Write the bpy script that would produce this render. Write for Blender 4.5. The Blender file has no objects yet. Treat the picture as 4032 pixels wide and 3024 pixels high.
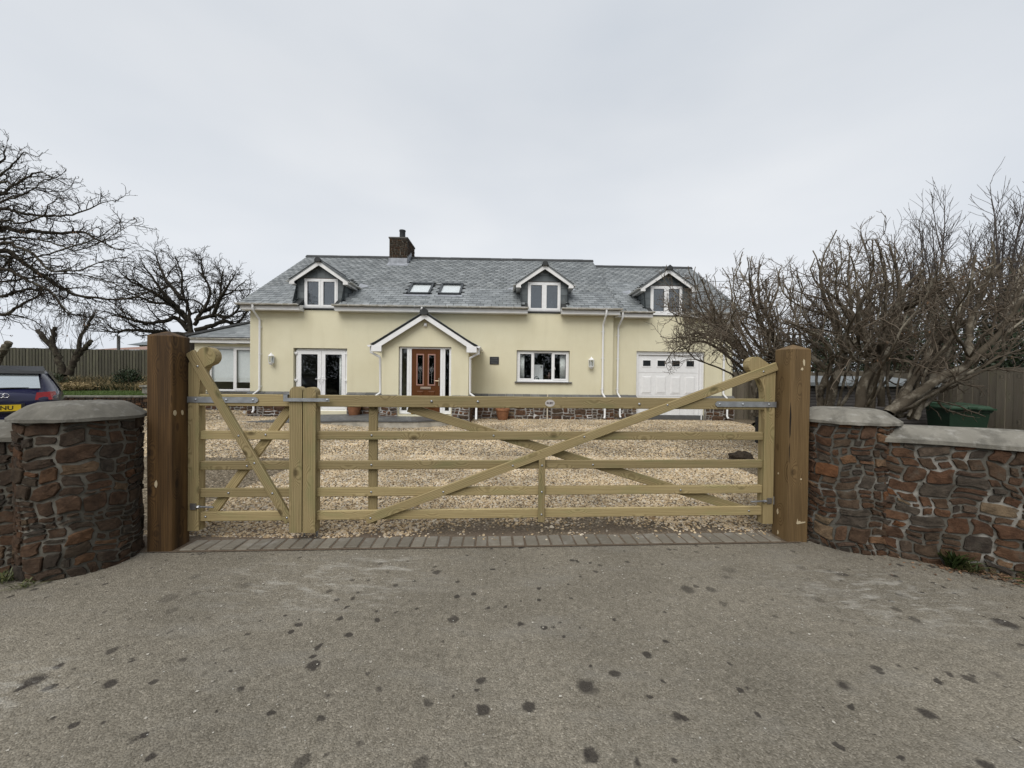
import bpy, bmesh, math, random
import numpy as np
from mathutils import Vector, Matrix

# ------------------------------------------------------------------ camera, sky, sun, exposure
scene = bpy.context.scene
F_PX, PITCH, ROLL, CAM_H = 1514.0 / 4032.0, -0.01255, 0.0115, 1.45
_fw = Vector((0, math.cos(PITCH), math.sin(PITCH)))
_x0 = Vector((1, 0, 0)); _u0 = _x0.cross(_fw)
_cx = _x0 * math.cos(ROLL) + _u0 * math.sin(ROLL); _cu = _cx.cross(_fw)
cam_data = bpy.data.cameras.new('camera')
cam_data.sensor_fit = 'HORIZONTAL'; cam_data.sensor_width = 36.0; cam_data.lens = 36.0 * F_PX
cam_data.clip_start = 0.05; cam_data.clip_end = 3000
cam = bpy.data.objects.new('camera', cam_data); scene.collection.objects.link(cam)
M = Matrix((_cx, _cu, -_fw)).transposed().to_4x4(); M.translation = Vector((0, 0, CAM_H))
cam.matrix_world = M; scene.camera = cam

SUN_EL, SUN_AZ = math.radians(50), math.radians(200)     # soft overcast light, brightest behind the camera
world = bpy.data.worlds.new('World'); scene.world = world; world.use_nodes = True
wn, wl = world.node_tree.nodes, world.node_tree.links
wn.clear()
w_out = wn.new('ShaderNodeOutputWorld'); w_bg = wn.new('ShaderNodeBackground')
w_sky = wn.new('ShaderNodeTexSky'); w_sky.sky_type = 'NISHITA'; w_sky.sun_disc = False
w_sky.sun_elevation = SUN_EL; w_sky.sun_rotation = SUN_AZ; w_sky.air_density = 1.0; w_sky.dust_density = 3.0
w_bg.inputs['Strength'].default_value = 0.077
w_hsv = wn.new('ShaderNodeHueSaturation'); w_hsv.inputs['Saturation'].default_value = 0.12
w_tc = wn.new('ShaderNodeTexCoord')
w_map = wn.new('ShaderNodeMapping'); w_map.inputs['Scale'].default_value = (1, 1, 2.6)
w_noi = wn.new('ShaderNodeTexNoise'); w_noi.inputs['Scale'].default_value = 1.6; w_noi.inputs['Detail'].default_value = 4; w_noi.inputs['Roughness'].default_value = 0.45
w_ramp = wn.new('ShaderNodeValToRGB')
w_ramp.color_ramp.elements[0].position = 0.30; w_ramp.color_ramp.elements[0].color = (5.45, 5.85, 6.4, 1)
w_ramp.color_ramp.elements[1].position = 0.72; w_ramp.color_ramp.elements[1].color = (6.75, 6.98, 7.3, 1)
w_sep = wn.new('ShaderNodeSeparateXYZ')
w_hor = wn.new('ShaderNodeMapRange'); w_hor.inputs['From Min'].default_value = 0.0; w_hor.inputs['From Max'].default_value = 0.55
w_hor.inputs['To Min'].default_value = 1.13; w_hor.inputs['To Max'].default_value = 0.98
w_mul = wn.new('ShaderNodeVectorMath'); w_mul.operation = 'SCALE'
w_mix = wn.new('ShaderNodeMixRGB'); w_mix.inputs['Fac'].default_value = 0.92          # the cloud sheet hides nearly all the blue
wl.new(w_sky.outputs[0], w_hsv.inputs['Color'])
wl.new(w_tc.outputs['Generated'], w_map.inputs[0]); wl.new(w_map.outputs[0], w_noi.inputs['Vector'])
wl.new(w_noi.outputs['Fac'], w_ramp.inputs[0]); wl.new(w_tc.outputs['Generated'], w_sep.inputs[0])
wl.new(w_sep.outputs['Z'], w_hor.inputs['Value']); wl.new(w_ramp.outputs[0], w_mul.inputs[0]); wl.new(w_hor.outputs[0], w_mul.inputs['Scale'])
wl.new(w_hsv.outputs[0], w_mix.inputs['Color1']); wl.new(w_mul.outputs[0], w_mix.inputs['Color2'])
wl.new(w_mix.outputs[0], w_bg.inputs['Color']); wl.new(w_bg.outputs[0], w_out.inputs[0])

sun_data = bpy.data.lights.new('sun', 'SUN'); sun_data.energy = 1.5; sun_data.angle = math.radians(45); sun_data.color = (1.0, 0.965, 0.915)
sun = bpy.data.objects.new('sun', sun_data); scene.collection.objects.link(sun)
sd = Vector((math.sin(SUN_AZ) * math.cos(SUN_EL), math.cos(SUN_AZ) * math.cos(SUN_EL), math.sin(SUN_EL)))
sun.rotation_euler = (-sd).to_track_quat('-Z', 'Y').to_euler(); sun.location = (0, -5, 20)

scene.view_settings.view_transform = 'Standard'; scene.view_settings.look = 'None'
scene.view_settings.exposure = 0.66; scene.view_settings.gamma = 1.0; scene.view_settings.use_curve_mapping = False
scene.cycles.max_bounces = 6; scene.cycles.transparent_max_bounces = 12; scene.cycles.use_denoising = True
scene.cycles.caustics_reflective = False; scene.cycles.caustics_refractive = False

# ------------------------------------------------------------------ helpers
COL = scene.collection
rng = random.Random(7)
nrng = np.random.default_rng(11)
CX0, CY0, FN = 2016.0, 1512.0, 1514.0
def ray(px, py):                                   # a photo pixel gives only a direction
    return _cx * ((px - CX0) / FN) - _cu * ((py - CY0) / FN) + _fw
def at_depth(px, py, Y):
    d = ray(px, py); return Vector((0, 0, CAM_H)) + d * (Y / d.y)
def on_ground(px, py, z=0.0):
    d = ray(px, py); return Vector((0, 0, CAM_H)) + d * ((z - CAM_H) / d.z)

def tag(o, label=None, cat=None, group=None, kind=None):
    if label: o['label'] = label
    if cat: o['category'] = cat
    if group: o['group'] = group
    if kind: o['kind'] = kind
    return o
def empty(name, loc=(0, 0, 0), rz=0.0, label=None, cat=None, group=None):
    o = bpy.data.objects.new(name, None); COL.objects.link(o)
    o.location = loc; o.rotation_euler = (0, 0, rz); o.empty_display_size = 0.2
    return tag(o, label, cat, group)
def link(name, me, parent=None):
    o = bpy.data.objects.new(name, me); COL.objects.link(o); o.parent = parent; return o

class MB:
    def __init__(s): s.v = []; s.f = []; s.g = []
    def add(s, vs, fs, gs=None):
        b = len(s.v); s.v += [tuple(p) for p in vs]; s.f += [tuple(i + b for i in f) for f in fs]
        s.g += [tuple(p) for p in (gs if gs is not None else vs)]; return s
    def box(s, x0, x1, y0, y1, z0, z1):
        vs = [(x, y, z) for z in (z0, z1) for y in (y0, y1) for x in (x0, x1)]
        return s.add(vs, [(0, 2, 3, 1), (4, 5, 7, 6), (0, 1, 5, 4), (2, 6, 7, 3), (0, 4, 6, 2), (1, 3, 7, 5)])
    def hexa(s, p):                                # 8 points, bottom ring then top ring
        return s.add(p, [(3, 2, 1, 0), (4, 5, 6, 7), (0, 1, 5, 4), (1, 2, 6, 5), (2, 3, 7, 6), (3, 0, 4, 7)])
    def cbox(s, c, ax, ay, az, h, ch=0.004, goff=(0, 0, 0)):     # chamfered bar: centre, unit axes, half sizes
        c = Vector(c); ax, ay, az = Vector(ax), Vector(ay), Vector(az); hx, hy, hz = h; ch = min(ch, 0.45 * min(h))
        idx = {}; vs = []; gs = []
        for sx in (-1, 1):
            for sy in (-1, 1):
                for sz in (-1, 1):
                    for k in range(3):
                        l = [sx * (hx - (k != 0) * ch), sy * (hy - (k != 1) * ch), sz * (hz - (k != 2) * ch)]
                        idx[sx, sy, sz, k] = len(vs); vs.append(c + ax * l[0] + ay * l[1] + az * l[2])
                        gs.append((l[0] + goff[0], l[1] + goff[1], l[2] + goff[2]))
        fs = []
        q = ((-1, -1), (1, -1), (1, 1), (-1, 1))
        for sg in (-1, 1):
            fs.append([idx[sg, a, b, 0] for a, b in q]); fs.append([idx[a, sg, b, 1] for a, b in q]); fs.append([idx[a, b, sg, 2] for a, b in q])
        for a in (-1, 1):
            for b in (-1, 1):
                fs.append([idx[a, b, -1, 0], idx[a, b, 1, 0], idx[a, b, 1, 1], idx[a, b, -1, 1]])
                fs.append([idx[a, -1, b, 0], idx[a, 1, b, 0], idx[a, 1, b, 2], idx[a, -1, b, 2]])
                fs.append([idx[-1, a, b, 1], idx[1, a, b, 1], idx[1, a, b, 2], idx[-1, a, b, 2]])
                for e in (-1, 1): fs.append([idx[a, b, e, 0], idx[a, b, e, 1], idx[a, b, e, 2]])
        return s.add(vs, fs, gs)
    def prism(s, poly, vec, gs=None):
        n = len(poly); vec = Vector(vec)
        vs = [Vector(p) for p in poly] + [Vector(p) + vec for p in poly]
        fs = [tuple(range(n - 1, -1, -1)), tuple(range(n, 2 * n))] + [(i, (i + 1) % n, n + (i + 1) % n, n + i) for i in range(n)]
        return s.add(vs, fs, gs)
    def tube(s, path, r, n=8, cap=True):
        path = [Vector(p) for p in path]; k = len(path)
        rr = r if isinstance(r, (list, tuple)) else [r] * k
        vs = []; up = None
        for i, p in enumerate(path):
            d = (path[min(i + 1, k - 1)] - path[max(i - 1, 0)]).normalized()
            if up is None:
                up = Vector((0, 0, 1)) if abs(d.z) < 0.9 else Vector((1, 0, 0))
            a = d.cross(up).normalized(); b = a.cross(d).normalized(); up = b
            for j in range(n):
                t = 2 * math.pi * j / n; vs.append(p + (a * math.cos(t) + b * math.sin(t)) * rr[i])
        fs = [(i * n + j, i * n + (j + 1) % n, (i + 1) * n + (j + 1) % n, (i + 1) * n + j) for i in range(k - 1) for j in range(n)]
        if cap: fs += [tuple(range(n - 1, -1, -1)), tuple(range((k - 1) * n, k * n))]
        return s.add(vs, fs)
    def lathe(s, c, prof, n=16, ax=(1, 0, 0), ay=(0, 1, 0), az=(0, 0, 1), cap=True):
        c, ax, ay, az = Vector(c), Vector(ax), Vector(ay), Vector(az); vs = []
        for r, z in prof:
            for j in range(n):
                t = 2 * math.pi * j / n; vs.append(c + (ax * math.cos(t) + ay * math.sin(t)) * r + az * z)
        k = len(prof)
        fs = [(i * n + j, i * n + (j + 1) % n, (i + 1) * n + (j + 1) % n, (i + 1) * n + j) for i in range(k - 1) for j in range(n)]
        if cap: fs += [tuple(range(n - 1, -1, -1)), tuple(range((k - 1) * n, k * n))]
        return s.add(vs, fs)
    def mesh(s, name, mat, smooth=False, fix=True):
        me = bpy.data.meshes.new(name); me.from_pydata(s.v, [], s.f)
        if fix:
            bm = bmesh.new(); bm.from_mesh(me); bmesh.ops.recalc_face_normals(bm, faces=bm.faces); bm.to_mesh(me); bm.free()
        at = me.attributes.new('gc', 'FLOAT_VECTOR', 'POINT'); at.data.foreach_set('vector', np.array(s.g, dtype=np.float32).ravel())
        if mat: me.materials.append(mat)
        if smooth:
            me.polygons.foreach_set('use_smooth', [True] * len(me.polygons))
            if smooth != 'all': me.set_sharp_from_angle(angle=math.radians(40))
        me.update(); return me
    def build(s, name, mat, parent=None, smooth=False, fix=True):
        return link(name, s.mesh(name, mat, smooth, fix), parent)

def np_mesh(name, V, Fq, mat, parent=None, rnd=None, smooth=False):
    """V (n,3), Fq (m,k) with k 3 or 4: one fast mesh, optional per-vertex random value."""
    me = bpy.data.meshes.new(name); V = np.asarray(V, np.float32); Fq = np.asarray(Fq, np.int32); k = Fq.shape[1]
    me.vertices.add(len(V)); me.vertices.foreach_set('co', V.ravel())
    me.loops.add(Fq.size); me.loops.foreach_set('vertex_index', Fq.ravel())
    me.polygons.add(len(Fq)); me.polygons.foreach_set('loop_start', np.arange(0, Fq.size, k, dtype=np.int32))
    me.update(calc_edges=True)
    if rnd is not None:
        at = me.attributes.new('rnd', 'FLOAT', 'POINT'); at.data.foreach_set('value', np.asarray(rnd, np.float32))
    if smooth: me.polygons.foreach_set('use_smooth', np.ones(len(Fq), bool))
    me.materials.append(mat); me.validate(); me.update()
    return link(name, me, parent)

def sub_arc(cx, cz, r, a0, a1, n):
    return [(cx + r * math.cos(math.radians(a0 + (a1 - a0) * i / n)), cz + r * math.sin(math.radians(a0 + (a1 - a0) * i / n))) for i in range(n + 1)]
# ------------------------------------------------------------------ materials (all procedural)
class NT:
    def __init__(s, name):
        s.m = bpy.data.materials.new(name); s.m.use_nodes = True; s.t = s.m.node_tree; s.n = s.t.nodes; s.l = s.t.links
        s.b = s.n['Principled BSDF']
    def node(s, typ, **kw):
        n = s.n.new('ShaderNode' + typ)
        for k, v in kw.items():
            if k[0] == '_': setattr(n, k[1:], v)
            else: n.inputs[k.replace('__', ' ')].default_value = v
        return n
    def link(s, a, b): s.l.new(a, b)
    def noise(s, vec, scale, detail=4, rough=0.55, dist=0.0):
        n = s.node('TexNoise', Scale=scale, Detail=detail, Roughness=rough, Distortion=dist); s.link(vec, n.inputs['Vector']); return n.outputs['Fac']
    def voro(s, vec, scale, feature='F1', out='Distance', rand=1.0):
        n = s.node('TexVoronoi', _feature=feature, Scale=scale, Randomness=rand); s.link(vec, n.inputs['Vector']); return n.outputs[out]
    def mapping(s, vec, scale=(1, 1, 1), loc=(0, 0, 0), rot=(0, 0, 0)):
        n = s.node('Mapping', Scale=scale, Location=loc, Rotation=rot); s.link(vec, n.inputs['Vector']); return n.outputs[0]
    def ramp(s, fac, *stops):
        n = s.node('ValToRGB'); cr = n.color_ramp
        while len(cr.elements) < len(stops): cr.elements.new(0.5)
        for e, (p, c) in zip(cr.elements, stops):
            e.position = p; e.color = (c, c, c, 1) if isinstance(c, (int, float)) else (*c, 1)
        s.link(fac, n.inputs[0]); return n.outputs[0]
    def mix(s, fac, a, b, mode='MIX'):
        n = s.node('MixRGB', _blend_type=mode)
        for k, x in (('Fac', fac), ('Color1', a), ('Color2', b)):
            if isinstance(x, (int, float)): n.inputs[k].default_value = x if k == 'Fac' else (x, x, x, 1)
            elif isinstance(x, tuple): n.inputs[k].default_value = (*x, 1)
            else: s.link(x, n.inputs[k])
        return n.outputs[0]
    def math(s, op, a, b=None, clamp=False):
        n = s.node('Math', _operation=op); n.use_clamp = clamp
        for i, x in enumerate((a, b)):
            if x is None: continue
            if isinstance(x, (int, float)): n.inputs[i].default_value = x
            else: s.link(x, n.inputs[i])
        return n.outputs[0]
    def bump(s, h, strength=0.3, dist=0.01, prev=None):
        n = s.node('Bump', Strength=strength, Distance=dist); s.link(h, n.inputs['Height'])
        if prev is not None: s.link(prev, n.inputs['Normal'])
        s.link(n.outputs[0], s.b.inputs['Normal']); return n.outputs[0]
    def geo(s): return s.node('NewGeometry').outputs['Position']
    def obj(s): return s.node('TexCoord').outputs['Object']
    def attr(s, name, out='Vector'): return s.node('Attribute', _attribute_name=name).outputs[out]
    def rnd(s): return s.node('ObjectInfo').outputs['Random']
    def fin(s, col=None, rough=None, spec=None, metal=None):
        for k, x in (('Base Color', col), ('Roughness', rough), ('Specular IOR Level', spec), ('Metallic', metal)):
            if x is None: continue
            if isinstance(x, tuple): s.b.inputs[k].default_value = (*x, 1)
            elif isinstance(x, (int, float)): s.b.inputs[k].default_value = x
            else: s.link(x, s.b.inputs[k])
        return s.m

def plain(name, col, rough=0.5, metal=0.0, var=0.12, scale=9.0, bump=0.0, spec=0.4):
    t = NT(name); p = t.obj(); n = t.noise(p, scale, 5)
    lo = tuple(c * (1 - var) for c in col); hi = tuple(min(1, c * (1 + var)) for c in col)
    c = t.ramp(n, (0.3, lo), (0.7, hi))
    if bump: t.bump(t.noise(p, scale * 12, 3), bump, 0.004)
    return t.fin(c, rough, spec, metal)

def wood(name, tint_a, tint_b, dark, knots=1.0, green=0.0, wet=0.0, rough=0.75):
    """gc.x runs along the plank."""
    t = NT(name); g = t.attr('gc'); r = t.rnd()
    off = t.node('CombineXYZ'); t.link(t.math('MULTIPLY', r, 37.0), off.inputs[0]); t.link(t.math('MULTIPLY', r, 11.0), off.inputs[1])
    ad = t.node('VectorMath', _operation='ADD'); t.link(g, ad.inputs[0]); t.link(off.outputs[0], ad.inputs[1]); v = ad.outputs[0]
    broad = t.noise(t.mapping(v, (1.2, 9, 9)), 1.0, 3)
    # knots pull the grain around them
    kd = t.voro(t.mapping(v, (3.2, 7.5, 7.5)), 1.0)
    knot = t.ramp(kd, (0.07, 1.0), (0.17, 0.0))
    gm = t.mapping(v, (1.6, 22, 22))
    warp = t.node('VectorMath', _operation='ADD'); kk = t.node('VectorMath', _operation='SCALE'); t.link(gm, warp.inputs[0])
    t.link(t.ramp(kd, (0.0, 1.0), (0.42, 0.0)), kk.inputs[0]); kk.inputs['Scale'].default_value = 1.6; t.link(kk.outputs[0], warp.inputs[1])
    wv = t.node('TexWave', _wave_type='BANDS', _bands_direction='Y', Scale=1.1, Distortion=4.5, Detail=3.0, Detail__Scale=0.6); t.link(warp.outputs[0], wv.inputs['Vector'])
    fine = t.noise(t.mapping(v, (3, 160, 160)), 1.0, 3, 0.6)
    c = t.mix(broad, tint_a, tint_b)
    c = t.mix(t.math('MULTIPLY', t.ramp(wv.outputs['Fac'], (0.35, 0.0), (0.9, 1.0)), 0.5), c, dark)
    c = t.mix(t.math('MULTIPLY', t.ramp(fine, (0.42, 0.0), (0.72, 1.0)), 0.35), c, dark)
    if knots: c = t.mix(t.math('MULTIPLY', knot, 0.75 * knots), c, tuple(x * 0.42 for x in dark))
    if green: c = t.mix(t.math('MULTIPLY', t.ramp(t.noise(t.mapping(v, (2, 8, 8)), 1.3, 4), (0.52, 0.0), (0.75, 1.0)), green), c, (0.17, 0.19, 0.08))
    if wet: c = t.mix(t.math('MULTIPLY', t.ramp(t.noise(t.mapping(v, (0.8, 10, 10)), 1.0, 3), (0.4, 0.0), (0.62, 1.0)), wet), c, tuple(x * 0.3 for x in dark))
    br = t.mix(1.0, c, t.ramp(r, (0.0, 0.74), (1.0, 1.18)), 'MULTIPLY')
    t.bump(t.math('ADD', fine, t.math('MULTIPLY', wv.outputs['Fac'], 0.5)), 0.28, 0.003)
    return t.fin(br, rough, 0.3)

W_GATE = wood('treated_gate_timber', (0.30, 0.235, 0.114), (0.40, 0.32, 0.172), (0.125, 0.088, 0.034), 1.0, 0.45)
W_POST = wood('brown_treated_post', (0.175, 0.112, 0.048), (0.24, 0.16, 0.074), (0.068, 0.037, 0.014), 0.9, 0.0, 0.35)
W_POSTD = wood('dark_brown_treated_post', (0.085, 0.045, 0.015), (0.145, 0.082, 0.030), (0.018, 0.008, 0.003), 0.9, 0.0, 0.65)
W_FENCE = wood('weathered_fence_board', (0.135, 0.115, 0.086), (0.195, 0.168, 0.13), (0.055, 0.045, 0.032), 0.5, 0.2)
W_FENCE2 = wood('mossy_fence_board', (0.078, 0.072, 0.05), (0.125, 0.117, 0.085), (0.03, 0.028, 0.018), 0.35, 0.3)
W_SHED = wood('dark_shed_board', (0.075, 0.07, 0.068), (0.10, 0.092, 0.088), (0.035, 0.032, 0.03), 0.2)

def mk_render():
    t = NT('cream_yellow_render'); p = t.geo()
    n = t.noise(p, 1.1, 4); m = t.noise(t.mapping(p, (3.0, 3.0, 0.35)), 1.0, 4)
    c = t.ramp(n, (0.25, (0.675, 0.625, 0.445)), (0.75, (0.745, 0.70, 0.52)))
    c = t.mix(t.math('MULTIPLY', t.ramp(m, (0.5, 0.0), (0.78, 1.0)), 0.26), c, (0.52, 0.47, 0.32))
    g = t.noise(p, 130.0, 2, 0.6)
    c = t.mix(t.math('MULTIPLY', t.ramp(g, (0.3, 1.0), (0.5, 0.0)), 0.22), c, (0.40, 0.365, 0.21))
    t.bump(g, 0.5, 0.006)
    return t.fin(c, 0.9, 0.2)
RENDER = mk_render()
UPVC = plain('white_upvc', (0.80, 0.80, 0.795), 0.35, var=0.04)
UPVC2 = plain('weathered_white_upvc', (0.74, 0.735, 0.72), 0.5, var=0.08, scale=4)
def mk_gutter():
    t = NT('grimy_white_gutter'); p = t.geo(); c = t.ramp(t.noise(t.mapping(p, (5, 5, 14)), 1.0, 5), (0.36, (0.48, 0.46, 0.40)), (0.6, (0.73, 0.72, 0.69)))
    return t.fin(c, 0.5, 0.35)
GUTTER = mk_gutter()
METAL = plain('galvanised_steel', (0.40, 0.42, 0.44), 0.45, 0.75, 0.22, 14)
BOLT = plain('zinc_bolt', (0.42, 0.43, 0.45), 0.35, 0.9, 0.1)
BLACK = plain('black_plastic', (0.02, 0.021, 0.023), 0.45)
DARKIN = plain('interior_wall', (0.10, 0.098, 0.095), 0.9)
LEAD = plain('lead_flashing', (0.30, 0.315, 0.34), 0.6, 0.2, 0.3, 7)
TERRA = plain('terracotta', (0.30, 0.135, 0.065), 0.8, 0, 0.3, 5, 0.2)
CURTAIN = plain('pale_curtain', (0.80, 0.81, 0.79), 0.9)
DOORW = None
def mk_slate(name, a, b, attr):
    t = NT(name); p = t.geo(); r = t.attr('rnd', 'Fac') if attr else t.rnd()
    c = t.ramp(r, (0.0, a), (0.35, tuple((x + y) / 2 for x, y in zip(a, b))), (0.8, b), (1.0, tuple(x * 1.14 for x in b)))
    n = t.noise(p, 3.2, 5); c = t.mix(1.0, c, t.ramp(n, (0.3, 0.82), (0.7, 1.12)), 'MULTIPLY')
    s = t.noise(t.mapping(p, (3.0, 1, 1)), 1.5, 4); c = t.mix(t.math('MULTIPLY', t.ramp(s, (0.58, 0.0), (0.75, 1.0)), 0.4), c, (0.26, 0.275, 0.26))
    t.bump(t.noise(p, 40.0, 4), 0.25, 0.004)
    return t.fin(c, t.ramp(t.noise(p, 6, 3), (0.3, 0.38), (0.7, 0.62)), 0.45)
SLATE = mk_slate('roof_slate', (0.138, 0.151, 0.156), (0.228, 0.244, 0.249), False)
SLATE_J = mk_slate('roof_slate_far', (0.138, 0.151, 0.156), (0.228, 0.244, 0.249), True)
SLATE_D = mk_slate('dark_hung_slate', (0.07, 0.083, 0.087), (0.108, 0.124, 0.128), False)
SLATE_F = mk_slate('floor_slate', (0.085, 0.088, 0.09), (0.13, 0.13, 0.128), False)
RIDGE = plain('dark_ridge_tile', (0.032, 0.034, 0.035), 0.7, 0, 0.3, 6)
GAP = plain('dark_underlay', (0.035, 0.038, 0.038), 0.9)

def mk_stone(name, attr=False, dull=.82, grey=.15):
    t = NT(name); p = t.geo(); r = t.attr('rnd', 'Fac') if attr else t.rnd()
    d = dull
    c = t.ramp(r, (0.0, (0.080 * d, 0.047 * d, 0.030 * d)), (0.2, (0.125 * d, 0.061 * d, 0.034 * d)), (0.4, (0.092 * d, 0.066 * d, 0.045 * d)),
               (0.58, (0.15 * d, 0.077 * d, 0.042 * d)), (0.74, (0.066 * d, 0.052 * d, 0.043 * d)), (0.84, (0.105 * d, 0.085 * d, 0.066 * d)), (0.92, (0.20 * d, 0.085 * d, 0.036 * d)), (1.0, (0.22 * d, 0.16 * d, 0.10 * d)))
    c = t.mix(grey, c, (0.072 * d, 0.062 * d, 0.046 * d))
    c = t.mix(1.0, c, t.ramp(t.noise(p, 16.0, 6, 0.65), (0.28, 0.42), (0.72, 1.45)), 'MULTIPLY')
    c = t.mix(t.math('MULTIPLY', t.ramp(t.noise(p, 9.0, 5, 0.6), (0.6, 0.0), (0.74, 1.0)), 0.45), c, (0.13, 0.115, 0.09))
    t.bump(t.math('ADD', t.noise(p, 95.0, 6, 0.75), t.math('MULTIPLY', t.noise(p, 28.0, 4), .6)), 0.9, 0.013)
    return t.fin(c, 0.92, 0.2)
STONE = mk_stone('red_rubble_stone'); STONE_J = mk_stone('red_rubble_stone_far', True); STONE_D = mk_stone('brown_rubble_stone', False, 0.64, .35); STONE_C = mk_stone('sooty_chimney_stone', False, .5, .4)
def mk_mortar(name, base, lime, amt):
    t = NT(name); p = t.geo()
    c = t.mix(t.noise(p, 7.0, 5), tuple(x * 0.62 for x in base), tuple(x * 1.2 for x in base))
    c = t.mix(t.math('MULTIPLY', t.ramp(t.noise(p, 3.2, 6, 0.62), (0.51, 0.0), (0.62, 1.0)), amt), c, lime)
    t.bump(t.noise(p, 60.0, 5, 0.7), 0.6, 0.01)
    return t.fin(c, 0.95, 0.15)
MORTAR = mk_mortar('grey_lime_mortar', (0.125, 0.118, 0.10), (0.42, 0.405, 0.37), 0.65)
MORTAR_L = mk_mortar('dark_grey_mortar', (0.12, 0.112, 0.093), (0.26, 0.245, 0.21), 0.6)
MORTAR_H = mk_mortar('pale_house_mortar', (0.27, 0.25, 0.225), (0.55, 0.54, 0.52), 0.8)
def mk_coping(name='cast_coping', k=1.0):
    t = NT(name); p = t.geo()
    c = t.mix(t.noise(p, 4.5, 6, 0.6), (0.115 * k, 0.107 * k, 0.088 * k), (0.30 * k, 0.285 * k, 0.245 * k))
    st = t.noise(t.mapping(p, (7, 7, 2.5), rot=(0.4, 0.5, 0.3)), 1.0, 5, 0.65)
    c = t.mix(t.math('MULTIPLY', t.ramp(st, (0.46, 0.0), (0.62, 1.0)), 0.6), c, (0.085, 0.08, 0.068))
    c = t.mix(t.math('MULTIPLY', t.ramp(t.noise(p, 15, 4), (0.56, 0.0), (0.70, 1.0)), 0.45), c, (0.38 * k, 0.37 * k, 0.34 * k))
    c = t.mix(t.ramp(t.voro(p, 55.0), (0.0, 0.35), (0.09, 0.0)), c, (0.05, 0.05, 0.045))
    t.bump(t.math('ADD', t.noise(p, 90.0, 4, 0.7), t.noise(p, 22, 4)), 0.5, 0.008)
    return t.fin(c, 0.93, 0.2)
COPING = mk_coping(); COPING_L = mk_coping('lichened_coping', .70)

def mk_tarmac():
    t = NT('worn_tarmac'); p = t.geo()
    agg = t.voro(p, 150.0, out='Color'); bw = t.node('RGBToBW'); t.link(agg, bw.inputs[0]); a = bw.outputs[0]
    c = t.ramp(a, (0.05, (0.135, 0.119, 0.091)), (0.5, (0.202, 0.181, 0.143)), (0.8, (0.25, 0.225, 0.18)), (1.0, (0.35, 0.318, 0.26)))
    c = t.mix(1.0, c, t.ramp(t.noise(p, 22.0, 7, 0.75), (0.28, 0.7), (0.72, 1.24)), 'MULTIPLY')
    c = t.mix(1.0, c, t.ramp(t.noise(p, 0.9, 6, 0.6), (0.3, 0.78), (0.7, 1.14)), 'MULTIPLY')
    lm = t.ramp(t.noise(t.mapping(p, (1.4, 4.2, 1), rot=(0, 0, 0.5)), 1.0, 6, 0.65), (0.52, 0.0), (0.72, 1.0))
    c = t.mix(t.math('MULTIPLY', lm, 0.3), c, (0.25, 0.24, 0.215))
    # oil and damp spots of several sizes
    wp = t.node('VectorMath', _operation='ADD'); t.link(p, wp.inputs[0]); nv = t.node('TexNoise', Scale=24.0, Detail=3.0); t.link(p, nv.inputs['Vector'])
    sc = t.node('VectorMath', _operation='SCALE'); t.link(nv.outputs['Color'], sc.inputs[0]); sc.inputs['Scale'].default_value = 0.05; t.link(sc.outputs[0], wp.inputs[1]); q = wp.outputs[0]
    side = t.noise(p, 0.55, 2)
    for scale, rad, keep, loc in ((2.3, 0.16, 0.42, 0.0), (4.6, 0.19, 0.5, 5.3), (9.0, 0.21, 0.62, 9.1)):
        vn = t.node('TexVoronoi', _voronoi_dimensions='2D', Scale=scale); t.link(t.mapping(q, (1, 1, 0.001), (loc, loc * 0.7, 0)), vn.inputs['Vector'])
        b2 = t.node('SeparateXYZ'); t.link(vn.outputs['Color'], b2.inputs[0])
        sz = t.math('MULTIPLY', t.math('SUBTRACT', b2.outputs[0], keep), rad / (1 - keep))
        m = t.math('MULTIPLY', t.math('SUBTRACT', sz, vn.outputs['Distance']), 16.0, True)
        c = t.mix(t.math('MULTIPLY', m, t.ramp(side, (0.36, 0.35), (0.5, 0.86))), c, (0.036, 0.031, 0.027))
    # pale chips and cement scuffs
    ch = t.node('TexVoronoi', _voronoi_dimensions='2D', Scale=17.0); t.link(t.mapping(p, (1, 1, 0.001), (3.1, 1.7, 0)), ch.inputs['Vector']); b3 = t.node('SeparateXYZ'); t.link(ch.outputs['Color'], b3.inputs[0])
    m = t.math('MULTIPLY', t.math('SUBTRACT', t.math('MULTIPLY', t.math('SUBTRACT', b3.outputs[0], 0.86), 0.55), ch.outputs['Distance']), 45.0, True)
    c = t.mix(t.math('MULTIPLY', m, 0.8), c, (0.48, 0.47, 0.43))
    for (sx, sy, rx, ry) in ((-1.35, 2.70, 0.95, 0.5), (-0.9, 2.98, 0.4, 0.2), (2.55, 2.62, 0.9, 0.55), (-2.4, 1.75, 0.5, 0.25)):
        dd = t.node('VectorMath', _operation='LENGTH'); t.link(t.mapping(p, (1 / rx, 1 / ry, 0), (-sx / rx, -sy / ry, 0)), dd.inputs[0])
        zone = t.ramp(dd.outputs['Value'], (0.1, 1.0), (1.0, 0.0))
        st = t.ramp(t.noise(t.mapping(p, (4.5, 15, 1), rot=(0, 0, 0.15 if sx < 0 else -0.2)), 1.0, 6, 0.7), (0.50, 0.0), (0.64, 1.0))
        c = t.mix(t.math('MULTIPLY', t.math('MULTIPLY', zone, st), 0.55), c, (0.5, 0.485, 0.44))
    h = t.math('ADD', t.math('MULTIPLY', t.voro(p, 150.0), -1.0), t.math('MULTIPLY', t.noise(p, 40, 5, 0.7), 0.8))
    t.bump(h, 0.75, 0.006)
    return t.fin(c, 0.9, 0.2)
TARMAC = mk_tarmac()
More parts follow.
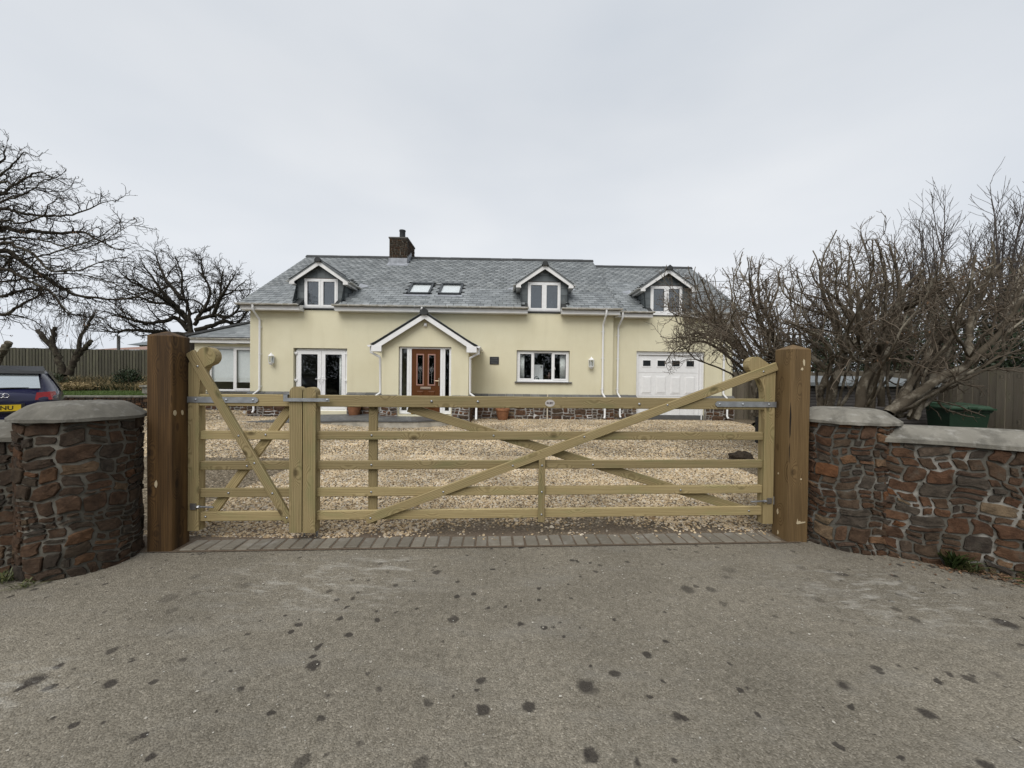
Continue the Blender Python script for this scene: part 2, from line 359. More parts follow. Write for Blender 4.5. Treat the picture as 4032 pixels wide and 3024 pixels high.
def mk_gravelbed():
    t = NT('gravel_bed'); p = t.geo()
    a = t.voro(p, 42.0, out='Color'); bw = t.node('RGBToBW'); t.link(a, bw.inputs[0])
    c = t.ramp(bw.outputs[0], (0.1, (0.11, 0.085, 0.055)), (0.5, (0.25, 0.2, 0.135)), (0.9, (0.40, 0.34, 0.25)))
    c = t.mix(1.0, c, t.ramp(t.voro(p, 42.0), (0.25, 1.0), (0.6, 0.35)), 'MULTIPLY')
    dd = t.node('SeparateXYZ'); t.link(p, dd.inputs[0])
    near = t.node('MapRange', From__Min=3.9, From__Max=4.5, To__Min=1.0, To__Max=0.0); t.link(t.math('ADD', dd.outputs[1], t.math('MULTIPLY', t.noise(p, 1.6, 4), 0.9)), near.inputs['Value'])
    c = t.mix(near.outputs[0], c, t.mix(t.noise(p, 30, 5, 0.7), (0.055, 0.038, 0.026), (0.17, 0.135, 0.10)))
    t.bump(t.voro(p, 42.0), 0.6, -0.012)
    return t.fin(c, 0.95, 0.15)
GRAVELBED = mk_gravelbed()
def mk_pebble():
    t = NT('golden_gravel'); r = t.rnd(); p = t.geo()
    c = t.ramp(r, (0.0, (0.24, 0.165, 0.09)), (0.18, (0.43, 0.325, 0.195)), (0.45, (0.55, 0.43, 0.27)), (0.7, (0.64, 0.53, 0.365)), (0.86, (0.46, 0.41, 0.34)), (0.95, (0.70, 0.63, 0.50)), (1.0, (0.32, 0.28, 0.23)))
    patch = t.ramp(t.noise(t.mapping(p, (1, 1, 0)), 0.8, 5, 0.62), (0.34, 0.6), (0.62, 1.12))
    c = t.mix(1.0, c, patch, 'MULTIPLY')
    dd = t.node('SeparateXYZ'); t.link(p, dd.inputs[0])
    near = t.node('MapRange', From__Min=3.5, From__Max=5.2, To__Min=0.62, To__Max=1.0); t.link(t.math('ADD', dd.outputs[1], t.math('MULTIPLY', t.noise(p, 1.3, 3), 0.8)), near.inputs['Value'])
    mud = t.mix(1.0, c, (0.62, 0.53, 0.47), 'MULTIPLY'); c = t.mix(near.outputs[0], mud, c)
    return t.fin(c, 0.85, 0.25)
PEBBLE = mk_pebble()
def mk_paver():
    t = NT('weathered_paver'); p = t.geo(); r = t.rnd()
    c = t.mix(t.noise(p, 25, 6, 0.65), (0.125, 0.112, 0.09), (0.215, 0.194, 0.157)); c = t.mix(1.0, c, t.ramp(r, (0.0, 0.85), (1.0, 1.12)), 'MULTIPLY')
    c = t.mix(t.math('MULTIPLY', t.ramp(t.noise(p, 6, 5), (0.55, 0.0), (0.7, 1.0)), 0.4), c, (0.30, 0.285, 0.26))
    t.bump(t.noise(p, 120, 4, 0.7), 0.5, 0.004); return t.fin(c, 0.92, 0.2)
PAVER = mk_paver()
SOIL = plain('damp_soil_joint', (0.06, 0.045, 0.035), 0.95, 0, 0.35, 30, 0.4)
CEMENT = plain('cement_patch', (0.20, 0.195, 0.18), 0.95, 0, 0.3, 20, 0.5)
CONC = plain('pale_concrete', (0.40, 0.37, 0.31), 0.9, 0, 0.3, 5, 0.3)
def mk_grassy(name, a, b, scale):
    t = NT(name); p = t.geo(); c = t.mix(t.noise(p, scale, 5), a, b); c = t.mix(t.math('MULTIPLY', t.noise(p, 25, 4), 0.5), c, tuple(x * 0.5 for x in a))
    t.bump(t.noise(p, 40, 5), 0.8, 0.03); return t.fin(c, 0.95, 0.1)
LAWN = mk_grassy('lawn_green', (0.045, 0.085, 0.016), (0.085, 0.135, 0.03), 1.2)
ROUGH = mk_grassy('rough_ground', (0.05, 0.055, 0.022), (0.10, 0.085, 0.045), 0.8)
def mk_leaf(name, a, b, rough=0.55):
    t = NT(name); r = t.attr('rnd', 'Fac'); c = t.mix(r, a, b); m = t.fin(c, rough, 0.3); return m
GRASS = mk_leaf('grass_blade', (0.05, 0.09, 0.018), (0.12, 0.165, 0.045)); TUFT = mk_leaf('wall_foot_grass', (0.03, 0.048, 0.014), (0.125, 0.125, 0.05))
DEADGRASS = mk_leaf('dead_grass', (0.20, 0.15, 0.07), (0.34, 0.26, 0.14), 0.8)
EVERG = mk_leaf('evergreen_leaf', (0.012, 0.024, 0.010), (0.038, 0.055, 0.022))
BRAMB = mk_leaf('bramble_leaf', (0.022, 0.035, 0.014), (0.06, 0.065, 0.03))
WEED = mk_leaf('weed_leaf', (0.022, 0.042, 0.012), (0.085, 0.105, 0.032))
LITTER = mk_leaf('dead_leaf', (0.10, 0.055, 0.03), (0.24, 0.15, 0.09), 0.85)
def mk_bark(name, a, b, lichen, amt, scale=9.0):
    t = NT(name); p = t.geo()
    n = t.noise(t.mapping(p, (1, 1, 0.45)), scale, 6, 0.65); c = t.mix(n, a, b)
    c = t.mix(t.math('MULTIPLY', t.ramp(t.noise(p, scale * 0.7, 5, 0.6), (0.5, 0.0), (0.63, 1.0)), amt), c, lichen)
    t.bump(t.noise(t.mapping(p, (1, 1, 0.3)), scale * 4, 5, 0.7), 0.8, 0.012)
    return t.fin(c, 0.93, 0.15)
BARK_P = mk_bark('pale_patched_bark', (0.045, 0.036, 0.026), (0.12, 0.10, 0.073), (0.29, 0.26, 0.205), 0.75)
BARK_T = mk_bark('brown_twig_bark', (0.075, 0.058, 0.043), (0.17, 0.138, 0.103), (0.23, 0.20, 0.16), 0.3)
BARK_O = mk_bark('dark_oak_bark', (0.015, 0.012, 0.009), (0.04, 0.033, 0.025), (0.085, 0.082, 0.06), 0.35)
BARK_L = mk_bark('dark_lichen_bark', (0.02, 0.016, 0.012), (0.06, 0.049, 0.036), (0.13, 0.125, 0.085), 0.45)
BARK_B = mk_bark('grey_twig_bark', (0.06, 0.052, 0.048), (0.115, 0.10, 0.092), (0.17, 0.16, 0.14), 0.3)
CUT = plain('sawn_end', (0.30, 0.23, 0.14), 0.85)

def mk_glass(name, tint, refl=.045):
    m = bpy.data.materials.new(name); m.use_nodes = True; n, l = m.node_tree.nodes, m.node_tree.links; n.clear()
    o = n.new('ShaderNodeOutputMaterial'); mx = n.new('ShaderNodeMixShader'); tr = n.new('ShaderNodeBsdfTransparent'); gl = n.new('ShaderNodeBsdfGlossy')
    tr.inputs[0].default_value = (*tint, 1); gl.inputs['Roughness'].default_value = 0.0; gl.inputs['Color'].default_value = (0.9, 0.92, 0.95, 1)
    lw_ = n.new('ShaderNodeLayerWeight'); lw_.inputs['Blend'].default_value = .5                    # Schlick reflectance, same for both faces of the pane
    pw_ = n.new('ShaderNodeMath'); pw_.operation = 'POWER'; pw_.inputs[1].default_value = 5.0; mr_ = n.new('ShaderNodeMapRange'); mr_.inputs['To Min'].default_value = refl
    tc = n.new('ShaderNodeTexCoord'); no = n.new('ShaderNodeTexNoise'); no.inputs['Scale'].default_value = 2.5; bp = n.new('ShaderNodeBump'); bp.inputs['Strength'].default_value = 0.02
    l.new(tc.outputs['Object'], no.inputs['Vector']); l.new(no.outputs['Fac'], bp.inputs['Height']); l.new(bp.outputs[0], gl.inputs['Normal'])
    l.new(lw_.outputs['Facing'], pw_.inputs[0]); l.new(pw_.outputs[0], mr_.inputs['Value']); l.new(mr_.outputs[0], mx.inputs[0])
    l.new(tr.outputs[0], mx.inputs[1]); l.new(gl.outputs[0], mx.inputs[2]); l.new(mx.outputs[0], o.inputs[0])
    return m
GLASS = mk_glass('window_glass', (0.95, 0.965, 0.965)); GLASS_U = mk_glass('sky_reflecting_glass', (0.75, 0.79, 0.81), .11)
# ------------------------------------------------------------------ the setting
def sheet(name, pts, mat, kind='structure', sub=0):
    me = bpy.data.meshes.new(name); me.from_pydata([tuple(p) for p in pts], [], [tuple(range(len(pts)))]); me.materials.append(mat)
    o = link(name, me); tag(o, kind=kind); return o
sheet('ground', [(-700, -300, -0.06), (700, -300, -0.06), (700, 1200, -0.06), (-700, 1200, -0.06)], ROUGH)
sheet('driveway', [(-14, -9, 0), (14, -9, 0), (14, 3.9, 0), (2.6, 3.50, 0), (-2.75, 3.17, 0), (-14, 2.9, 0)], TARMAC)
def gz(x, y): return 0.006 + max(0.0, min(1.0, (y - 3.4) / 8.5)) * 0.094
gpoly = [(-15.5, 3.0), (-2.75, 3.12), (2.6, 3.45), (3.6, 3.9), (7.6, 12.2), (9.2, 14.2), (3.5, 15), (-8.9, 15), (-14.5, 15.25), (-15.5, 15.3)]
def in_poly(x, y, poly):
    c = False; j = len(poly) - 1
    for i in range(len(poly)):
        xi, yi = poly[i]; xj, yj = poly[j]
        if (yi > y) != (yj > y) and x < (xj - xi) * (y - yi) / (yj - yi) + xi: c = not c
        j = i
    return c
bm = bmesh.new(); vs = [bm.verts.new((x, y, gz(x, y))) for x, y in gpoly]
bm.faces.new(vs)
for yy in (4.0, 5.5, 8.0, 11.9):
    bmesh.ops.bisect_plane(bm, geom=bm.verts[:] + bm.edges[:] + bm.faces[:], plane_co=(0, yy, 0), plane_no=(0, 1, 0))
for v in bm.verts: v.co.z = gz(v.co.x, v.co.y)
bmesh.ops.triangulate(bm, faces=bm.faces)
me = bpy.data.meshes.new('gravel_base'); bm.to_mesh(me); bm.free(); me.materials.append(GRAVELBED)
tag(link('gravel_base', me), kind='structure')
sheet('garden_soil', [(3.4, 3.55, 0.02), (12, -1.2, 0.03), (12.5, 16, 0.08), (9.3, 14.3, 0.08), (7.7, 12.2, 0.07), (3.65, 3.9, 0.03)], ROUGH)

# gravel stones: one mass nobody could count
PA = np.array(gpoly)
def scatter(n, x0, x1, y0, y1):
    P = np.stack([nrng.uniform(x0, x1, n), nrng.uniform(y0, y1, n)], 1)
    inside = np.zeros(n, bool); j = len(PA) - 1
    for i in range(len(PA)):
        xi, yi = PA[i]; xj, yj = PA[j]
        c = ((yi > P[:, 1]) != (yj > P[:, 1])) & (P[:, 0] < (xj - xi) * (P[:, 1] - yi) / (yj - yi + 1e-9) + xi)
        inside ^= c; j = i
    return P[inside]
near = scatter(78000, -3.4, 3.7, 3.42, 7.0); mid = scatter(115000, -9, 7.5, 6.6, 13.2); far = scatter(26000, -15.5, -7.5, 5.0, 15.3)
edge = 3.37 + 0.062 * near[:, 0]
band = np.exp(-((near[:, 0] - 0.45) / 1.35) ** 4)
keep = (near[:, 1] > edge + 0.03) & (nrng.random(len(near)) < np.clip((near[:, 1] - edge - 0.10 - 0.22 * band + 0.06 * np.sin(near[:, 0] * 5.3) + 0.05 * np.sin(near[:, 0] * 11.7 + 1)) / (0.12 + 0.35 * band), 0.05, 1.0))
P = np.concatenate([near[keep], mid, far]); PS = np.concatenate([np.full(keep.sum(), 0.0122), np.full(len(mid), 0.0152), np.full(len(far), 0.019)])
PZ = np.array([gz(x, y) for x, y in P]) + 0.003
gm = bpy.data.meshes.new('gravel'); gm.vertices.add(len(P)); gm.vertices.foreach_set('co', np.stack([P[:, 0], P[:, 1], PZ], 1).astype(np.float32).ravel())
at = gm.attributes.new('siz', 'FLOAT', 'POINT'); at.data.foreach_set('value', (PS * nrng.lognormal(0, 0.28, len(P))).astype(np.float32))
gm.materials.append(PEBBLE)
gravel = tag(link('gravel', gm), 'loose golden gravel spread over the yard before the house', 'gravel', kind='stuff')
ng = bpy.data.node_groups.new('pebbles', 'GeometryNodeTree'); ng.interface.new_socket('Geometry', in_out='INPUT', socket_type='NodeSocketGeometry'); ng.interface.new_socket('Geometry', in_out='OUTPUT', socket_type='NodeSocketGeometry')
N = ng.nodes; L = ng.links
gi, go = N.new('NodeGroupInput'), N.new('NodeGroupOutput'); ico = N.new('GeometryNodeMeshIcoSphere'); ico.inputs['Radius'].default_value = 1.0; ico.inputs['Subdivisions'].default_value = 1
smat = N.new('GeometryNodeSetMaterial'); smat.inputs['Material'].default_value = PEBBLE
iop = N.new('GeometryNodeInstanceOnPoints'); m2p = N.new('GeometryNodeMeshToPoints')
rv = N.new('FunctionNodeRandomValue'); rv.data_type = 'FLOAT_VECTOR'; rv.inputs[0].default_value = (-0.5, -0.5, 0); rv.inputs[1].default_value = (0.5, 0.5, 6.28)
rs = N.new('FunctionNodeRandomValue'); rs.data_type = 'FLOAT_VECTOR'; rs.inputs[0].default_value = (0.75, 0.55, 0.35); rs.inputs[1].default_value = (1.35, 0.95, 0.62); rs.inputs['Seed'].default_value = 4
na = N.new('GeometryNodeInputNamedAttribute'); na.data_type = 'FLOAT'; na.inputs['Name'].default_value = 'siz'
ms = N.new('ShaderNodeVectorMath'); ms.operation = 'SCALE'
L.new(gi.outputs[0], m2p.inputs[0]); L.new(m2p.outputs[0], iop.inputs['Points']); L.new(ico.outputs[0], smat.inputs[0]); L.new(smat.outputs[0], iop.inputs['Instance'])
L.new(rv.outputs[0], iop.inputs['Rotation']); L.new(rs.outputs[0], ms.inputs[0]); L.new(na.outputs[0], ms.inputs['Scale']); L.new(ms.outputs[0], iop.inputs['Scale']); L.new(iop.outputs[0], go.inputs[0])
md = gravel.modifiers.new('pebbles', 'NODES'); md.node_group = ng

# block strip under the gates: each block a piece of the strip
GY = math.radians(3.547); GO = Vector((-2.777, 3.137, 0))
strip = link('paver_strip', MB().box(0.03, 5.28, 0.0, 0.215, -0.05, 0.004).mesh('paver_strip', SOIL)); strip.location = GO + Vector((0, 0, 0)); strip.rotation_euler.z = GY; tag(strip, kind='structure')
pvm = [MB().cbox((0, 0, 0), (1, 0, 0), (0, 1, 0), (0, 0, 1), (0.049 + 0.002 * k, 0.098, 0.03), 0.006).mesh('paver', PAVER) for k in (0, -1, 1)]
x = 0.05; i = 0
while x < 5.22:
    o = link('paver', pvm[i % 3], strip); w = rng.uniform(0.108, 0.114)
    o.location = (x + 0.05, 0.108 + rng.uniform(-.004, .004), -0.017 + rng.uniform(-0.002, 0.004)); o.rotation_euler = (rng.uniform(-.012, .012), rng.uniform(-.015, .015), rng.uniform(-.03, .03)); x += w; i += 1

# ------------------------------------------------------------------ rubble stonework
def rubble_cells(W, H, rg, maxw, maxh, minw, minh, x0=0.0, z0=0.0):
    out = []; st = [(x0, z0, W, H)]
    while st:
        x, z, w, h = st.pop()
        must_v, must_h = w > maxw, h > maxh
        can_v, can_h = w > 2 * minw, h > 2 * minh
        if not (must_v or must_h) and (rg.random() < 0.5 or not (can_v or can_h)):
            out.append((x, z, w, h)); continue
        if must_v and must_h: v = w / maxw > h / maxh
        elif must_v: v = True
        elif must_h: v = False
        else: v = can_v and (w > 2.0 * h or not can_h)
        q = rg.uniform(0.34, 0.66)
        if v and w > 2 * minw * 0.9: st += [(x, z, w * q, h), (x + w * q, z, w * (1 - q), h)]
        elif h > 2 * minh * 0.9: st += [(x, z, w, h * q), (x, z + h * q, w, h * (1 - q))]
        else: out.append((x, z, w, h))
    return out
def stone_mb(cell, joint, dep, mapfn, rg, mb=None):
    x, z, w, h = cell; mb = mb or MB()
    j = joint * rg.uniform(0.35, 0.75); x0, x1, z0, z1 = x + j, x + w - j, z + j * .8, z + h - j * .8
    if x1 - x0 < 0.012 or z1 - z0 < 0.008: return None
    cw, chh = (x1 - x0), (z1 - z0); out = []
    c = [rg.uniform(0.03, 0.30) for _ in range(8)]
    jit = lambda s: rg.uniform(-s, s)
    for (ax, az, bx, bz, k) in ((x0, z0, 1, 1, 0), (x1, z0, -1, 1, 1), (x1, z1, -1, -1, 2), (x0, z1, 1, -1, 3)):
        a = (ax + jit(.05) * cw, az + bz * c[2 * k] * chh * .7); b = (ax + bx * c[2 * k + 1] * cw * .6, az + jit(.08) * chh)
        out += [a, b] if k in (0, 2) else [b, a]
        mx = {0: ((x0 + x1) / 2 + jit(.12) * cw, z0 + jit(.1) * chh), 1: (x1 + jit(.06) * cw, (z0 + z1) / 2 + jit(.15) * chh), 2: ((x0 + x1) / 2 + jit(.12) * cw, z1 + jit(.1) * chh), 3: (x0 + jit(.06) * cw, (z0 + z1) / 2 + jit(.15) * chh)}[k]
        out.append(mx)
    n = len(out); cx, cz = sum(p[0] for p in out) / n, sum(p[1] for p in out) / n
    rings = []; m = min(cw, chh); tx, tz = jit(.25) * dep / cw, jit(.3) * dep / chh
    for ins, d in ((0.0, -0.012), (0.003, 0.72), (0.09 * m, 1.0)):
        r = []
        for p in out:
            dx, dz = p[0] - cx, p[1] - cz; l = math.hypot(dx, dz) or 1; s = max(0.2, 1 - min(ins, l * .5) / l)
            dd = -0.012 if d < 0 else dep * d + (dx * tx + dz * tz) + jit(.18) * dep
            r.append(mapfn(cx + dx * s, cz + dz * s, dd))
        rings.append(r)
    vs = rings[0] + rings[1] + rings[2] + [mapfn(cx, cz, dep * rg.uniform(.95, 1.25))]
    fs = [(a * n + i, a * n + (i + 1) % n, (a + 1) * n + (i + 1) % n, (a + 1) * n + i) for a in range(2) for i in range(n)] + [(2 * n + i, 2 * n + (i + 1) % n, 3 * n) for i in range(n)]
    mb.add(vs, fs); return mb
def warp(s, z, k=1.0):
    return s + k * 0.016 * math.sin(z * 17 + s * 5) + k * .008 * math.sin(z * 41 + 1), z + k * 0.016 * math.sin(s * 11 + 1.3) + k * .009 * math.sin(s * 29 + z * 9)

def stone_pier(name, cx, cy, r, hgt, cap, a0, a1, seed, label, mort, stone, cop):
    rg = random.Random(seed); root = empty(name, (cx, cy, 0), 0, label, 'pier')
    MB().lathe((0, 0, 0), [(r - .004, -0.06), (r, 0.2), (r, hgt)], 48).build('mortar_core', mort, root, smooth=True)
    arc = math.radians(a1 - a0); A0 = math.radians(a0)
    def mp(s, z, d):
        s, z = warp(s, z); z = min(z, hgt - .003); a = A0 + s / r; return Vector(((r + d) * math.cos(a), (r + d) * math.sin(a), z))
    cells = rubble_cells(arc * r, hgt + 0.02, rg, 0.22, 0.135, 0.06, 0.036, 0, -0.02)
    cells.sort(key=lambda c: -c[2] * c[3])
    for c in cells[:295]:
        mb = stone_mb(c, 0.0155, rg.uniform(0.008, 0.021), mp, rg)
        if mb: mb.build('stone', stone, root, smooth=False)
    cr = r + 0.045
    prof = [(cr - .05, hgt - .012), (cr, hgt - 0.004), (cr, hgt + 0.018), (cr * 0.9, hgt + cap * .42), (cr * 0.73, hgt + cap * .84), (cr * 0.62, hgt + cap * .97), (cr * .5, hgt + cap), (0.02, hgt + cap + .006)]
    capo = MB().lathe((0, 0, 0), prof, 40); rr = random.Random(seed + 1)
    capo.v = [(x * (1 + .012 * math.sin(7 * math.atan2(y, x) + z * 40)), y * (1 + .012 * math.sin(5 * math.atan2(y, x))), z + rr.uniform(-.003, .003)) for x, y, z in capo.v]
    capo.build('coping_cap', cop, root, smooth=True)
    return root
stone_pier('stone_pier', -3.335, 2.99, 0.325, 1.115, 0.125, -150, 80, 31, 'round red stone pier with domed concrete cap beside the dark post', MORTAR_L, STONE_D, COPING_L)
stone_pier('stone_pier', 3.09, 3.565, 0.335, 1.10, 0.12, -200, 10, 45, 'round red stone pier with pale lime streaks beside the lighter post', MORTAR, STONE, COPING)

def stone_wall(name, p0, d, length, thick, hgt, seed, label, mort, stone, flip=1, cop=None):
    rg = random.Random(seed); ang = math.atan2(d[1], d[0]); root = empty(name, (p0[0], p0[1], 0), ang, label, 'wall')
    s = flip                                             # local x along the wall, front at y = 0, body behind
    MB().box(0, length, 0 if s > 0 else -thick, thick if s > 0 else 0, -0.06, hgt).build('mortar_core', mort, root)
    def mp(a, z, dd):
        a, z = warp(a, z); return Vector((a, -dd * s, min(z, hgt - .002)))
    cells = rubble_cells(length, hgt + .02, rg, 0.25, 0.145, 0.065, 0.038, 0, -0.02); cells.sort(key=lambda c: c[0])
    for c in cells[:299]:
        mb = stone_mb(c, 0.0155, rg.uniform(0.008, 0.021), mp, rg)
        if mb: mb.build('stone', stone, root, smooth=False)
    segs = []; x = -0.02; k = 0
    while x < length:                                    # cast coping in lengths
        w = min(rg.uniform(0.9, 1.25), length - x + .01)
        sec = [(-.035, hgt - .004), (-.035, hgt + .028), (.10, hgt + .12), (.16, hgt + .135), (thick - .1, hgt + .125), (thick + .03, hgt + .03), (thick + .03, hgt - .004)]
        mb = MB(); nn = 14
        for i in range(nn + 1):
            for (yy, zz) in sec: mb.v.append((x + (w - .006) * i / nn, s * yy + .004 * math.sin((x + w * i / nn) * 9 + zz * 30), zz + .004 * math.sin((x + w * i / nn) * 6.1 + yy * 20)))
        m = len(sec); mb.f = [(i * m + j, i * m + (j + 1) % m, (i + 1) * m + (j + 1) % m, (i + 1) * m + j) for i in range(nn) for j in range(m)] + [tuple(range(m)), tuple(range(nn * m, nn * m + m))]
        mb.g = list(mb.v); mb.build('coping', cop or COPING, root, smooth=True); x += w
    return root
stone_wall('stone_wall', (3.10, 3.279), (0.869, -0.496), 4.4, 0.36, 0.965, 77, 'low red rubble wall with sloped grey coping and weeds at its foot', MORTAR, STONE, 1)
stone_wall('stone_wall', (-3.50, 2.80), (-0.96, -0.28), 2.6, 0.36, 0.965, 78, 'low red rubble wall running off from the pier by the dark post', MORTAR_L, STONE_D, -1, COPING_L)

# ------------------------------------------------------------------ gate posts
def gate_post(s0, w, hgt, mat, label, crack=False):
    root = empty('gate_post', GO + Vector((math.cos(GY) * s0, math.sin(GY) * s0, 0)), GY, label, 'post')
    mb = MB(); c = .006
    ring = [(c, 0), (w - c, 0), (w, c), (w, w - c), (w - c, w), (c, w), (0, w - c), (0, c)]
    zs = [-.1, .0, .3, .6, .9, 1.2, 1.5, hgt - .006]; gs = []
    for k, z in enumerate(zs):
        for (a, b) in ring: mb.v.append((a + .0015 * math.sin(z * 5), b, z)); gs.append((z, a, b))
    for (a, b) in ring: mb.v.append((w / 2 + (a - w / 2) * .965, w / 2 + (b - w / 2) * .965, hgt)); gs.append((hgt, a, b))
    mb.v.append((w / 2, w / 2, hgt + .045)); gs.append((hgt, w / 2, w / 2))
    n = 8; K = len(zs) + 1
    mb.f = [(i * n + j, i * n + (j + 1) % n, (i + 1) * n + (j + 1) % n, (i + 1) * n + j) for i in range(K - 1) for j in range(n)] + [((K - 1) * n + j, (K - 1) * n + (j + 1) % n, K * n) for j in range(n)] + [tuple(range(n))]
    mb.g = gs; mb.build('shaft', mat, root, smooth=False)
    return root
pl = gate_post(-0.195, 0.195, 1.775, W_POSTD, 'thick dark brown square gate post beside the narrow gate')
pr = gate_post(5.294, 0.195, 1.755, W_POST, 'thick lighter brown square gate post hinging the wide gate')
# drying crack, filler and knot scars
RESIN = plain('pale_resin_scar', (0.50, 0.42, 0.28), 0.7); CRK = plain('deep_crack', (0.012, 0.008, 0.005), 0.95)
def blob(parent, name, pts, mat, dep=.002, face='f', w=.195):
    mb = MB(); n = len(pts)
    if face == 'f': P = [(a, -dep, z) for a, z in pts]; v = (0, dep + .004, 0)
    elif face == 'l': P = [(-dep, a, z) for a, z in pts]; v = (dep + .004, 0, 0)
    else: P = [(w + dep, a, z) for a, z in pts]; v = (-dep - .004, 0, 0)
    mb.prism(P, v).build(name, mat, parent)
def oval(cx, cz, rx, rz, n=9, j=.3): return [(cx + rx * math.cos(6.283 * i / n) * rng.uniform(1 - j, 1 + j), cz + rz * math.sin(6.283 * i / n) * rng.uniform(1 - j, 1 + j)) for i in range(n)]
blob(pr, 'crack', [(.005, .95), (.011, .98), (.012, 1.05), (.016, 1.13), (.012, 1.20), (.006, 1.27), (.004, 1.20), (.002, 1.10), (.003, 1.0)], CRK)
blob(pr, 'crack', [(.004, .72), (.008, .80), (.006, .90), (.002, .86)], CRK)
for (a, z, rx, rz) in ((.125, 1.63, .010, .03), (.11, 1.57, .012, .012), (.12, .575, .008, .008)): blob(pr, 'knot_scar', oval(a, z, rx, rz), RESIN)
blob(pr, 'knot_scar', [(.085, .17), (.095, .215), (.10, .19), (.12, .195), (.125, .185), (.17, .188), (.17, .178), (.12, .17), (.095, .165)], RESIN)
for (a, z, rx, rz) in ((.12, .24, .010, .022), (.11, .045, .009, .02), (.12, .60, .007, .010)): blob(pr, 'knot_scar', oval(a, z, rx, rz), RESIN, face='l')
for (a, z, rx, rz) in ((.03, 1.14, .018, .022), (.11, 1.135, .012, .022), ): blob(pl, 'knot_scar', oval(a, z, rx, rz, j=.2), RESIN, face='r')
blob(pl, 'knot_scar', oval(.075, .565, .013, .03), RESIN)
blob(pl, 'strap_mark', [(.02, 1.418), (.165, 1.418), (.165, 1.446), (.02, 1.446)], plain('strap_stain', (0.22, 0.15, 0.075), 0.8), dep=.0008, face='r')

# ------------------------------------------------------------------ the two gates
GK = 1.0328                                  # the gates hang level with the posts' rear faces
def gate_root(name, s, label):
    ds, dt = (1 - GK) * 2.578, 0.11
    o = empty(name, GO + Vector((math.cos(GY) * ds - math.sin(GY) * dt, math.sin(GY) * ds + math.cos(GY) * dt, (1 - GK) * 1.45)), GY, label, 'gate'); o.scale = (GK, 1, GK); return o
TF, TB, RT = 0.055, 0.125, 0.036            # gate front and back, rail thickness
def rail(root, s0, z0, s1, z1, wid, t0, t1, name='rail', ends=None):
    """a flat timber between two points of the gate's face; root carries the s offset"""
    p0, p1 = Vector((s0, 0, z0)), Vector((s1, 0, z1)); d = (p1 - p0); l = d.length; d.normalize(); up = Vector((-d.z, 0, d.x)); cc = (p0 + p1) / 2; cc.y = (t0 + t1) / 2
    mb = MB().cbox(cc, d, up, (0, 1, 0), (l / 2, wid / 2, (t1 - t0) / 2), .004, (rng.uniform(0, 20), rng.uniform(0, 5), 0))
    return mb.build(name, W_GATE, root)
def profile_post(root, outline, t0, t1, name):
    gs = [(z, s, t0) for s, z in outline] + [(z, s, t1) for s, z in outline]
    off = rng.uniform(0, 9); gs = [(a + off, b, c) for a, b, c in gs]
    return MB().prism([(s, t0, z) for s, z in outline], (0, t1 - t0, 0), gs).build(name, W_GATE, root, smooth=True)
def bolt(root, s, z, t, r=.0095, nut=False, mat=None):
    mb = MB()
    if nut: mb.lathe((s, t, z), [(r * 1.5, 0), (r * 1.5, .003), (r * .9, .0035), (r * .9, .012), (r * .5, .016)], 6, (1, 0, 0), (0, 0, 1), (0, -1, 0))
    else: mb.lathe((s, t, z), [(r, 0), (r * .95, .003), (r * .7, .0062), (r * .3, .0078)], 10, (1, 0, 0), (0, 0, 1), (0, -1, 0))
    mb.build('bolt', mat or BOLT, root, smooth='all')
big = gate_root('field_gate', 0, 'wide five-bar timber field gate with long diagonal brace')
sml = gate_root('field_gate', 0, 'narrow five-bar timber gate hung on the dark brown post')
RZ = [(1.197, 1.296), (0.914, 0.986), (0.657, 0.730), (0.424, 0.498), (0.222, 0.300)]
for k, (a, b) in enumerate(RZ):
    t0, t1 = (TF + .004, TB - .004) if k == 0 else (TF + .018, TF + .018 + RT)
    rail(big, 1.10, (a + b) / 2, 5.12, (a + b) / 2 + (.004 if k else 0), b - a, t0, t1, 'top_rail' if k == 0 else 'rail')
    rail(sml, 0.15, (a + b) / 2, 0.93, (a + b) / 2, b - a, t0, t1, 'top_rail' if k == 0 else 'rail')
# heels with swept heads, meeting stiles with round tops
heel_b = [(5.10, .15), (5.198, .15), (5.198, 1.55), (5.175, 1.585), (5.115, 1.628)] + sub_arc(5.013, 1.605, .076, 62, 235, 9) + [(5.02, 1.51), (5.06, 1.46), (5.09, 1.39), (5.10, 1.31)]
profile_post(big, heel_b, TF, TB + .01, 'heel_post')
heel_s = [(.172, .15), (.172, 1.30), (.18, 1.40), (.197, 1.475), (.228, 1.53)] + sub_arc(.228, 1.612, .077, -52, 128, 9) + [(.12, 1.60), (.088, 1.55), (.084, .15)]
profile_post(sml, heel_s, TF, TB + .01, 'heel_post')
profile_post(sml, [(.912, .131), (1.016, .131), (1.016, 1.315)] + sub_arc(.964, 1.315, .052, 0, 180, 12)[1:-1] + [(.912, 1.315)], TF - .02, TB + .01, 'meeting_stile')
profile_post(big, [(1.024, .128), (1.126, .128), (1.126, 1.312)] + sub_arc(1.075, 1.312, .051, 0, 180, 12)[1:-1] + [(1.024, 1.312)], TF - .02, TB + .01, 'meeting_stile')
t_f = TF + .018
rail(big, 5.205, 1.596, 1.545, .230, .076, t_f - .034, t_f - .001, 'front_brace')
rail(big, 1.88, 1.19, 5.06, .232, .076, t_f + RT + .001, t_f + RT + .033, 'back_brace')
rail(big, 1.58, .175, 1.58, 1.20, .075, t_f + RT + .001, t_f + RT + .034, 'upright')
rail(big, 3.058, .193, 3.058, .775, .058, t_f - .033, t_f - .001, 'upright')
rail(sml, .105, 1.645, .912, .22, .074, t_f - .034, t_f - .001, 'front_brace')
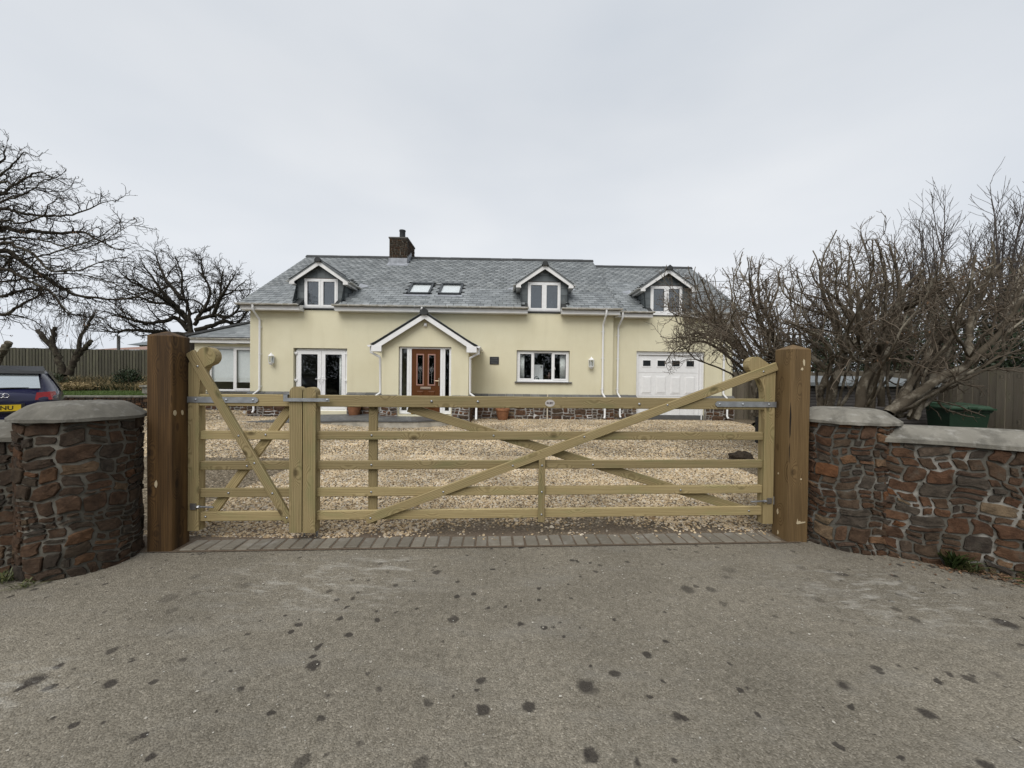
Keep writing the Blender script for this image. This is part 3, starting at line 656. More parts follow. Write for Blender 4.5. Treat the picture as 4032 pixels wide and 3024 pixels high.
rail(sml, .19, .215, .90, 1.215, .074, t_f + RT + .001, t_f + RT + .033, 'back_brace')
for (s, z) in ((5.07, 1.545), (1.585, .247), (2.20, .468), (2.80, .694), (3.43, .948), (4.18, 1.235)): bolt(big, s, z, t_f - .033)
for (s, z) in ((3.058, .695), (3.058, .462), (3.058, .263)): bolt(big, s, z, t_f - .033)
for (s, z) in ((1.58, .952), (1.58, .697), (1.58, .462), (2.63, .952), (3.52, .694), (4.33, .462), (4.98, .266)): bolt(big, s, z, t_f)
for (s, z) in ((2.09, 1.25), (2.49, 1.25), (3.93, 1.24), (4.36, 1.255)): bolt(big, s, z, TF + .004, .008, True)
for (s, z) in ((.173, 1.527), (.50, .95), (.628, .72), (.775, .465), (.893, .258)): bolt(sml, s, z, t_f - .033)
for (s, z) in ((.70, .955), (.55, .69), (.40, .462), (.215, .262)): bolt(sml, s, z, t_f)
def strap(root, s0, s1, z, tip, out):
    h = .0245; c = .018 if s1 > s0 else -.018
    mb = MB().prism([(s0, TF - .006, z - h), (s1 - c, TF - .006, z - h), (s1, TF - .006, z - h * .3), (s1, TF - .006, z + h * .3), (s1 - c, TF - .006, z + h), (s0, TF - .006, z + h)], (0, .0055, 0))
    hinge = mb.build('hinge_strap', METAL, root)
    for q in (.12, .55, .93): bolt(root, s0 + (s1 - s0) * q, z, TF - .006, .0105, mat=METAL)
strap(big, 5.206, 4.63, 1.246, 0, 0)
for q in (0,): pass
strap(sml, .083, .65, 1.25, 0, 0)
# loop latch over both stiles
lt = MB(); tL = TF - .034
lt.box(.872, 1.246, tL - .0065, tL, 1.243, 1.271).box(.872, .905, tL - .0065, tL, 1.271, 1.301).box(.872, .905, tL - .0065, TB + .03, 1.296, 1.3025)
lt.box(.878, .90, TB + .024, TB + .03, 1.25, 1.296)
lt.build('loop_latch', METAL, big); bolt(big, 1.228, 1.257, tL - .0065, .011, mat=METAL)
for root, s in ((sml, .985), (big, 1.094)):
    MB().tube([(s, TB + .03, .052), (s, TB + .03, .62)], .0095, 8).tube([(s, TB + .03, .62), (s, TB + .075, .62)], .0095, 8).build('drop_bolt', METAL, root, smooth=True)
# lower hinge eyes
def low_hinge(root, s0, s1, z, sg):
    MB().box(min(s0, s0 - sg * .045), max(s0, s0 - sg * .045), TF - .012, TF, z - .025, z + .025).tube([(s0 + sg * .02, TF - .01, z), (s1, TF - .03, z)], .0085, 8).lathe((s0 + sg * .03, TF - .02, z), [(.016, -.008), (.016, .008)], 6, (0, 1, 0), (0, 0, 1), (1, 0, 0)).build('lower_hinge', BOLT, root)
low_hinge(sml, .155, .31, .357, 1); low_hinge(big, 5.135, 4.96, .365, -1)
MB().box(5.198, 5.206, TF - .004, TB, .33, .40).build('hinge_pin', METAL, big)
# maker's oval sticker
stick = MB().lathe((0, 0, 0), [(1, 0), (1, .0015)], 24, (.043, 0, 0), (0, 0, .031), (0, -1, 0)); st_o = stick.build('maker_sticker', plain('sticker_white', (0.48, 0.45, 0.42), 0.5), big)
st_o.location = (3.123, TF + .0035, 1.242)
INK = plain('sticker_ink', (0.06, 0.04, 0.045), 0.6)
def text_obj(name, body, size, mat, parent, loc, rot=(math.pi / 2, 0, 0), ext=.0006, align='CENTER', bold=0.0):
    cu = bpy.data.curves.new(name, 'FONT'); cu.body = body; cu.size = size; cu.extrude = ext; cu.align_x = align; cu.align_y = 'CENTER'; cu.offset = bold
    tmp = bpy.data.objects.new(name, cu); COL.objects.link(tmp)
    me = bpy.data.meshes.new_from_object(tmp.evaluated_get(bpy.context.evaluated_depsgraph_get())); bpy.data.objects.remove(tmp)
    me.materials.clear(); me.materials.append(mat); o = link(name, me, parent); o.location = loc; o.rotation_euler = rot; return o
text_obj('lettering', 'RUBY', .024, INK, st_o, (0, -.003, 0), bold=.0006)
# ------------------------------------------------------------------ the house (local x along the front, y into the house)
HY = math.radians(1.04)
house = empty('house', (0, 13.1, 0), HY, 'cream rendered house with slate roof, three dormers, porch and garage door', 'house')
def wall_holes(mb, x0, x1, z0, z1, y0, y1, holes):
    xs = sorted({x0, x1, *[h[0] for h in holes], *[h[1] for h in holes]}); zs = sorted({z0, z1, *[h[2] for h in holes], *[h[3] for h in holes]})
    xs = [x for x in xs if x0 <= x <= x1]; zs = [z for z in zs if z0 <= z <= z1]
    def solid(i, k):
        if i < 0 or k < 0 or i >= len(xs) - 1 or k >= len(zs) - 1: return False
        cx, cz = (xs[i] + xs[i + 1]) / 2, (zs[k] + zs[k + 1]) / 2
        return not any(h[0] < cx < h[1] and h[2] < cz < h[3] for h in holes)
    for i in range(len(xs) - 1):
        for k in range(len(zs) - 1):
            if not solid(i, k): continue
            a, b, c, d = xs[i], xs[i + 1], zs[k], zs[k + 1]
            mb.add([(a, y0, c), (b, y0, c), (b, y0, d), (a, y0, d)], [(0, 1, 2, 3)]); mb.add([(a, y1, c), (b, y1, c), (b, y1, d), (a, y1, d)], [(3, 2, 1, 0)])
            if not solid(i - 1, k): mb.add([(a, y0, c), (a, y1, c), (a, y1, d), (a, y0, d)], [(3, 2, 1, 0)])
            if not solid(i + 1, k): mb.add([(b, y0, c), (b, y1, c), (b, y1, d), (b, y0, d)], [(0, 1, 2, 3)])
            if not solid(i, k - 1): mb.add([(a, y0, c), (b, y0, c), (b, y1, c), (a, y1, c)], [(3, 2, 1, 0)])
            if not solid(i, k + 1): mb.add([(a, y0, d), (b, y0, d), (b, y1, d), (a, y1, d)], [(0, 1, 2, 3)])
    return mb
XL, XR, XG = -8.82, 3.44, 7.73
EV, RG = (-0.36, 3.84), (4.0, 6.72)            # main roof: eaves and ridge (y, z)
EVG, RGG = (-0.10, 3.80), (4.0, 6.49)
def roof_z(y, e=EV, r=RG): return e[1] + (y - e[0]) * (r[1] - e[1]) / (r[0] - e[0])
def roof_y(z, e=EV, r=RG): return e[0] + (z - e[1]) * (r[0] - e[0]) / (r[1] - e[1])
DORM = [(-6.46, 0.0, EV, RG), (1.06, 0.0, EV, RG), (5.35, 0.25, EVG, RGG)]     # centre x, wall y, roof it grows from
DW, DWIN = 0.79, 0.555
doors_x = (-7.38, -5.58); win_x = (0.15, 1.96); gar_x = (4.34, 6.76)
# rendered walls
top = 3.70
h_main = [(-7.38, -5.58, 0.30, 2.42), (0.15, 1.96, 1.37, 2.44), (-3.40, -1.95, 0.33, 2.3)] + [(c - DWIN, c + DWIN, 3.80, 4.76) for c, wy, e, r in DORM[:2]]
wm = wall_holes(MB(), XL, XR, 0.0, top, 0.0, 0.28, h_main[:3])
for c, wy, e, r in DORM[:2]: pass
wm.box(XL, XL + .28, 0.28, 8.3, 0, top).box(XL + .28, XR, 8.02, 8.3, 0, top)
wm.prism([(XL, 0.05, top), (XL, 8.25, top), (XL, 4.0, 6.5)], (.28, 0, 0))
wm.build('main_wall', RENDER, house)
wg = wall_holes(MB(), XR, XG, 0.0, top, 0.25, 0.5, [(gar_x[0], gar_x[1], 0.05, 2.48)])
wg.box(XG - .25, XG, 0.5, 8.0, 0, top).box(XR, XG - .25, 7.75, 8.0, 0, top).prism([(XG - .25, 0.3, top), (XG - .25, 7.95, top), (XG - .25, 4.0, 6.3)], (.25, 0, 0))
wg.build('garage_wall', RENDER, house)
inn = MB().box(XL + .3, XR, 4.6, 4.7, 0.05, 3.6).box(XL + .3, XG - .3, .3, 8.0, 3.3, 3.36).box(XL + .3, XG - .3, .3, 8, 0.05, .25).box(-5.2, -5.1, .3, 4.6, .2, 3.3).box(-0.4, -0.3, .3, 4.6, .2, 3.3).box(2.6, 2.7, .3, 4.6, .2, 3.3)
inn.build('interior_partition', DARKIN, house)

# windows -----------------------------------------------------------
def window(name, x0, x1, z0, z1, y, lights, fw=.055, sash=.045, glass=None, handle=False, cill=True):
    """lights: list of (x0, x1, has own sash); each light has its pane"""
    glass = glass or GLASS
    f = MB().box(x0, x1, y, y + .07, z0, z0 + fw).box(x0, x1, y, y + .07, z1 - fw, z1).box(x0, x0 + fw, y, y + .07, z0 + fw, z1 - fw).box(x1 - fw, x1, y, y + .07, z0 + fw, z1 - fw)
    root = f.build(name, UPVC, house)
    for i, (a, b, s) in enumerate(lights):
        if i: MB().box(lights[i - 1][1], a, y + .002, y + .068, z0 + fw, z1 - fw).build('mullion', UPVC, root)
        w = sash if s else 0.012; c, d = z0 + fw, z1 - fw
        yy = y - .012 if s else y + .012
        sm = MB().box(a - .012 * s, b + .012 * s, yy, yy + .055, c - .012 * s, c + w).box(a - .012 * s, b + .012 * s, yy, yy + .055, d - w, d + .012 * s).box(a - .012 * s, a + w, yy, yy + .055, c + w, d - w).box(b - w, b + .012 * s, yy, yy + .055, c + w, d - w)
        sm.build('sash', UPVC, root)
        gk = MB().box(a + w, b - w, y + .03, y + .034, c + w, d - w); gk.build('pane', glass, root)
        MB().box(a + w, a + w + .008, y + .02, y + .029, c + w, d - w).box(b - w - .008, b - w, y + .02, y + .029, c + w, d - w).box(a + w, b - w, y + .02, y + .029, d - w - .008, d - w).build('gasket', BLACK, root)
    return root
window('front_window', .165, 1.945, 1.385, 2.42, .09, [(.22, .70, 1), (.745, 1.365, 0), (1.41, 1.89, 1)])
MB().box(.09, 2.04, -.075, .20, 1.335, 1.372).build('slate_sill', SLATE_F, house)
MB().box(.17, 1.94, .03, .10, 1.372, 1.388).build('upvc_sill', UPVC, house)
MB().tube([(1.475, .07, 1.80), (1.475, .05, 1.80), (1.455, .05, 1.88)], .008, 6).build('window_handle', UPVC, house)
MB().tube([(1.34, 1.7, 1.5), (1.34, 1.7, 1.6)], .002, 3)

# french doors
fd = MB().box(-7.34, -7.29, .10, .17, .33, 2.40).box(-5.67, -5.62, .10, .17, .33, 2.40).box(-7.34, -5.62, .10, .17, 2.35, 2.40).box(-7.34, -5.62, .09, .18, .30, .35).build('french_door_frame', UPVC, house)
for a, b, hx, sg in ((-7.285, -6.485, -6.53, -1), (-6.475, -5.675, -6.43, 1)):
    lf = MB().box(a, b, .085, .15, .355, .52).box(a, b, .085, .15, 2.22, 2.345).box(a, a + .125, .085, .15, .52, 2.22).box(b - .125, b, .085, .15, .52, 2.22).build('french_door', UPVC, house)
    MB().box(a + .125, b - .125, .11, .115, .52, 2.22).build('pane', GLASS, lf)
    MB().box(a + .125, a + .14, .095, .109, .52, 2.22).box(b - .14, b - .125, .095, .109, .52, 2.22).box(a + .14, b - .14, .095, .109, 2.205, 2.22).build('gasket', BLACK, lf)
    MB().box(hx - .018, hx + .018, .07, .085, 1.22, 1.46).tube([(hx, .07, 1.38), (hx, .04, 1.38), (hx + sg * .13, .04, 1.38)], .010, 8).build('handle', UPVC, lf)
    MB().lathe((hx, .069, 1.28), [(.014, 0), (.014, .004)], 8, (1, 0, 0), (0, 0, 1), (0, -1, 0)).build('keyhole', METAL, lf)
for x in (-7.33, -5.63):
    for z in (1.35, 2.26): MB().box(x - .05, x + .05, .055, .10, z - .03, z + .03).tube([(x, .065, z - .07), (x, .065, z + .02)], .012, 8).build('door_hinge', UPVC, house)

# garage door: white panels with four small lights
gy = .37
gf = MB().box(4.36, 4.43, gy - .05, gy + .06, .10, 2.44).box(6.60, 6.75, gy - .05, gy + .06, .10, 2.44).box(4.43, 6.60, gy - .05, gy + .06, 2.36, 2.44).build('garage_door_frame', UPVC, house)
MB().box(4.34, 6.76, gy - .07, gy - .05, 2.425, 2.478).build('frame_head_trim', UPVC2, house)
MB().box(6.66, 6.70, gy - .075, gy - .05, .1, 2.42).build('frame_cover_strip', UPVC, house)
gd = MB(); sec = [(.115, .72), (.727, 1.05), (1.05, 1.735), (1.742, 2.355)]
for a, b in ((.115, .90), (.907, 1.735), (1.742, 2.355)): gd.box(4.435, 6.595, gy, gy + .03, a, b)
gdo = gd.build('garage_door', UPVC, house)
for i in range(4):
    x0 = 4.565 + i * .514; x1 = x0 + .36
    for (z0, z1) in ((.19, .80), (1.0, 1.62)):
        c = .045; y = gy
        p = [(x0, z0), (x1, z0), (x1, z1), (x0, z1)]; q = [(x0 + c, z0 + c), (x1 - c, z0 + c), (x1 - c, z1 - c), (x0 + c, z1 - c)]; q2 = [(x0 + 2 * c, z0 + 2 * c), (x1 - 2 * c, z0 + 2 * c), (x1 - 2 * c, z1 - 2 * c), (x0 + 2 * c, z1 - 2 * c)]
        mb = MB(); mb.add([(a, y - .001, z) for a, z in p] + [(a, y - .016, z) for a, z in q] + [(a, y - .016, z) for a, z in q2][:0], [(0, 1, 5, 4), (1, 2, 6, 5), (2, 3, 7, 6), (3, 0, 4, 7), (4, 5, 6, 7)]); mb.build('raised_panel', UPVC, gdo)
        MB().box(x0 - .014, x1 + .014, gy - .007, gy, z0 - .016, z0 - .004).box(x0 - .014, x1 + .014, gy - .007, gy, z1 + .004, z1 + .014).build('panel_moulding', UPVC, gdo)
    wz0, wz1, wx0, wx1 = 1.965, 2.165, x0 + .045, x0 + .315
    MB().box(wx0 - .03, wx1 + .03, gy - .014, gy, wz0 - .03, wz0).box(wx0 - .03, wx1 + .03, gy - .014, gy, wz1, wz1 + .03).box(wx0 - .03, wx0, gy - .014, gy, wz0, wz1).box(wx1, wx1 + .03, gy - .014, gy, wz0, wz1).build('light_frame', UPVC, gdo)
    MB().box(wx0, wx1, gy - .004, gy, wz0, wz1).build('light_pane', plain('dark_tinted_pane', (0.022, 0.025, 0.027), 0.08, var=.05), gdo)

# plinth of rubble under a slate ledge ---------------------------------
def plinth(name, x0, x1, y, z1, gaps, seed, indiv, wall_ends=True, ledge=True):
    rg = random.Random(seed); z0 = 0.04
    xs = [x0] + [g for ab in gaps for g in ab] + [x1]
    cells = []
    core = MB()
    for a, b in zip(xs[::2], xs[1::2]):
        core.box(a, b, y, y + .10, -.05, z1)
        cells += rubble_cells(b - a, z1 - z0 + .01, rg, 0.42, 0.22, 0.10, 0.055, a, z0)
    root = core.build(name, MORTAR_H, house)
    def mp(s, z, d):
        s2, z2 = warp(s, z, .7); return Vector((s2, y - d, min(z2, z1 - .004)))
    cells.sort(key=lambda c: -c[2] * c[3]); rest = MB(); rr = []
    for i, c in enumerate(cells):
        if i < indiv:
            mb = stone_mb(c, 0.034, rg.uniform(0.008, 0.022), mp, rg)
            if mb: mb.build('stone', STONE, root, smooth=True)
        else:
            n0 = len(rest.v); stone_mb(c, 0.034, rg.uniform(0.008, 0.022), mp, rg, rest); rr += [rg.random()] * (len(rest.v) - n0)
    if rest.v:
        o = rest.build('small_stones', STONE_J, root, smooth=True); o['kind'] = 'stuff'
        at = o.data.attributes.new('rnd', 'FLOAT', 'POINT'); at.data.foreach_set('value', rr)
    if ledge:
        for a, b in zip(xs[::2], xs[1::2]):
            k = max(1, round((b - a) / .29)); w = (b - a) / k
            for i in range(k):
                p0, p1 = a + i * w + .003, a + (i + 1) * w - .003; dz = rg.uniform(-.004, .004)
                MB().hexa([(p0, y - .045, z1 - .004 + dz), (p1, y - .045, z1 - .004 + dz), (p1, y + .09, z1 + .075 + dz), (p0, y + .09, z1 + .075 + dz), (p0, y - .045, z1 + .012 + dz), (p1, y - .045, z1 + .012 + dz), (p1, y + .09, z1 + .092 + dz), (p0, y + .09, z1 + .092 + dz)]).build('ledge_slate', SLATE_F, root)
    return root
plinth('stone_plinth', XL - .05, XR + .05, -.075, .865, [(-7.40, -5.56), (-4.0, -1.36)], 5, 290)
plinth('garage_plinth', XR + .06, XG + .05, .175, .865, [(gar_x[0], gar_x[1])], 6, 120)
# repointed patches
for (x0, x1, z0, z1) in ((-8.30, -7.95, .12, .30), (-9.0, -8.9, .2, .3), (.55, .95, .14, .28), (2.55, 2.75, .12, .33)):
    MB().prism([(a, -.083, z) for a, z in oval((x0 + x1) / 2, (z0 + z1) / 2, (x1 - x0) / 2, (z1 - z0) / 2, 11, .25)], (0, .01, 0)).build('cement_patch', plain('white_cement', (0.55, 0.54, 0.52), .9, 0, .2, 12, .4), house)

# roof ------------------------------------------------------------------
def slab(mb, x0, x1, e, r, t=.06, drop=.02):
    sl = Vector((0, r[0] - e[0], r[1] - e[1])).normalized(); n = Vector((0, -sl.z, sl.y))
    a = [Vector((x0, e[0], e[1])), Vector((x1, e[0], e[1])), Vector((x1, r[0], r[1])), Vector((x0, r[0], r[1]))]
    return mb.hexa([p - n * (t + drop) for p in a] + [p - n * drop for p in a])
def dslab(mb, x0, x1, e, r, cs):
    xs = x0
    for c in cs:
        slab(mb, xs, c - DW + .02, e, r); y1 = .03 if e is EV else .28; ys = roof_y(4.62, e, r)
        for a, b in ((c - DW + .02, c - DWIN - .01), (c + DWIN + .01, c + DW - .02)): slab(mb, a, b, e, (y1, roof_z(y1, e, r)))
        slab(mb, c - DW + .02, c + DW - .02, (ys, roof_z(ys, e, r)), r); xs = c + DW - .02
    slab(mb, xs, x1, e, r); return mb
rf = MB(); dslab(rf, XL - .16, XR + .16, EV, RG, [-6.46, 1.06])
rf.hexa([(XL - .16, 4.0, 6.62), (XR + .16, 4.0, 6.62), (XR + .16, 8.5, 3.72), (XL - .16, 8.5, 3.72), (XL - .16, 4.0, 6.70), (XR + .16, 4.0, 6.70), (XR + .16, 8.5, 3.80), (XL - .16, 8.5, 3.80)])
roof = rf.build('main_roof', GAP, house)
rg2 = MB(); dslab(rg2, XR + .17, XG + .28, EVG, RGG, [5.35]); rg2.hexa([(XR + .17, 4.0, 6.40), (XG + .28, 4.0, 6.40), (XG + .28, 8.2, 3.7), (XR + .17, 8.2, 3.7), (XR + .17, 4.0, 6.47), (XG + .28, 4.0, 6.47), (XG + .28, 8.2, 3.78), (XR + .17, 8.2, 3.78)])
roof_g = rg2.build('garage_roof', GAP, house)
VEL = [(-3.72, -2.90), (-2.62, -1.82)]; VELY = (.42, 1.30)
CHX, CHY = (-5.20, -4.45), (3.35, 4.65)
def blocked(x, y, m=0.0):
    for c, wy, e, r in DORM:
        z = roof_z(y, e, r)
        if z < 4.66 and abs(x - c) < DW - .02 and y > wy - .3: return True
        if z >= 4.6 and z < 5.30 and abs(x - c) < (5.34 - z) * 1.40 + .02: return True
        if y < wy + .05 and abs(x - c) < DWIN + .02: return True
    for a, b in VEL:
        if a - .05 < x < b + .05 and VELY[0] - .08 < y < VELY[1] + .08: return True
    return CHX[0] < x < CHX[1] and y > CHY[0] + .1
def slates(root, x0, x1, e, r, rows, wid, seed, ntop):
    rg = random.Random(seed); E_, R_ = Vector((0, e[0], e[1])), Vector((0, r[0], r[1])); d = R_ - E_; L = d.length; d.normalize(); n = Vector((0, -d.z, d.y)); ex = L / rows
    me = [MB().box(-wid / 2 + .006 + k * .001, wid / 2 - .006, 0, ex * 1.5, -.004, .009).mesh('slate', SLATE) for k in range(3)]
    V = []; R = []; cnt = 0
    rot = Matrix((Vector((1, 0, 0)), d, n)).transposed()
    for i in range(rows):
        off = (i % 2) * wid / 2 + rg.uniform(-.01, .01); x = x0 - wid + off
        while x < x1 + wid:
            cxx = x + wid / 2; w0, w1 = max(cxx - wid / 2, x0), min(cxx + wid / 2, x1); x += wid
            if w1 - w0 < .05: continue
            y = e[0] + d.y * (i + .5) * ex
            if blocked((w0 + w1) / 2, y): continue
            base = E_ + d * (i * ex - .03 * (i == 0) + rg.uniform(-.003, .003)) + n * (.010 + rg.uniform(0, .004)); base.x = (w0 + w1) / 2
            full = abs((w1 - w0) - wid) < 1e-4
            tilt = -.05 + rg.uniform(-.006, .006)
            if full and cnt < ntop:
                o = link('slate', me[rg.randrange(3)], root); m4 = (rot @ Matrix.Rotation(tilt, 3, 'X') @ Matrix.Rotation(rg.uniform(-.006, .006), 3, 'Z')).to_4x4(); m4.translation = base; o.matrix_local = m4; cnt += 1
            else:
                hw = (w1 - w0) / 2 - .006; q = rg.random(); dd = d * 1 + n * math.sin(tilt); l = ex * 1.5 if i < rows - 1 else ex
                for zz in (-.004, .009):
                    for (sx, sl) in ((-1, 0), (1, 0), (1, 1), (-1, 1)):
                        V.append(base + Vector((sx * hw, 0, 0)) + dd * (l * sl) + n * zz); R.append(q)
    V = np.array([tuple(v) for v in V]); k = len(V) // 8; b = (np.arange(k) * 8)[:, None]
    Fq = np.concatenate([b + np.array(f) for f in ((3, 2, 1, 0), (4, 5, 6, 7), (0, 1, 5, 4), (1, 2, 6, 5), (2, 3, 7, 6), (3, 0, 4, 7))])
    o = np_mesh('slate_courses', V, Fq, SLATE_J, root, R); o['kind'] = 'stuff'
slates(roof, XL - .15, XR + .15, EV, RG, 29, .25, 3, 295)
slates(roof_g, XR + .17, XG + .27, EVG, RGG, 27, .25, 4, 180)
# ridge tiles, each its own piece
def ridge(root, x0, x1, y, z, step=.45, w=.14):
    k = max(1, round((x1 - x0) / step)); st = (x1 - x0) / k
    for i in range(k):
        a, b = x0 + i * st + .003, x0 + (i + 1) * st - .003; j = rng.uniform(-.005, .005)
        MB().prism([(a, y - w, z - .085 + j), (a, y - w * .9, z - .055 + j), (a, y - .03, z + .035 + j), (a, y + .03, z + .035 + j), (a, y + w * .9, z - .055 + j), (a, y + w, z - .085 + j)], (b - a, 0, 0)).build('ridge_tile', RIDGE, root)
ridge(roof, XL - .17, XR + .17, 4.0, 6.755); ridge(roof_g, XR + .19, XG + .30, 4.0, 6.52)
# verge trims
for x, e, r, nm, par in ((XL - .175, EV, RG, 'verge', roof), (XG + .29, EVG, RGG, 'verge', roof_g)):
    MB().hexa([(x - .015, e[0], e[1] - .16), (x + .015, e[0], e[1] - .16), (x + .015, r[0], r[1] - .16), (x - .015, r[0], r[1] - .16), (x - .015, e[0], e[1] - .015), (x + .015, e[0], e[1] - .015), (x + .015, r[0], r[1] - .015), (x - .015, r[0], r[1] - .015)]).build(nm, SLATE_D, par)

# fascia, soffit and gutters, broken at the dormers
def fascia(x0, x1, y, z0, z1, wy):
    MB().box(x0, x1, y, y + .02, z0, z1).box(x0, x1, y + .02, wy + .01, z0, z0 + .012).build('fascia', UPVC2, house)
def gutter(x0, x1, y, z, r=.056, name='gutter'):
    mb = MB(); n = 9; pr_ = [(r * math.cos(math.pi + math.pi * i / n), r * math.sin(math.pi + math.pi * i / n)) for i in range(n + 1)] + [((r - .006) * math.cos(-math.pi * i / n), (r - .006) * math.sin(-math.pi * i / n)) for i in range(n + 1)]
    mb.prism([(x0, y + a, z + b) for a, b in pr_], (x1 - x0, 0, 0))
    for x in (x0, x1 - .008): mb.prism([(x, y + a, z + b) for a, b in pr_[:n + 1]], (.008, 0, 0))
    k = max(2, int((x1 - x0) / .95)); g = mb.build(name, GUTTER, house, smooth=True)
    for i in range(k):
        x = x0 + (i + .5) * (x1 - x0) / k
        MB().prism([(x, y + a * 1.09, z + b * 1.09) for a, b in pr_[:n + 1]], (.028, 0, 0)).build('gutter_bracket', UPVC, g)
gz0 = 3.835
for a, b in ((XL - .14, -6.46 - DWIN - .01), (-6.46 + DWIN + .03, 1.06 - DWIN - .02), (1.06 + DWIN + .03, XR + .14)): fascia(a, b, -.30, 3.64, 3.80, 0)
for a, b in ((XL - .24, -6.46 - DWIN - .02), (-6.46 + DWIN - .03, 1.06 - DWIN + .01), (1.06 + DWIN - .01, XR + .20)): gutter(a, b, -.385, gz0)
for a, b in ((XR + .06, 5.35 - DWIN - .02), (5.35 + DWIN + .02, XG + .28)): fascia(a, b, -.05, 3.61, 3.76, .25)
for a, b in ((XR + .16, 5.35 - DWIN + .02), (5.35 + DWIN - .02, XG + .32)): gutter(a, b, -.125, 3.80)

# dormers ---------------------------------------------------------------
SLM = {}
for c, wy, e, r in DORM:
    zt = 5.34; zf = 4.66; ov = .20; hw = .965
    yb = roof_y(zt, e, r) + .15; yf = roof_y(zf, e, r) + .1
    # slate-hung front: strips beside the window, gable above; cheeks to the roof
    body = MB()
    for sg in (-1, 1):
        xo, xi = c + sg * DW, c + sg * DWIN
        zb = 3.93
        body.add([(xo, wy, 3.86), (xo, roof_y(3.86, e, r), 3.86), (xo, roof_y(4.75, e, r), 4.75), (xo, wy, 4.75), (xo - sg * .06, wy, 3.86), (xo - sg * .06, roof_y(3.86, e, r), 3.86), (xo - sg * .06, roof_y(4.75, e, r), 4.75), (xo - sg * .06, wy, 4.75)], [(0, 1, 2, 3), (7, 6, 5, 4), (3, 2, 6, 7), (0, 3, 7, 4)])
        body.box(min(xo, xi), max(xo, xi), wy + .001, wy + .06, 3.86, 4.78)
    body.prism([(c - DW, wy + .001, 4.76), (c + DW, wy + .001, 4.76), (c + DW, wy + .001, 4.80), (c, wy + .001, 5.28), (c - DW, wy + .001, 4.80)], (0, .06, 0))
    body.box(c - DWIN, c + DWIN, wy + .5, wy + .55, 3.7, 4.9)
    bo = body.build('dormer_body', SLATE_D, house)
    for sg in (-1, 1):                                   # hung slates on front strips and cheeks
        for k in range(4):
            z0 = 3.86 + k * .232; x0, x1 = sorted((c + sg * (DWIN + .01), c + sg * (DW + .012)))
            MB().hexa([(x0, wy - .018, z0), (x1, wy - .018, z0), (x1, wy - .004, z0), (x0, wy - .004, z0), (x0, wy - .008, z0 + .236), (x1, wy - .008, z0 + .236), (x1, wy, z0 + .236), (x0, wy, z0 + .236)]).build('hung_slate', SLATE_D, bo)
            yy0 = wy - .01; yend = roof_y(z0 + .1, e, r)
            kk = 0
            while yy0 < yend - .02 and kk < 6:
                y1 = min(yy0 + .25, yend + .1); xx = c + sg * (DW + .004)
                MB().hexa([(xx + sg * .016, yy0, z0), (xx + sg * .016, y1 - .005, z0), (xx, y1 - .005, z0), (xx, yy0, z0), (xx + sg * .006, yy0, z0 + .23), (xx + sg * .006, y1 - .005, z0 + .23), (xx, y1 - .005, z0 + .23), (xx, yy0, z0 + .23)]).build('hung_slate', SLATE_D, bo); yy0 = y1; kk += 1
    for k, (z0, n) in enumerate(((4.775, 5), (4.985, 3))):
        z1 = z0 + .205; half = (5.28 - z0) / (5.28 - 4.80) * DW; half = min(half, DW) * .97; half1 = max(.03, (5.28 - z1) / .48 * DW * .95)
        for i in range(n):
            a, b = -half + 2 * half * i / n, -half + 2 * half * (i + 1) / n; a1, b1 = max(-half1, min(half1, a)), max(-half1, min(half1, b))
            if b1 - a1 < .01: a1, b1 = (a1 - .005, b1 + .005)
            MB().hexa([(c + a + .004, wy - .016, z0), (c + b - .004, wy - .016, z0), (c + b - .004, wy - .003, z0), (c + a + .004, wy - .003, z0), (c + a1 + .003, wy - .008, z1), (c + b1 - .003, wy - .008, z1), (c + b1 - .003, wy - .001, z1), (c + a1 + .003, wy - .001, z1)]).build('hung_slate', SLATE_D, bo)
    # roof planes
    dr = MB()
    for sg in (-1, 1):
        F0, F1 = Vector((c, wy - ov, zt)), Vector((c + sg * hw, wy - ov, zf)); B0, B1 = Vector((c, yb, zt)), Vector((c + sg * hw, yf, zf)); dn = Vector((0, 0, -.05))
        dr.hexa([F1 + dn, B1 + dn, B0 + dn, F0 + dn, F1, B1, B0, F0])
    dro = dr.build('dormer_roof', SLATE, house)
    for sg in (-1, 1):                                   # slate courses up each side
        rows = 5
        for i in range(rows):
            q0, q1 = i / rows, (i + 1.25) / rows; q1 = min(q1, 1.0)
            x0, x1, z0, z1 = c + sg * (hw + .02) * (1 - q0) , c + sg * hw * (1 - q1), zf + (zt - zf) * q0, zf + (zt - zf) * q1
            yend = roof_y(z0, e, r) + .02; y = wy - ov - .03; j = 0
            while y < yend - .05:
                y2 = min(y + .25, yend)
                up = .012
                MB().hexa([(x0, y + .003, z0 + up - .006), (x0, y2 - .003, z0 + up - .006), (x1, y2 - .003, z1 + .001), (x1, y + .003, z1 + .001), (x0, y + .003, z0 + up + .004), (x0, y2 - .003, z0 + up + .004), (x1, y2 - .003, z1 + .007), (x1, y + .003, z1 + .007)]).build('slate', SLATE, dro); y = y2
    # ridge and its blunt front cap
    k = int((yb - wy + ov) / .42) + 1; st = (yb - wy + ov + .05) / k
    for i in range(k):
        y = wy - ov - .06 + i * st
        MB().prism([(c - .12, y + .003, zt - .065), (c - .02, y + .003, zt + .045), (c + .02, y + .003, zt + .045), (c + .12, y + .003, zt - .065)], (0, st - .006, 0)).build('ridge_tile', RIDGE, dro)
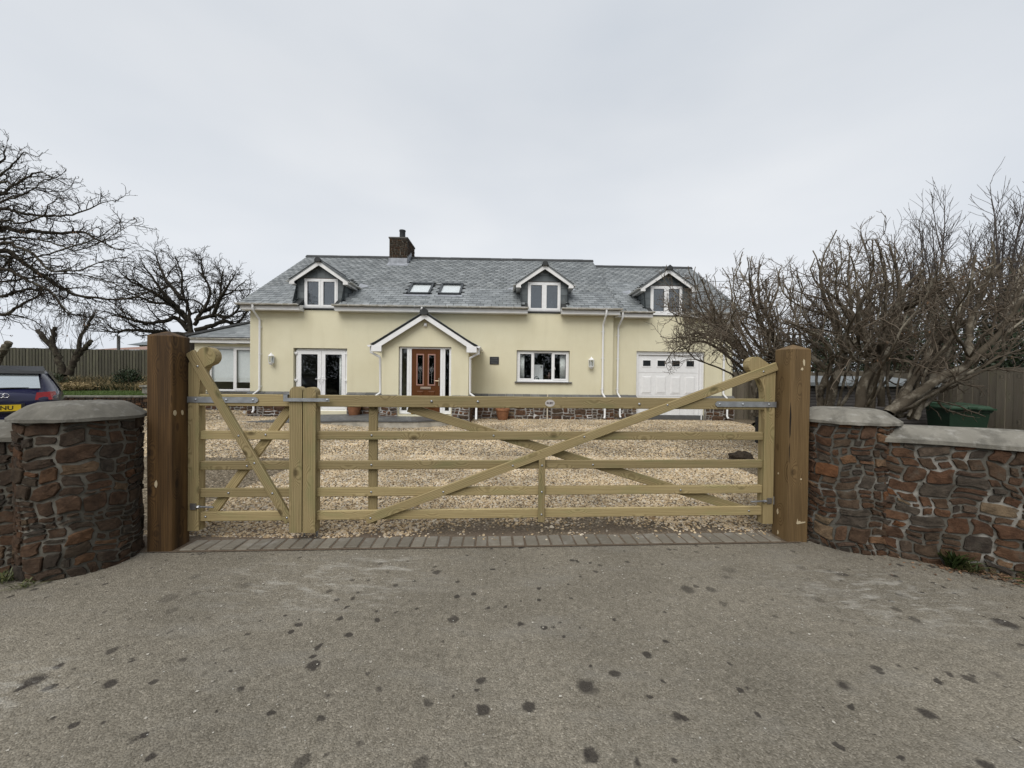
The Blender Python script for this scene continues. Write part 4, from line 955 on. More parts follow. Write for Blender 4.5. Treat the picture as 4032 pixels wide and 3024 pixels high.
    MB().prism([(c - .105, wy - ov - .075, zt - .045), (c - .09, wy - ov - .075, zt + .02), (c, wy - ov - .075, zt + .085), (c + .09, wy - ov - .075, zt + .02), (c + .105, wy - ov - .075, zt - .045), (c + .06, wy - ov - .075, zt - .085), (c - .06, wy - ov - .075, zt - .085)], (0, .05, 0)).build('ridge_end_cap', RIDGE, dro)
    # white bargeboards with returned box ends, soffits
    for sg in (-1, 1):
        P = [(c, zt - .035), (c + sg * hw, zf - .025), (c + sg * hw, zf - .135), (c + sg * (hw - .16), zf - .135), (c + sg * (hw - .16), zf - .045), (c, zt - .185)]
        MB().prism([(x, wy - ov + .005, z) for x, z in P], (0, .03, 0)).build('bargeboard', UPVC2, dro)
        MB().hexa([(c + sg * hw * .98, wy - ov + .03, zf - .13), (c + sg * DW, wy - ov + .03, zf - .13), (c + sg * DW, yf, zf - .13), (c + sg * hw * .98, yf, zf - .13), (c + sg * hw * .98, wy - ov + .03, zf - .02), (c + sg * DW, wy - ov + .03, zf - .115), (c + sg * DW, yf, zf - .115), (c + sg * hw * .98, yf, zf - .02)]).build('eaves_box', UPVC2, dro)
        gx = c + sg * (hw + .05); n = 8; pr_ = [(.045 * math.cos(math.pi + math.pi * i / n), .045 * math.sin(math.pi + math.pi * i / n)) for i in range(n + 1)] + [(.04 * math.cos(-math.pi * i / n), .04 * math.sin(-math.pi * i / n)) for i in range(n + 1)]
        MB().prism([(gx + a, wy - ov - .02, zf - .02 + b) for a, b in pr_], (0, yf - wy + ov - .12, 0)).build('dormer_gutter', GUTTER, dro, smooth=True)
        MB().tube([(gx, yf - .2, zf - .06), (gx, yf - .2, zf - .14), (gx - sg * .01, yf - .27, zf - .18)], .028, 8).build('gutter_outlet', UPVC, dro, smooth=True)
        ya, yc = roof_y(zf - .1, e, r), yf
        zl = lambda y: roof_z(y, e, r) + .03
        MB().add([(c + sg * (hw - .1), yf - .05, zl(yf - .05)), (c + sg * (hw + .05), yf - .15, zl(yf - .15)), (c + sg * (hw + .30), yf + .02, zl(yf + .02)), (c + sg * (hw - .1), yf + .25, zl(yf + .25))], [(0, 1, 2, 3)]).build('lead_apron', LEAD, dro)
    w = window('dormer_window', c - DWIN, c + DWIN, 3.775, 4.755, wy - .012, [(c - DWIN + .05, c - .03, 1), (c + .03, c + DWIN - .05, 1)], .05, .05, GLASS_U)
    MB().box(c - DWIN - .04, c + DWIN + .04, wy - .06, wy + .03, 3.735, 3.77).build('window_sill', SLATE_F if wy == 0 else UPVC2, w)
    MB().box(c - DWIN - .005, c + DWIN + .005, wy - .02, wy + .02, 4.757, 4.775).build('head_trim', plain('brown_trim', (.10, .075, .06), .6), w)
    for sg in (-1, 1):   # valley cheek return of white fascia beside the window
        x = c + sg * (DWIN + .012); MB().prism([(x, -.30 + wy, 3.655), (x, -.30 + wy, 3.80), (x, wy, 3.86), (x, wy, 3.655)], (sg * .02, 0, 0)).build('fascia_return', UPVC2, house)

# rooflights
for a, b in VEL:
    y0, y1 = VELY; sl = Vector((0, RG[0] - EV[0], RG[1] - EV[1])).normalized(); n = Vector((0, -sl.z, sl.y))
    def P(x, y, h): return Vector((x, y, roof_z(y))) + n * h
    def barp(mb, x0, x1, ya, yb_, h0, h1): return mb.hexa([P(x0, ya, h0), P(x1, ya, h0), P(x1, yb_, h0), P(x0, yb_, h0), P(x0, ya, h1), P(x1, ya, h1), P(x1, yb_, h1), P(x0, yb_, h1)])
    m = MB(); barp(m, a, a + .07, y0, y1, -.02, .075); barp(m, b - .07, b, y0, y1, -.02, .075); barp(m, a, b, y1 - .08, y1, -.02, .085); barp(m, a, b, y0, y0 + .07, -.02, .075)
    rl = m.build('rooflight', plain('rooflight_frame', (.05, .056, .06), .45, .3), house)
    m = MB(); barp(m, a + .07, b - .07, y0 + .07, y1 - .08, .025, .035); m.build('pane', GLASS, rl)
    m = MB(); barp(m, a + .06, b - .06, y0 + .06, y1 - .07, -.012, .006); m.build('sky_reflection_sheet', UPVC, rl)  # added white sheet under the pane, stands in for the sky's pale reflection
    m = MB(); barp(m, a - .05, b + .05, y0 - .12, y0, .0, .022); m.build('flashing', LEAD, rl)

# chimney
ch = MB().box(CHX[0], CHX[1], CHY[0], CHY[1], 5.9, 7.36).build('chimney', MORTAR_L, house)
for face in range(4):
    rg = random.Random(60 + face); W = (CHX[1] - CHX[0]) if face in (0, 2) else (CHY[1] - CHY[0])
    mpf = {0: lambda s, z, d: Vector((CHX[0] + s, CHY[0] - d, min(z, 7.35))), 1: lambda s, z, d: Vector((CHX[1] + d, CHY[0] + s, min(z, 7.35))), 2: lambda s, z, d: Vector((CHX[0] + s, CHY[1] + d, min(z, 7.35))), 3: lambda s, z, d: Vector((CHX[0] - d, CHY[0] + s, min(z, 7.35)))}[face]
    for c in rubble_cells(W, 1.26, rg, .26, .16, .07, .05, 0, 6.1):
        mb = stone_mb(c, .016, rg.uniform(.01, .025), mpf, rg)
        if mb and face in (0, 1): mb.build('stone', STONE_C, ch, smooth=True)
MB().hexa([(CHX[0] - .03, CHY[0] - .03, 7.355), (CHX[1] + .03, CHY[0] - .03, 7.355), (CHX[1] + .03, CHY[1] + .03, 7.355), (CHX[0] - .03, CHY[1] + .03, 7.355), (CHX[0] - .03, CHY[0] - .03, 7.41), (CHX[1] + .03, CHY[0] - .03, 7.41), (CHX[1] + .03, CHY[1] + .03, 7.41), (CHX[0] - .03, CHY[1] + .03, 7.41)]).build('chimney_cap', plain('chimney_capping', (.10, .095, .085), .9, 0, .3), ch)
MB().lathe(((CHX[0] + CHX[1]) / 2, 4.0, 7.41), [(.145, 0), (.145, .03), (.128, .04), (.122, .46), (.138, .48), (.138, .53), (.11, .53), (.11, .3)], 20).build('chimney_pot', plain('dark_clay_pot', (.035, .038, .04), .6), ch, smooth=True)
MB().box(CHX[0] - .02, CHX[1] + .02, CHY[0] - .035, CHY[0] - .03, 6.28, 6.52).add([(CHX[0] - .05, CHY[0] - .3, roof_z(CHY[0] - .3) + .03), (CHX[1] + .1, CHY[0] - .3, roof_z(CHY[0] - .3) + .03), (CHX[1] + .1, CHY[0], roof_z(CHY[0]) + .03), (CHX[0] - .05, CHY[0], roof_z(CHY[0]) + .03)], [(0, 1, 2, 3)]).build('lead_flashing', LEAD, ch)
for i in range(4): MB().box(CHX[1] + .028, CHX[1] + .034, CHY[0] + i * .16, CHY[0] + i * .16 + .165, 6.25 + i * .1, 6.62 + i * .1).build('lead_step', LEAD, ch)

# porch -------------------------------------------------------------------
PX0, PX1, PY, PC = -4.0, -1.36, -1.30, -2.68
pw = wall_holes(MB(), PX0, PX1, 0.0, 2.44, PY, PY + .25, [(-3.49, -1.89, .33, 2.41)])
pw.box(PX0, PX0 + .25, PY + .25, 0, 0, 2.44).box(PX1 - .25, PX1, PY + .25, 0, 0, 2.44)
pw.prism([(PX0, PY, 2.44), (PX1, PY, 2.44), (PX1, PY, 2.52), (PC, PY, 3.38), (PX0, PY, 2.52)], (0, .25, 0)).build('porch_wall', RENDER, house)
pr2 = MB(); zt, zf, hw = 3.45, 2.44, 1.575
for sg in (-1, 1):
    F0, F1 = Vector((PC, -1.5, zt)), Vector((PC + sg * hw, -1.5, zf)); B0, B1 = Vector((PC, 0, zt)), Vector((PC + sg * hw, 0, zf)); dn = Vector((0, 0, -.06)); pr2.hexa([F1 + dn, B1 + dn, B0 + dn, F0 + dn, F1, B1, B0, F0])
pro = pr2.build('porch_roof', GAP, house)
for sg in (-1, 1):
    rows = 9
    for i in range(rows):
        q0, q1 = i / rows, min(1.0, (i + 1.4) / rows); x0, x1, z0, z1 = PC + sg * (hw + .03 * (i == 0)) * (1 - q0), PC + sg * hw * (1 - q1), zf + (zt - zf) * q0, zf + (zt - zf) * q1
        for j in range(6):
            y, y2 = -1.53 + j * .255 , min(0, -1.53 + (j + 1) * .255)
            MB().hexa([(x0, y + .003, z0 + .008), (x0, y2 - .003, z0 + .008), (x1, y2 - .003, z1 + .002), (x1, y + .003, z1 + .002), (x0, y + .003, z0 + .02), (x0, y2 - .003, z0 + .02), (x1, y2 - .003, z1 + .009), (x1, y + .003, z1 + .009)]).build('slate', SLATE, pro)
    P = [(PC, zt - .03), (PC + sg * hw, zf - .02), (PC + sg * hw, zf - .2), (PC + sg * (hw - .30), zf - .2), (PC + sg * (hw - .30), zf - .03), (PC, zt - .215)]
    MB().prism([(x, -1.495, z) for x, z in P], (0, .03, 0)).build('bargeboard', UPVC, pro)
    MB().box(min(PC + sg * hw, PC + sg * (hw - .26)), max(PC + sg * hw, PC + sg * (hw - .26)), -1.465, 0, zf - .2, zf - .07).build('eaves_box', UPVC, pro)
    MB().box(min(PC + sg * (hw - .30), PC + sg * hw), max(PC + sg * (hw - .30), PC + sg * hw), -1.505, -1.494, zf - .2, zf - .02).build('box_end', UPVC, pro)
    gx = PC + sg * (hw + .06); n = 9; pr_ = [(.056 * math.cos(math.pi + math.pi * i / n), .056 * math.sin(math.pi + math.pi * i / n)) for i in range(n + 1)] + [(.05 * math.cos(-math.pi * i / n), .05 * math.sin(-math.pi * i / n)) for i in range(n + 1)]
    MB().prism([(gx + a, -1.52, zf - .015 + b) for a, b in pr_], (0, 1.5, 0)).build('porch_gutter', UPVC, pro, smooth=True)
    MB().prism([(gx + a, -1.525, zf - .015 + b) for a, b in pr_[:n + 1]], (0, .01, 0)).build('gutter_stop', UPVC, pro)
    wx = PX0 - .05 if sg < 0 else PX1 + .05
    MB().tube([(gx, -1.36, zf - .05), (gx, -1.36, zf - .22), (wx, -1.34, zf - .36), (wx, -1.30, zf - .42), (wx, -1.26, 1.05), (wx, -1.26, .99), (wx - sg * (-.20 if sg > 0 else -.18), -1.30, .86), (wx - sg * (-.20 if sg > 0 else -.18), -1.32, .27), (wx - sg * (-.20 if sg > 0 else -.18), -1.38, .2)], .035, 10).build('downpipe', UPVC, pro, smooth=True)
for i in range(4): MB().prism([(PC - .13, -1.53 + i * .38, zt - .06), (PC - .02, -1.53 + i * .38, zt + .05), (PC + .02, -1.53 + i * .38, zt + .05), (PC + .13, -1.53 + i * .38, zt - .06)], (0, .374, 0)).build('ridge_tile', RIDGE, pro)
MB().prism([(PC - .13, -1.575, zt - .05), (PC - .115, -1.575, zt + .03), (PC, -1.575, zt + .10), (PC + .115, -1.575, zt + .03), (PC + .13, -1.575, zt - .05), (PC + .075, -1.575, zt - .105), (PC - .075, -1.575, zt - .105)], (0, .05, 0)).build('ridge_end_cap', RIDGE, pro)
plinth('porch_plinth', PX0 - .03, PX1 + .03, PY - .05, .865, [(-3.52, -1.86)], 9, 60)
for sg, X in ((-1, PX0), (1, PX1)): pass
ppl = MB().box(PX1, PX1 + .05, PY, 0, 0, .865).box(PX0 - .05, PX0, PY, 0, 0, .865).build('porch_side_plinth', MORTAR_H, house)
rgp = random.Random(12)
for c in rubble_cells(1.25, .84, rgp, .36, .2, .1, .06, 0, .04):
    mb = stone_mb(c, .03, .016, lambda s, z, d: Vector((PX1 + .05 + d, PY + s, min(z, .86))), rgp)
    if mb: mb.build('stone', STONE, ppl, smooth=True)
MB().box(PX1, PX1 + .09, PY, -.02, .868, .905).box(PX0 - .09, PX0, PY, -.02, .868, .905).build('ledge_slate', SLATE_F, house)
# security sensor
MB().box(PC - .045, PC + .045, PY - .05, PY, 3.02, 3.12).lathe((PC, PY - .05, 3.06), [(.04, 0), (.036, .03), (.015, .05)], 12, (1, 0, 0), (0, 0, 1), (0, -1, 0)).build('porch_sensor', UPVC, house)
# door set
dy = PY + .08
MB().box(-3.48, -3.42, dy, dy + .07, .35, 2.40).box(-1.96, -1.90, dy, dy + .07, .35, 2.40).box(-3.42, -1.96, dy, dy + .07, 2.35, 2.40).box(-3.255, -3.115, dy - .004, dy + .07, .35, 2.35).box(-2.235, -2.085, dy - .004, dy + .07, .35, 2.35).box(-3.42, -3.255, dy, dy + .07, .35, .45).box(-2.085, -1.96, dy, dy + .07, .35, .45).build('door_frame', UPVC, house)
for x in (-3.185, -2.165): MB().box(x - .012, x + .012, dy - .012, dy - .004, .35, 2.35).build('frame_bead', UPVC2, house)
for a, b in ((-3.42, -3.255), (-2.085, -1.96)): MB().box(a, b, dy + .03, dy + .035, .45, 2.35).build('side_light', GLASS, house)
def mk_door():
    t = NT('brown_grained_door'); g = t.attr('gc'); v = t.mapping(g, (60, 60, 2.5)); n = t.noise(v, 1.0, 5, .6)
    c = t.mix(n, (0.062, 0.020, 0.005), (0.13, 0.045, 0.011)); t.bump(n, .15, .002); return t.fin(c, .5, .2)
DOORM = mk_door(); DOORL = plain('door_moulding', (0.33, 0.18, 0.14), .5)
dx0, dx1, dz0, dz1 = -3.11, -2.24, .41, 2.345
gl = [(-2.965, -2.735), (-2.615, -2.385)]
dm = wall_holes(MB(), dx0, dx1, dz0, dz1, dy - .002, dy + .045, [(a + .03, b - .03, 1.26, 2.16) for a, b in gl]); door = dm.build('front_door', DOORM, house)
LEADED = plain('door_leading', (.38, .38, .37), .4, .6)
for a, b in gl:
    m = MB(); y = dy - .014
    m.box(a, b, y, dy, 1.225, 1.262).box(a, b, y, dy, 2.158, 2.195).box(a, a + .034, y, dy, 1.262, 2.158).box(b - .034, b, y, dy, 1.262, 2.158).build('glazing_surround', DOORL, door)
    MB().box(a + .03, b - .03, dy + .01, dy + .014, 1.26, 2.16).build('pane', GLASS, door)
    c = (a + b) / 2; yy = dy + .004
    lead = MB()
    for path in ([(c, 1.3), (c, 1.62)], [(c, 1.62), (c - .055, 1.72), (c - .045, 1.78)], [(c, 1.62), (c + .055, 1.72), (c + .045, 1.78)], [(c - .05, 1.73), (c, 1.78), (c + .05, 1.73)], [(c - .02, 1.70), (c, 1.76), (c + .03, 1.82)], [(c + .02, 1.70), (c, 1.76), (c - .02, 1.80)]):
        lead.tube([(p, yy, q) for p, q in path], .005, 5)
    lead.build('leaded_flower', LEADED, door)
    for zz0, zz1 in ((.52, 1.06),):
        x0, x1, cc = a + .01, b - .01, .03
        MB().add([(x0, dy - .003, zz0), (x1, dy - .003, zz0), (x1, dy - .003, zz1), (x0, dy - .003, zz1), (x0 + cc, dy - .02, zz0 + cc), (x1 - cc, dy - .02, zz0 + cc), (x1 - cc, dy - .02, zz1 - cc), (x0 + cc, dy - .02, zz1 - cc)], [(0, 1, 5, 4), (1, 2, 6, 5), (2, 3, 7, 6), (3, 0, 4, 7), (4, 5, 6, 7)]).build('raised_panel', DOORM, door)
MB().box(-2.835, -2.52, dy - .02, dy - .002, 1.115, 1.185).box(-2.82, -2.535, dy - .03, dy - .02, 1.14, 1.182).build('letter_plate', plain('pale_brass', (.55, .45, .36), .35, .6), door)
MB().box(-2.29, -2.255, dy - .014, dy, 1.22, 1.46).tube([(-2.272, dy - .014, 1.37), (-2.272, dy - .05, 1.37), (-2.40, dy - .05, 1.37)], .010, 8).build('lever_handle', plain('brass_lever', (.5, .42, .3), .3, .8), door)
MB().box(dx0, dx1, dy - .05, dy + .05, .35, .40).build('brass_threshold', plain('brass_sill', (.52, .36, .12), .4, .7), house)

# sunroom set back on the end wall ------------------------------------------
SX0, SY = -12.53, 2.35
sw = wall_holes(MB(), SX0, XL, 0, 2.72, SY, SY + .25, [(-12.0, -9.3, .82, 2.62)]); sw.box(SX0, SX0 + .25, SY + .25, 6.5, 0, 2.72).build('sunroom_wall', RENDER, house)
window('sunroom_window', -11.98, -9.35, .85, 2.60, SY + .06, [(-11.92, -11.05, 0), (-10.98, -10.12, 1), (-10.05, -9.42, 0)], .055, .055)
MB().box(-12.05, -9.25, SY - .06, SY + .1, .80, .838).build('sunroom_sill', SLATE_F, house)
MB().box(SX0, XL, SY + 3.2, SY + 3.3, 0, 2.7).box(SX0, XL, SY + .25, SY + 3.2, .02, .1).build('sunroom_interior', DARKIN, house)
plinth('sunroom_plinth', SX0 - .03, XL, SY - .05, .70, [], 21, 60, ledge=True)
MB().box(SX0 - .15, XL, SY - .18, SY - .16, 2.74, 2.90).box(SX0 - .15, XL, SY - .16, SY + .01, 2.74, 2.752).box(SX0 - .15, SX0 - .13, SY - .16, SY + 4.3, 2.74, 2.9).build('sunroom_fascia', UPVC, house)
MB().box(-12.0, -9.3, SY + .02, SY + .06, 2.60, 2.72).build('window_head_board', UPVC2, house)
gutter(SX0 - .2, XL - .01, SY - .22, 2.925)
SE = Vector((SX0 - .18, SY - .2, 2.95)); ridge_p = Vector((-8.9, SY + 2.85, 4.55))
hipv = [SE, Vector((XL, SY - .2, 2.95)), Vector((XL, SY + 2.85, 4.55)), Vector((-9.4, SY + 2.85, 4.55))]
srm = MB().add([*hipv, *[p - Vector((0, 0, .06)) for p in hipv]], [(0, 1, 2, 3), (7, 6, 5, 4), (0, 4, 5, 1), (1, 5, 6, 2), (2, 6, 7, 3), (3, 7, 4, 0)])
srm.add([hipv[0], hipv[3], (-9.4, SY + 6, 4.55), (SX0 - .18, SY + 6, 2.95)], [(0, 1, 2, 3)])
sro = srm.build('sunroom_roof', GAP, house)
dS = Vector((0, 3.05, 1.6)); LS = dS.length; dS.normalize(); nS = Vector((0, -dS.z, dS.y)); rows = 18
for i in range(rows):
    q = i / rows; xh = SX0 - .18 + (-9.4 - SX0 + .18) * q; x = XL - ((i % 2) * .14)
    while x > xh + .02:
        xa = max(x - .28, xh); w = (x - xa) / 2 - .003
        if w > .02:
            b0 = Vector(((x + xa) / 2, SY - .2, 2.95)) + dS * (LS * q) + nS * .012; l = LS / rows * 1.5
            t0 = b0 + dS * l - nS * .008
            MB().hexa([b0 + Vector((-w, 0, 0)), b0 + Vector((w, 0, 0)), t0 + Vector((w, 0, 0)), t0 + Vector((-w, 0, 0)), b0 + Vector((-w, 0, 0)) + nS * .008, b0 + Vector((w, 0, 0)) + nS * .008, t0 + Vector((w, 0, 0)) + nS * .008, t0 + Vector((-w, 0, 0)) + nS * .008]).build('slate', SLATE, sro)
        x -= .28
a, b = SE, hipv[3]
for i in range(11):
    p, q = a.lerp(b, i / 11), a.lerp(b, (i + .985) / 11); p.z += .04; q.z += .045
    MB().tube([p, q], .085, 6).build('hip_tile', RIDGE, sro)

# downpipes with clips and shoes
def downpipe(pts, clips):
    o = MB().tube(pts, .034, 12).build('downpipe', UPVC, house, smooth=True)
    for z in clips:
        p = min(pts, key=lambda q: 0) if False else None
        xs = [q for q in pts]; k = max(range(len(pts) - 1), key=lambda i: abs(pts[i][2] - pts[i + 1][2])); x, y = pts[k][0], pts[k][1]
        MB().lathe((x, y, z), [(.041, -.018), (.041, .018)], 12).box(x - .06, x + .06, y + .02, y + .034, z - .012, z + .012).build('pipe_clip', UPVC, o)
downpipe([(-8.49, -.385, 3.80), (-8.49, -.385, 3.64), (-8.49, -.33, 3.58), (-8.47, -.07, 3.36), (-8.47, -.05, 3.30), (-8.47, -.05, 1.02), (-8.50, -.07, .97), (-8.60, -.15, .86), (-8.60, -.15, .32), (-8.61, -.21, .24)], (3.1, 2.2, 1.12))
downpipe([(3.10, -.385, 3.80), (3.10, -.385, 3.64), (3.09, -.33, 3.58), (3.08, -.07, 3.36), (3.08, -.05, 3.30), (3.08, -.05, 1.02), (3.10, -.07, .97), (3.15, -.15, .86), (3.15, -.15, .24), (3.12, -.21, .16)], (3.1, 2.2, 1.15))
downpipe([(3.72, -.125, 3.76), (3.72, -.125, 3.60), (3.71, -.10, 3.54), (3.67, .18, 3.32), (3.67, .20, 3.26), (3.67, .20, 1.02), (3.69, .18, .97), (3.74, .10, .86), (3.74, .10, .24), (3.75, .04, .17)], (3.0, 2.2, 1.15))
downpipe([(7.42, -.125, 3.76), (7.42, -.125, 3.60), (7.41, -.10, 3.54), (7.39, .18, 3.32), (7.39, .20, 3.26), (7.39, .20, 1.02), (7.41, .18, .97), (7.48, .10, .86), (7.48, .10, .24), (7.50, .04, .17)], (3.0, 1.9, 1.15))
downpipe([(-3.0, -.385, 3.80), (-3.0, -.385, 3.66), (-3.0, -.36, 3.60), (-3.0, -.30, 3.52), (-3.0, -.29, 3.40), (-3.0, -.29, 3.33)], ())

# slate doorstep terrace
tp = [(-8.05, -1.72, .105), (-6.6, -1.80, .13), (-5.2, -2.02, .20), (-4.3, -2.42, .27), (-3.4, -2.62, .285), (-2.6, -2.55, .285), (-2.0, -2.2, .285), (-1.62, -1.62, .285), (-1.60, -1.37, .285), (-4.05, -1.37, .285), (-4.09, -.09, .25), (-7.5, -.09, .16), (-7.75, -.7, .10)]
bmT = bmesh.new(); vt = [bmT.verts.new(p) for p in tp]; fT = bmT.faces.new(vt)
rT = bmesh.ops.extrude_face_region(bmT, geom=[fT]); 
for v in [g for g in rT['geom'] if isinstance(g, bmesh.types.BMVert)]: v.co.z -= .035
bmesh.ops.recalc_face_normals(bmT, faces=bmT.faces); meT = bpy.data.meshes.new('slate_terrace'); bmT.to_mesh(meT); bmT.free(); meT.materials.append(SLATE_F)
ter = link('slate_terrace', meT, house)
rz = MB()
ins = [(x, y + .03, z) for x, y, z in tp[:9]]
rz.add([(x, y, z - .036) for x, y, z in ins] + [(x, y, 0.02) for x, y, z in ins], [(i, i + 1, i + 1 + len(ins), i + len(ins)) for i in range(len(ins) - 1)]).build('step_riser', CONC, house)

# ------------------------------------------------------------------ small things on and in the house
def hp(x, y, z): return Vector((0, 13.1, 0)) + Matrix.Rotation(HY, 3, 'Z') @ Vector((x, y, z))
for x, lb in ((-8.05, 'white glazed wall lantern beside the french doors'), (2.68, 'white glazed wall lantern beside the three-light window')):
    L0 = empty('wall_lantern', hp(x, -.005, 2.0), HY, lb, 'lantern')
    MB().box(-.04, .04, -.012, 0, -.1, .1).tube([(0, -.01, -.06), (0, -.06, -.12), (0, -.11, -.13)], .011, 8).build('wall_bracket', UPVC, L0)
    MB().lathe((0, -.11, 0), [(.03, -.17), (.055, -.14), (.07, -.125), (.085, -.10), (.085, -.085)], 6).build('base_cup', UPVC, L0)
    MB().lathe((0, -.11, 0), [(.098, .125), (.098, .14), (.06, .185), (.03, .205), (.012, .235), (.004, .25)], 6).build('hood', UPVC, L0)
    fr = MB()
    for k in range(6): a = k * math.pi / 3; fr.tube([(.082 * math.cos(a), -.11 + .082 * math.sin(a), -.09), (.094 * math.cos(a), -.11 + .094 * math.sin(a), .13)], .0075, 4)
    fr.build('frame_bars', UPVC, L0)
    MB().lathe((0, -.11, 0), [(.072, -.09), (.084, .125)], 6, cap=False).build('glass', mk_glass('lantern_glass', (.85, .87, .87)), L0)
    MB().lathe((0, -.11, 0), [(.012, -.09), (.016, -.02), (.02, .03), (.008, .06)], 8).build('bulb', UPVC, L0)
plq = empty('house_sign', hp(-.61, -.004, 2.075), HY, 'square black slate name plaque on the wall between porch and window', 'sign')
MB().cbox((0, -.01, 0), (1, 0, 0), (0, 1, 0), (0, 0, 1), (.155, .01, .128), .004).build('slate_plate', plain('black_slate', (.022, .024, .026), .5), plq)
LTR = plain('engraved_grey', (.13, .135, .14), .7)
for k, s in enumerate(('Great', 'Knowle', 'House')): text_obj('lettering', s, .082, LTR, plq, (0, -.0212, .072 - k * .074))
# curtains, blinds and what stands on the kitchen sill
def folds(name, x0, x1, y, z0, z1, label, n=7, cat='curtain', amp=.025):
    mb = MB(); k = n * 4; P = [(x0 + (x1 - x0) * i / k, y + amp * math.sin(i * math.pi / 2 + .3)) for i in range(k + 1)]
    mb.v = [hp(a, b, z0)[:] for a, b in P] + [hp(a, b, z1)[:] for a, b in P]; mb.g = list(mb.v); mb.f = [(i, i + 1, k + 2 + i, k + 1 + i) for i in range(k)]
    o = mb.build(name, CURTAIN, smooth='all'); m = o.modifiers.new('t', 'SOLIDIFY'); m.thickness = .004; return tag(o, label, cat)
folds('curtain', .2, .42, .23, 1.38, 2.42, 'pale curtain drawn back inside the window light nearest the sign')
folds('curtain', 1.66, 1.92, .23, 1.38, 2.42, 'pale curtain drawn back inside the window light nearest the lantern')
folds('curtain', -5.93, -5.70, .22, .3, 2.4, 'grey-white curtain hanging behind the right french door pane', 6)
def roller(x0, x1, z0, z1, label):
    r0 = empty('roller_blind', hp((x0 + x1) / 2, SY + .155, z0), HY, label, 'blind'); w = (x1 - x0) / 2
    MB().box(-w, w, -.002, .002, .02, z1 - z0).build('fabric', plain('blind_fabric', (.80, .81, .79), .9, var=.05), r0); MB().box(-w, w, -.008, .008, 0, .022).build('bottom_bar', UPVC, r0)
    MB().tube([(-w, 0, z1 - z0), (w, 0, z1 - z0)], .025, 8).build('roller', UPVC, r0)
roller(-11.93, -11.02, 1.22, 2.56, 'pale roller blind lowered in the sunroom light nearest the gate post'); roller(-10.99, -10.1, 1.20, 2.56, 'pale roller blind lowered in the opening sunroom light by the house corner')
cb = empty('cupboard_door', hp(.90, .48, 1.35), HY, 'white panelled cupboard door seen through the kitchen window', 'cupboard')
MB().box(-.2, .2, 0, .02, -1.1, .62).build('panel', UPVC, cb); MB().box(-.2, .2, -.008, 0, .48, .49).build('groove', UPVC2, cb); MB().lathe((.14, -.001, .55), [(.035, 0), (.035, .012)], 12, (1, 0, 0), (0, 0, 1), (0, -1, 0)).build('knob', METAL, cb)
sv = empty('sewing_machine', hp(.90, .24, 1.372), HY, 'small black sewing machine with a hand wheel on the kitchen windowsill', 'machine')
tor = MB(); tor.tube([(-.05 + .07 * math.cos(a * .5236), 0, .11 + .07 * math.sin(a * .5236)) for a in range(13)], .010, 6, False).build('hand_wheel', BLACK, sv)
for k in range(3): MB().tube([(-.05, 0, .11), (-.05 + .07 * math.cos(k * 2.09), 0, .11 + .07 * math.sin(k * 2.09))], .006, 5).build('spoke', BLACK, sv)
MB().box(-.02, .22, -.05, .05, 0, .05).box(-.01, .04, -.03, .03, .05, .13).build('bed', plain('teal_enamel', (.01, .05, .06), .3), sv)
fl = empty('flower_vase', hp(1.28, .25, 1.372), HY, 'small vase of pale flowers on the kitchen windowsill', 'vase')
MB().lathe((0, 0, 0), [(.03, 0), (.045, .06), (.03, .11)], 12).build('vase', BLACK, fl, smooth=True)
for k in range(12):
    a = rng.uniform(0, 6.28); p = Vector((.06 * math.cos(a) * rng.random(), .03 * math.sin(a), rng.uniform(.16, .32)))
    MB().tube([(0, 0, .1), p], .002, 3).lathe(p, [(.004, -.012), (.018, 0), (.012, .012)], 6).build('flower', plain('dusty_pink', (.32, .22, .2), .8), fl)
# terracotta pots by the plinth, rock and stick in the gravel
for (x, y, s, lb) in ((-.30, 12.72, 1.0, 'terracotta flower pot against the stone plinth under the sign'), (-5.22, 12.74, 1.0, 'terracotta flower pot on the terrace between french doors and porch')):
    z0 = .10 if x > -4 else .19
    pt = empty('flower_pot', (x, y, z0), 0, lb, 'pot')
    MB().lathe((0, 0, 0), [(.15, 0), (.165, .02), (.215, .30), (.235, .31), (.24, .37), (.225, .38), (.205, .37), (.2, .3)], 24).build('pot_body', TERRA, pt, smooth=True)
    MB().lathe((0, 0, 0), [(.2, .315), (.01, .33)], 16).build('compost', SOIL, pt)
    for k in range(9): a = rng.uniform(0, 6.28); MB().tube([(.05 * math.cos(a), .05 * math.sin(a), .32), (.1 * math.cos(a), .1 * math.sin(a), .4 + rng.uniform(0, .08)), (.16 * math.cos(a + .3), .16 * math.sin(a), .42)], .004, 4).build('dry_stem', BARK_T, pt)
pole = MB().tube([hp(1.20, -.16, .06), hp(1.205, -.12, .95)], .022, 8).build('garden_stake', plain('pale_stake', (.56, .50, .40), .8)); tag(pole, 'thin pale stake leaning against the plinth below the window', 'stake')
rb = bmesh.new(); bmesh.ops.create_icosphere(rb, subdivisions=3, radius=1)
for v in rb.verts:
    n = v.co.normalized(); k = 1 + .16 * math.sin(3.1 * n.x + 1) * math.cos(2.7 * n.y) + .1 * math.sin(7 * n.z + 2 * n.x); v.co = Vector((n.x * .25 * k, n.y * .16 * k, max(-.04, n.z * .13 * k + (.02 if n.x < 0 else -.015))))
mr = bpy.data.meshes.new('rock'); rb.to_mesh(mr); rb.free(); mr.materials.append(STONE_D); mr.polygons.foreach_set('use_smooth', [True] * len(mr.polygons)); mr.set_sharp_from_angle(angle=.5)
ro = link('rock', mr); ro.location = (4.15, 6.9, .06); tag(ro, 'single brown rock lying on the gravel behind the wide gate', 'rock')
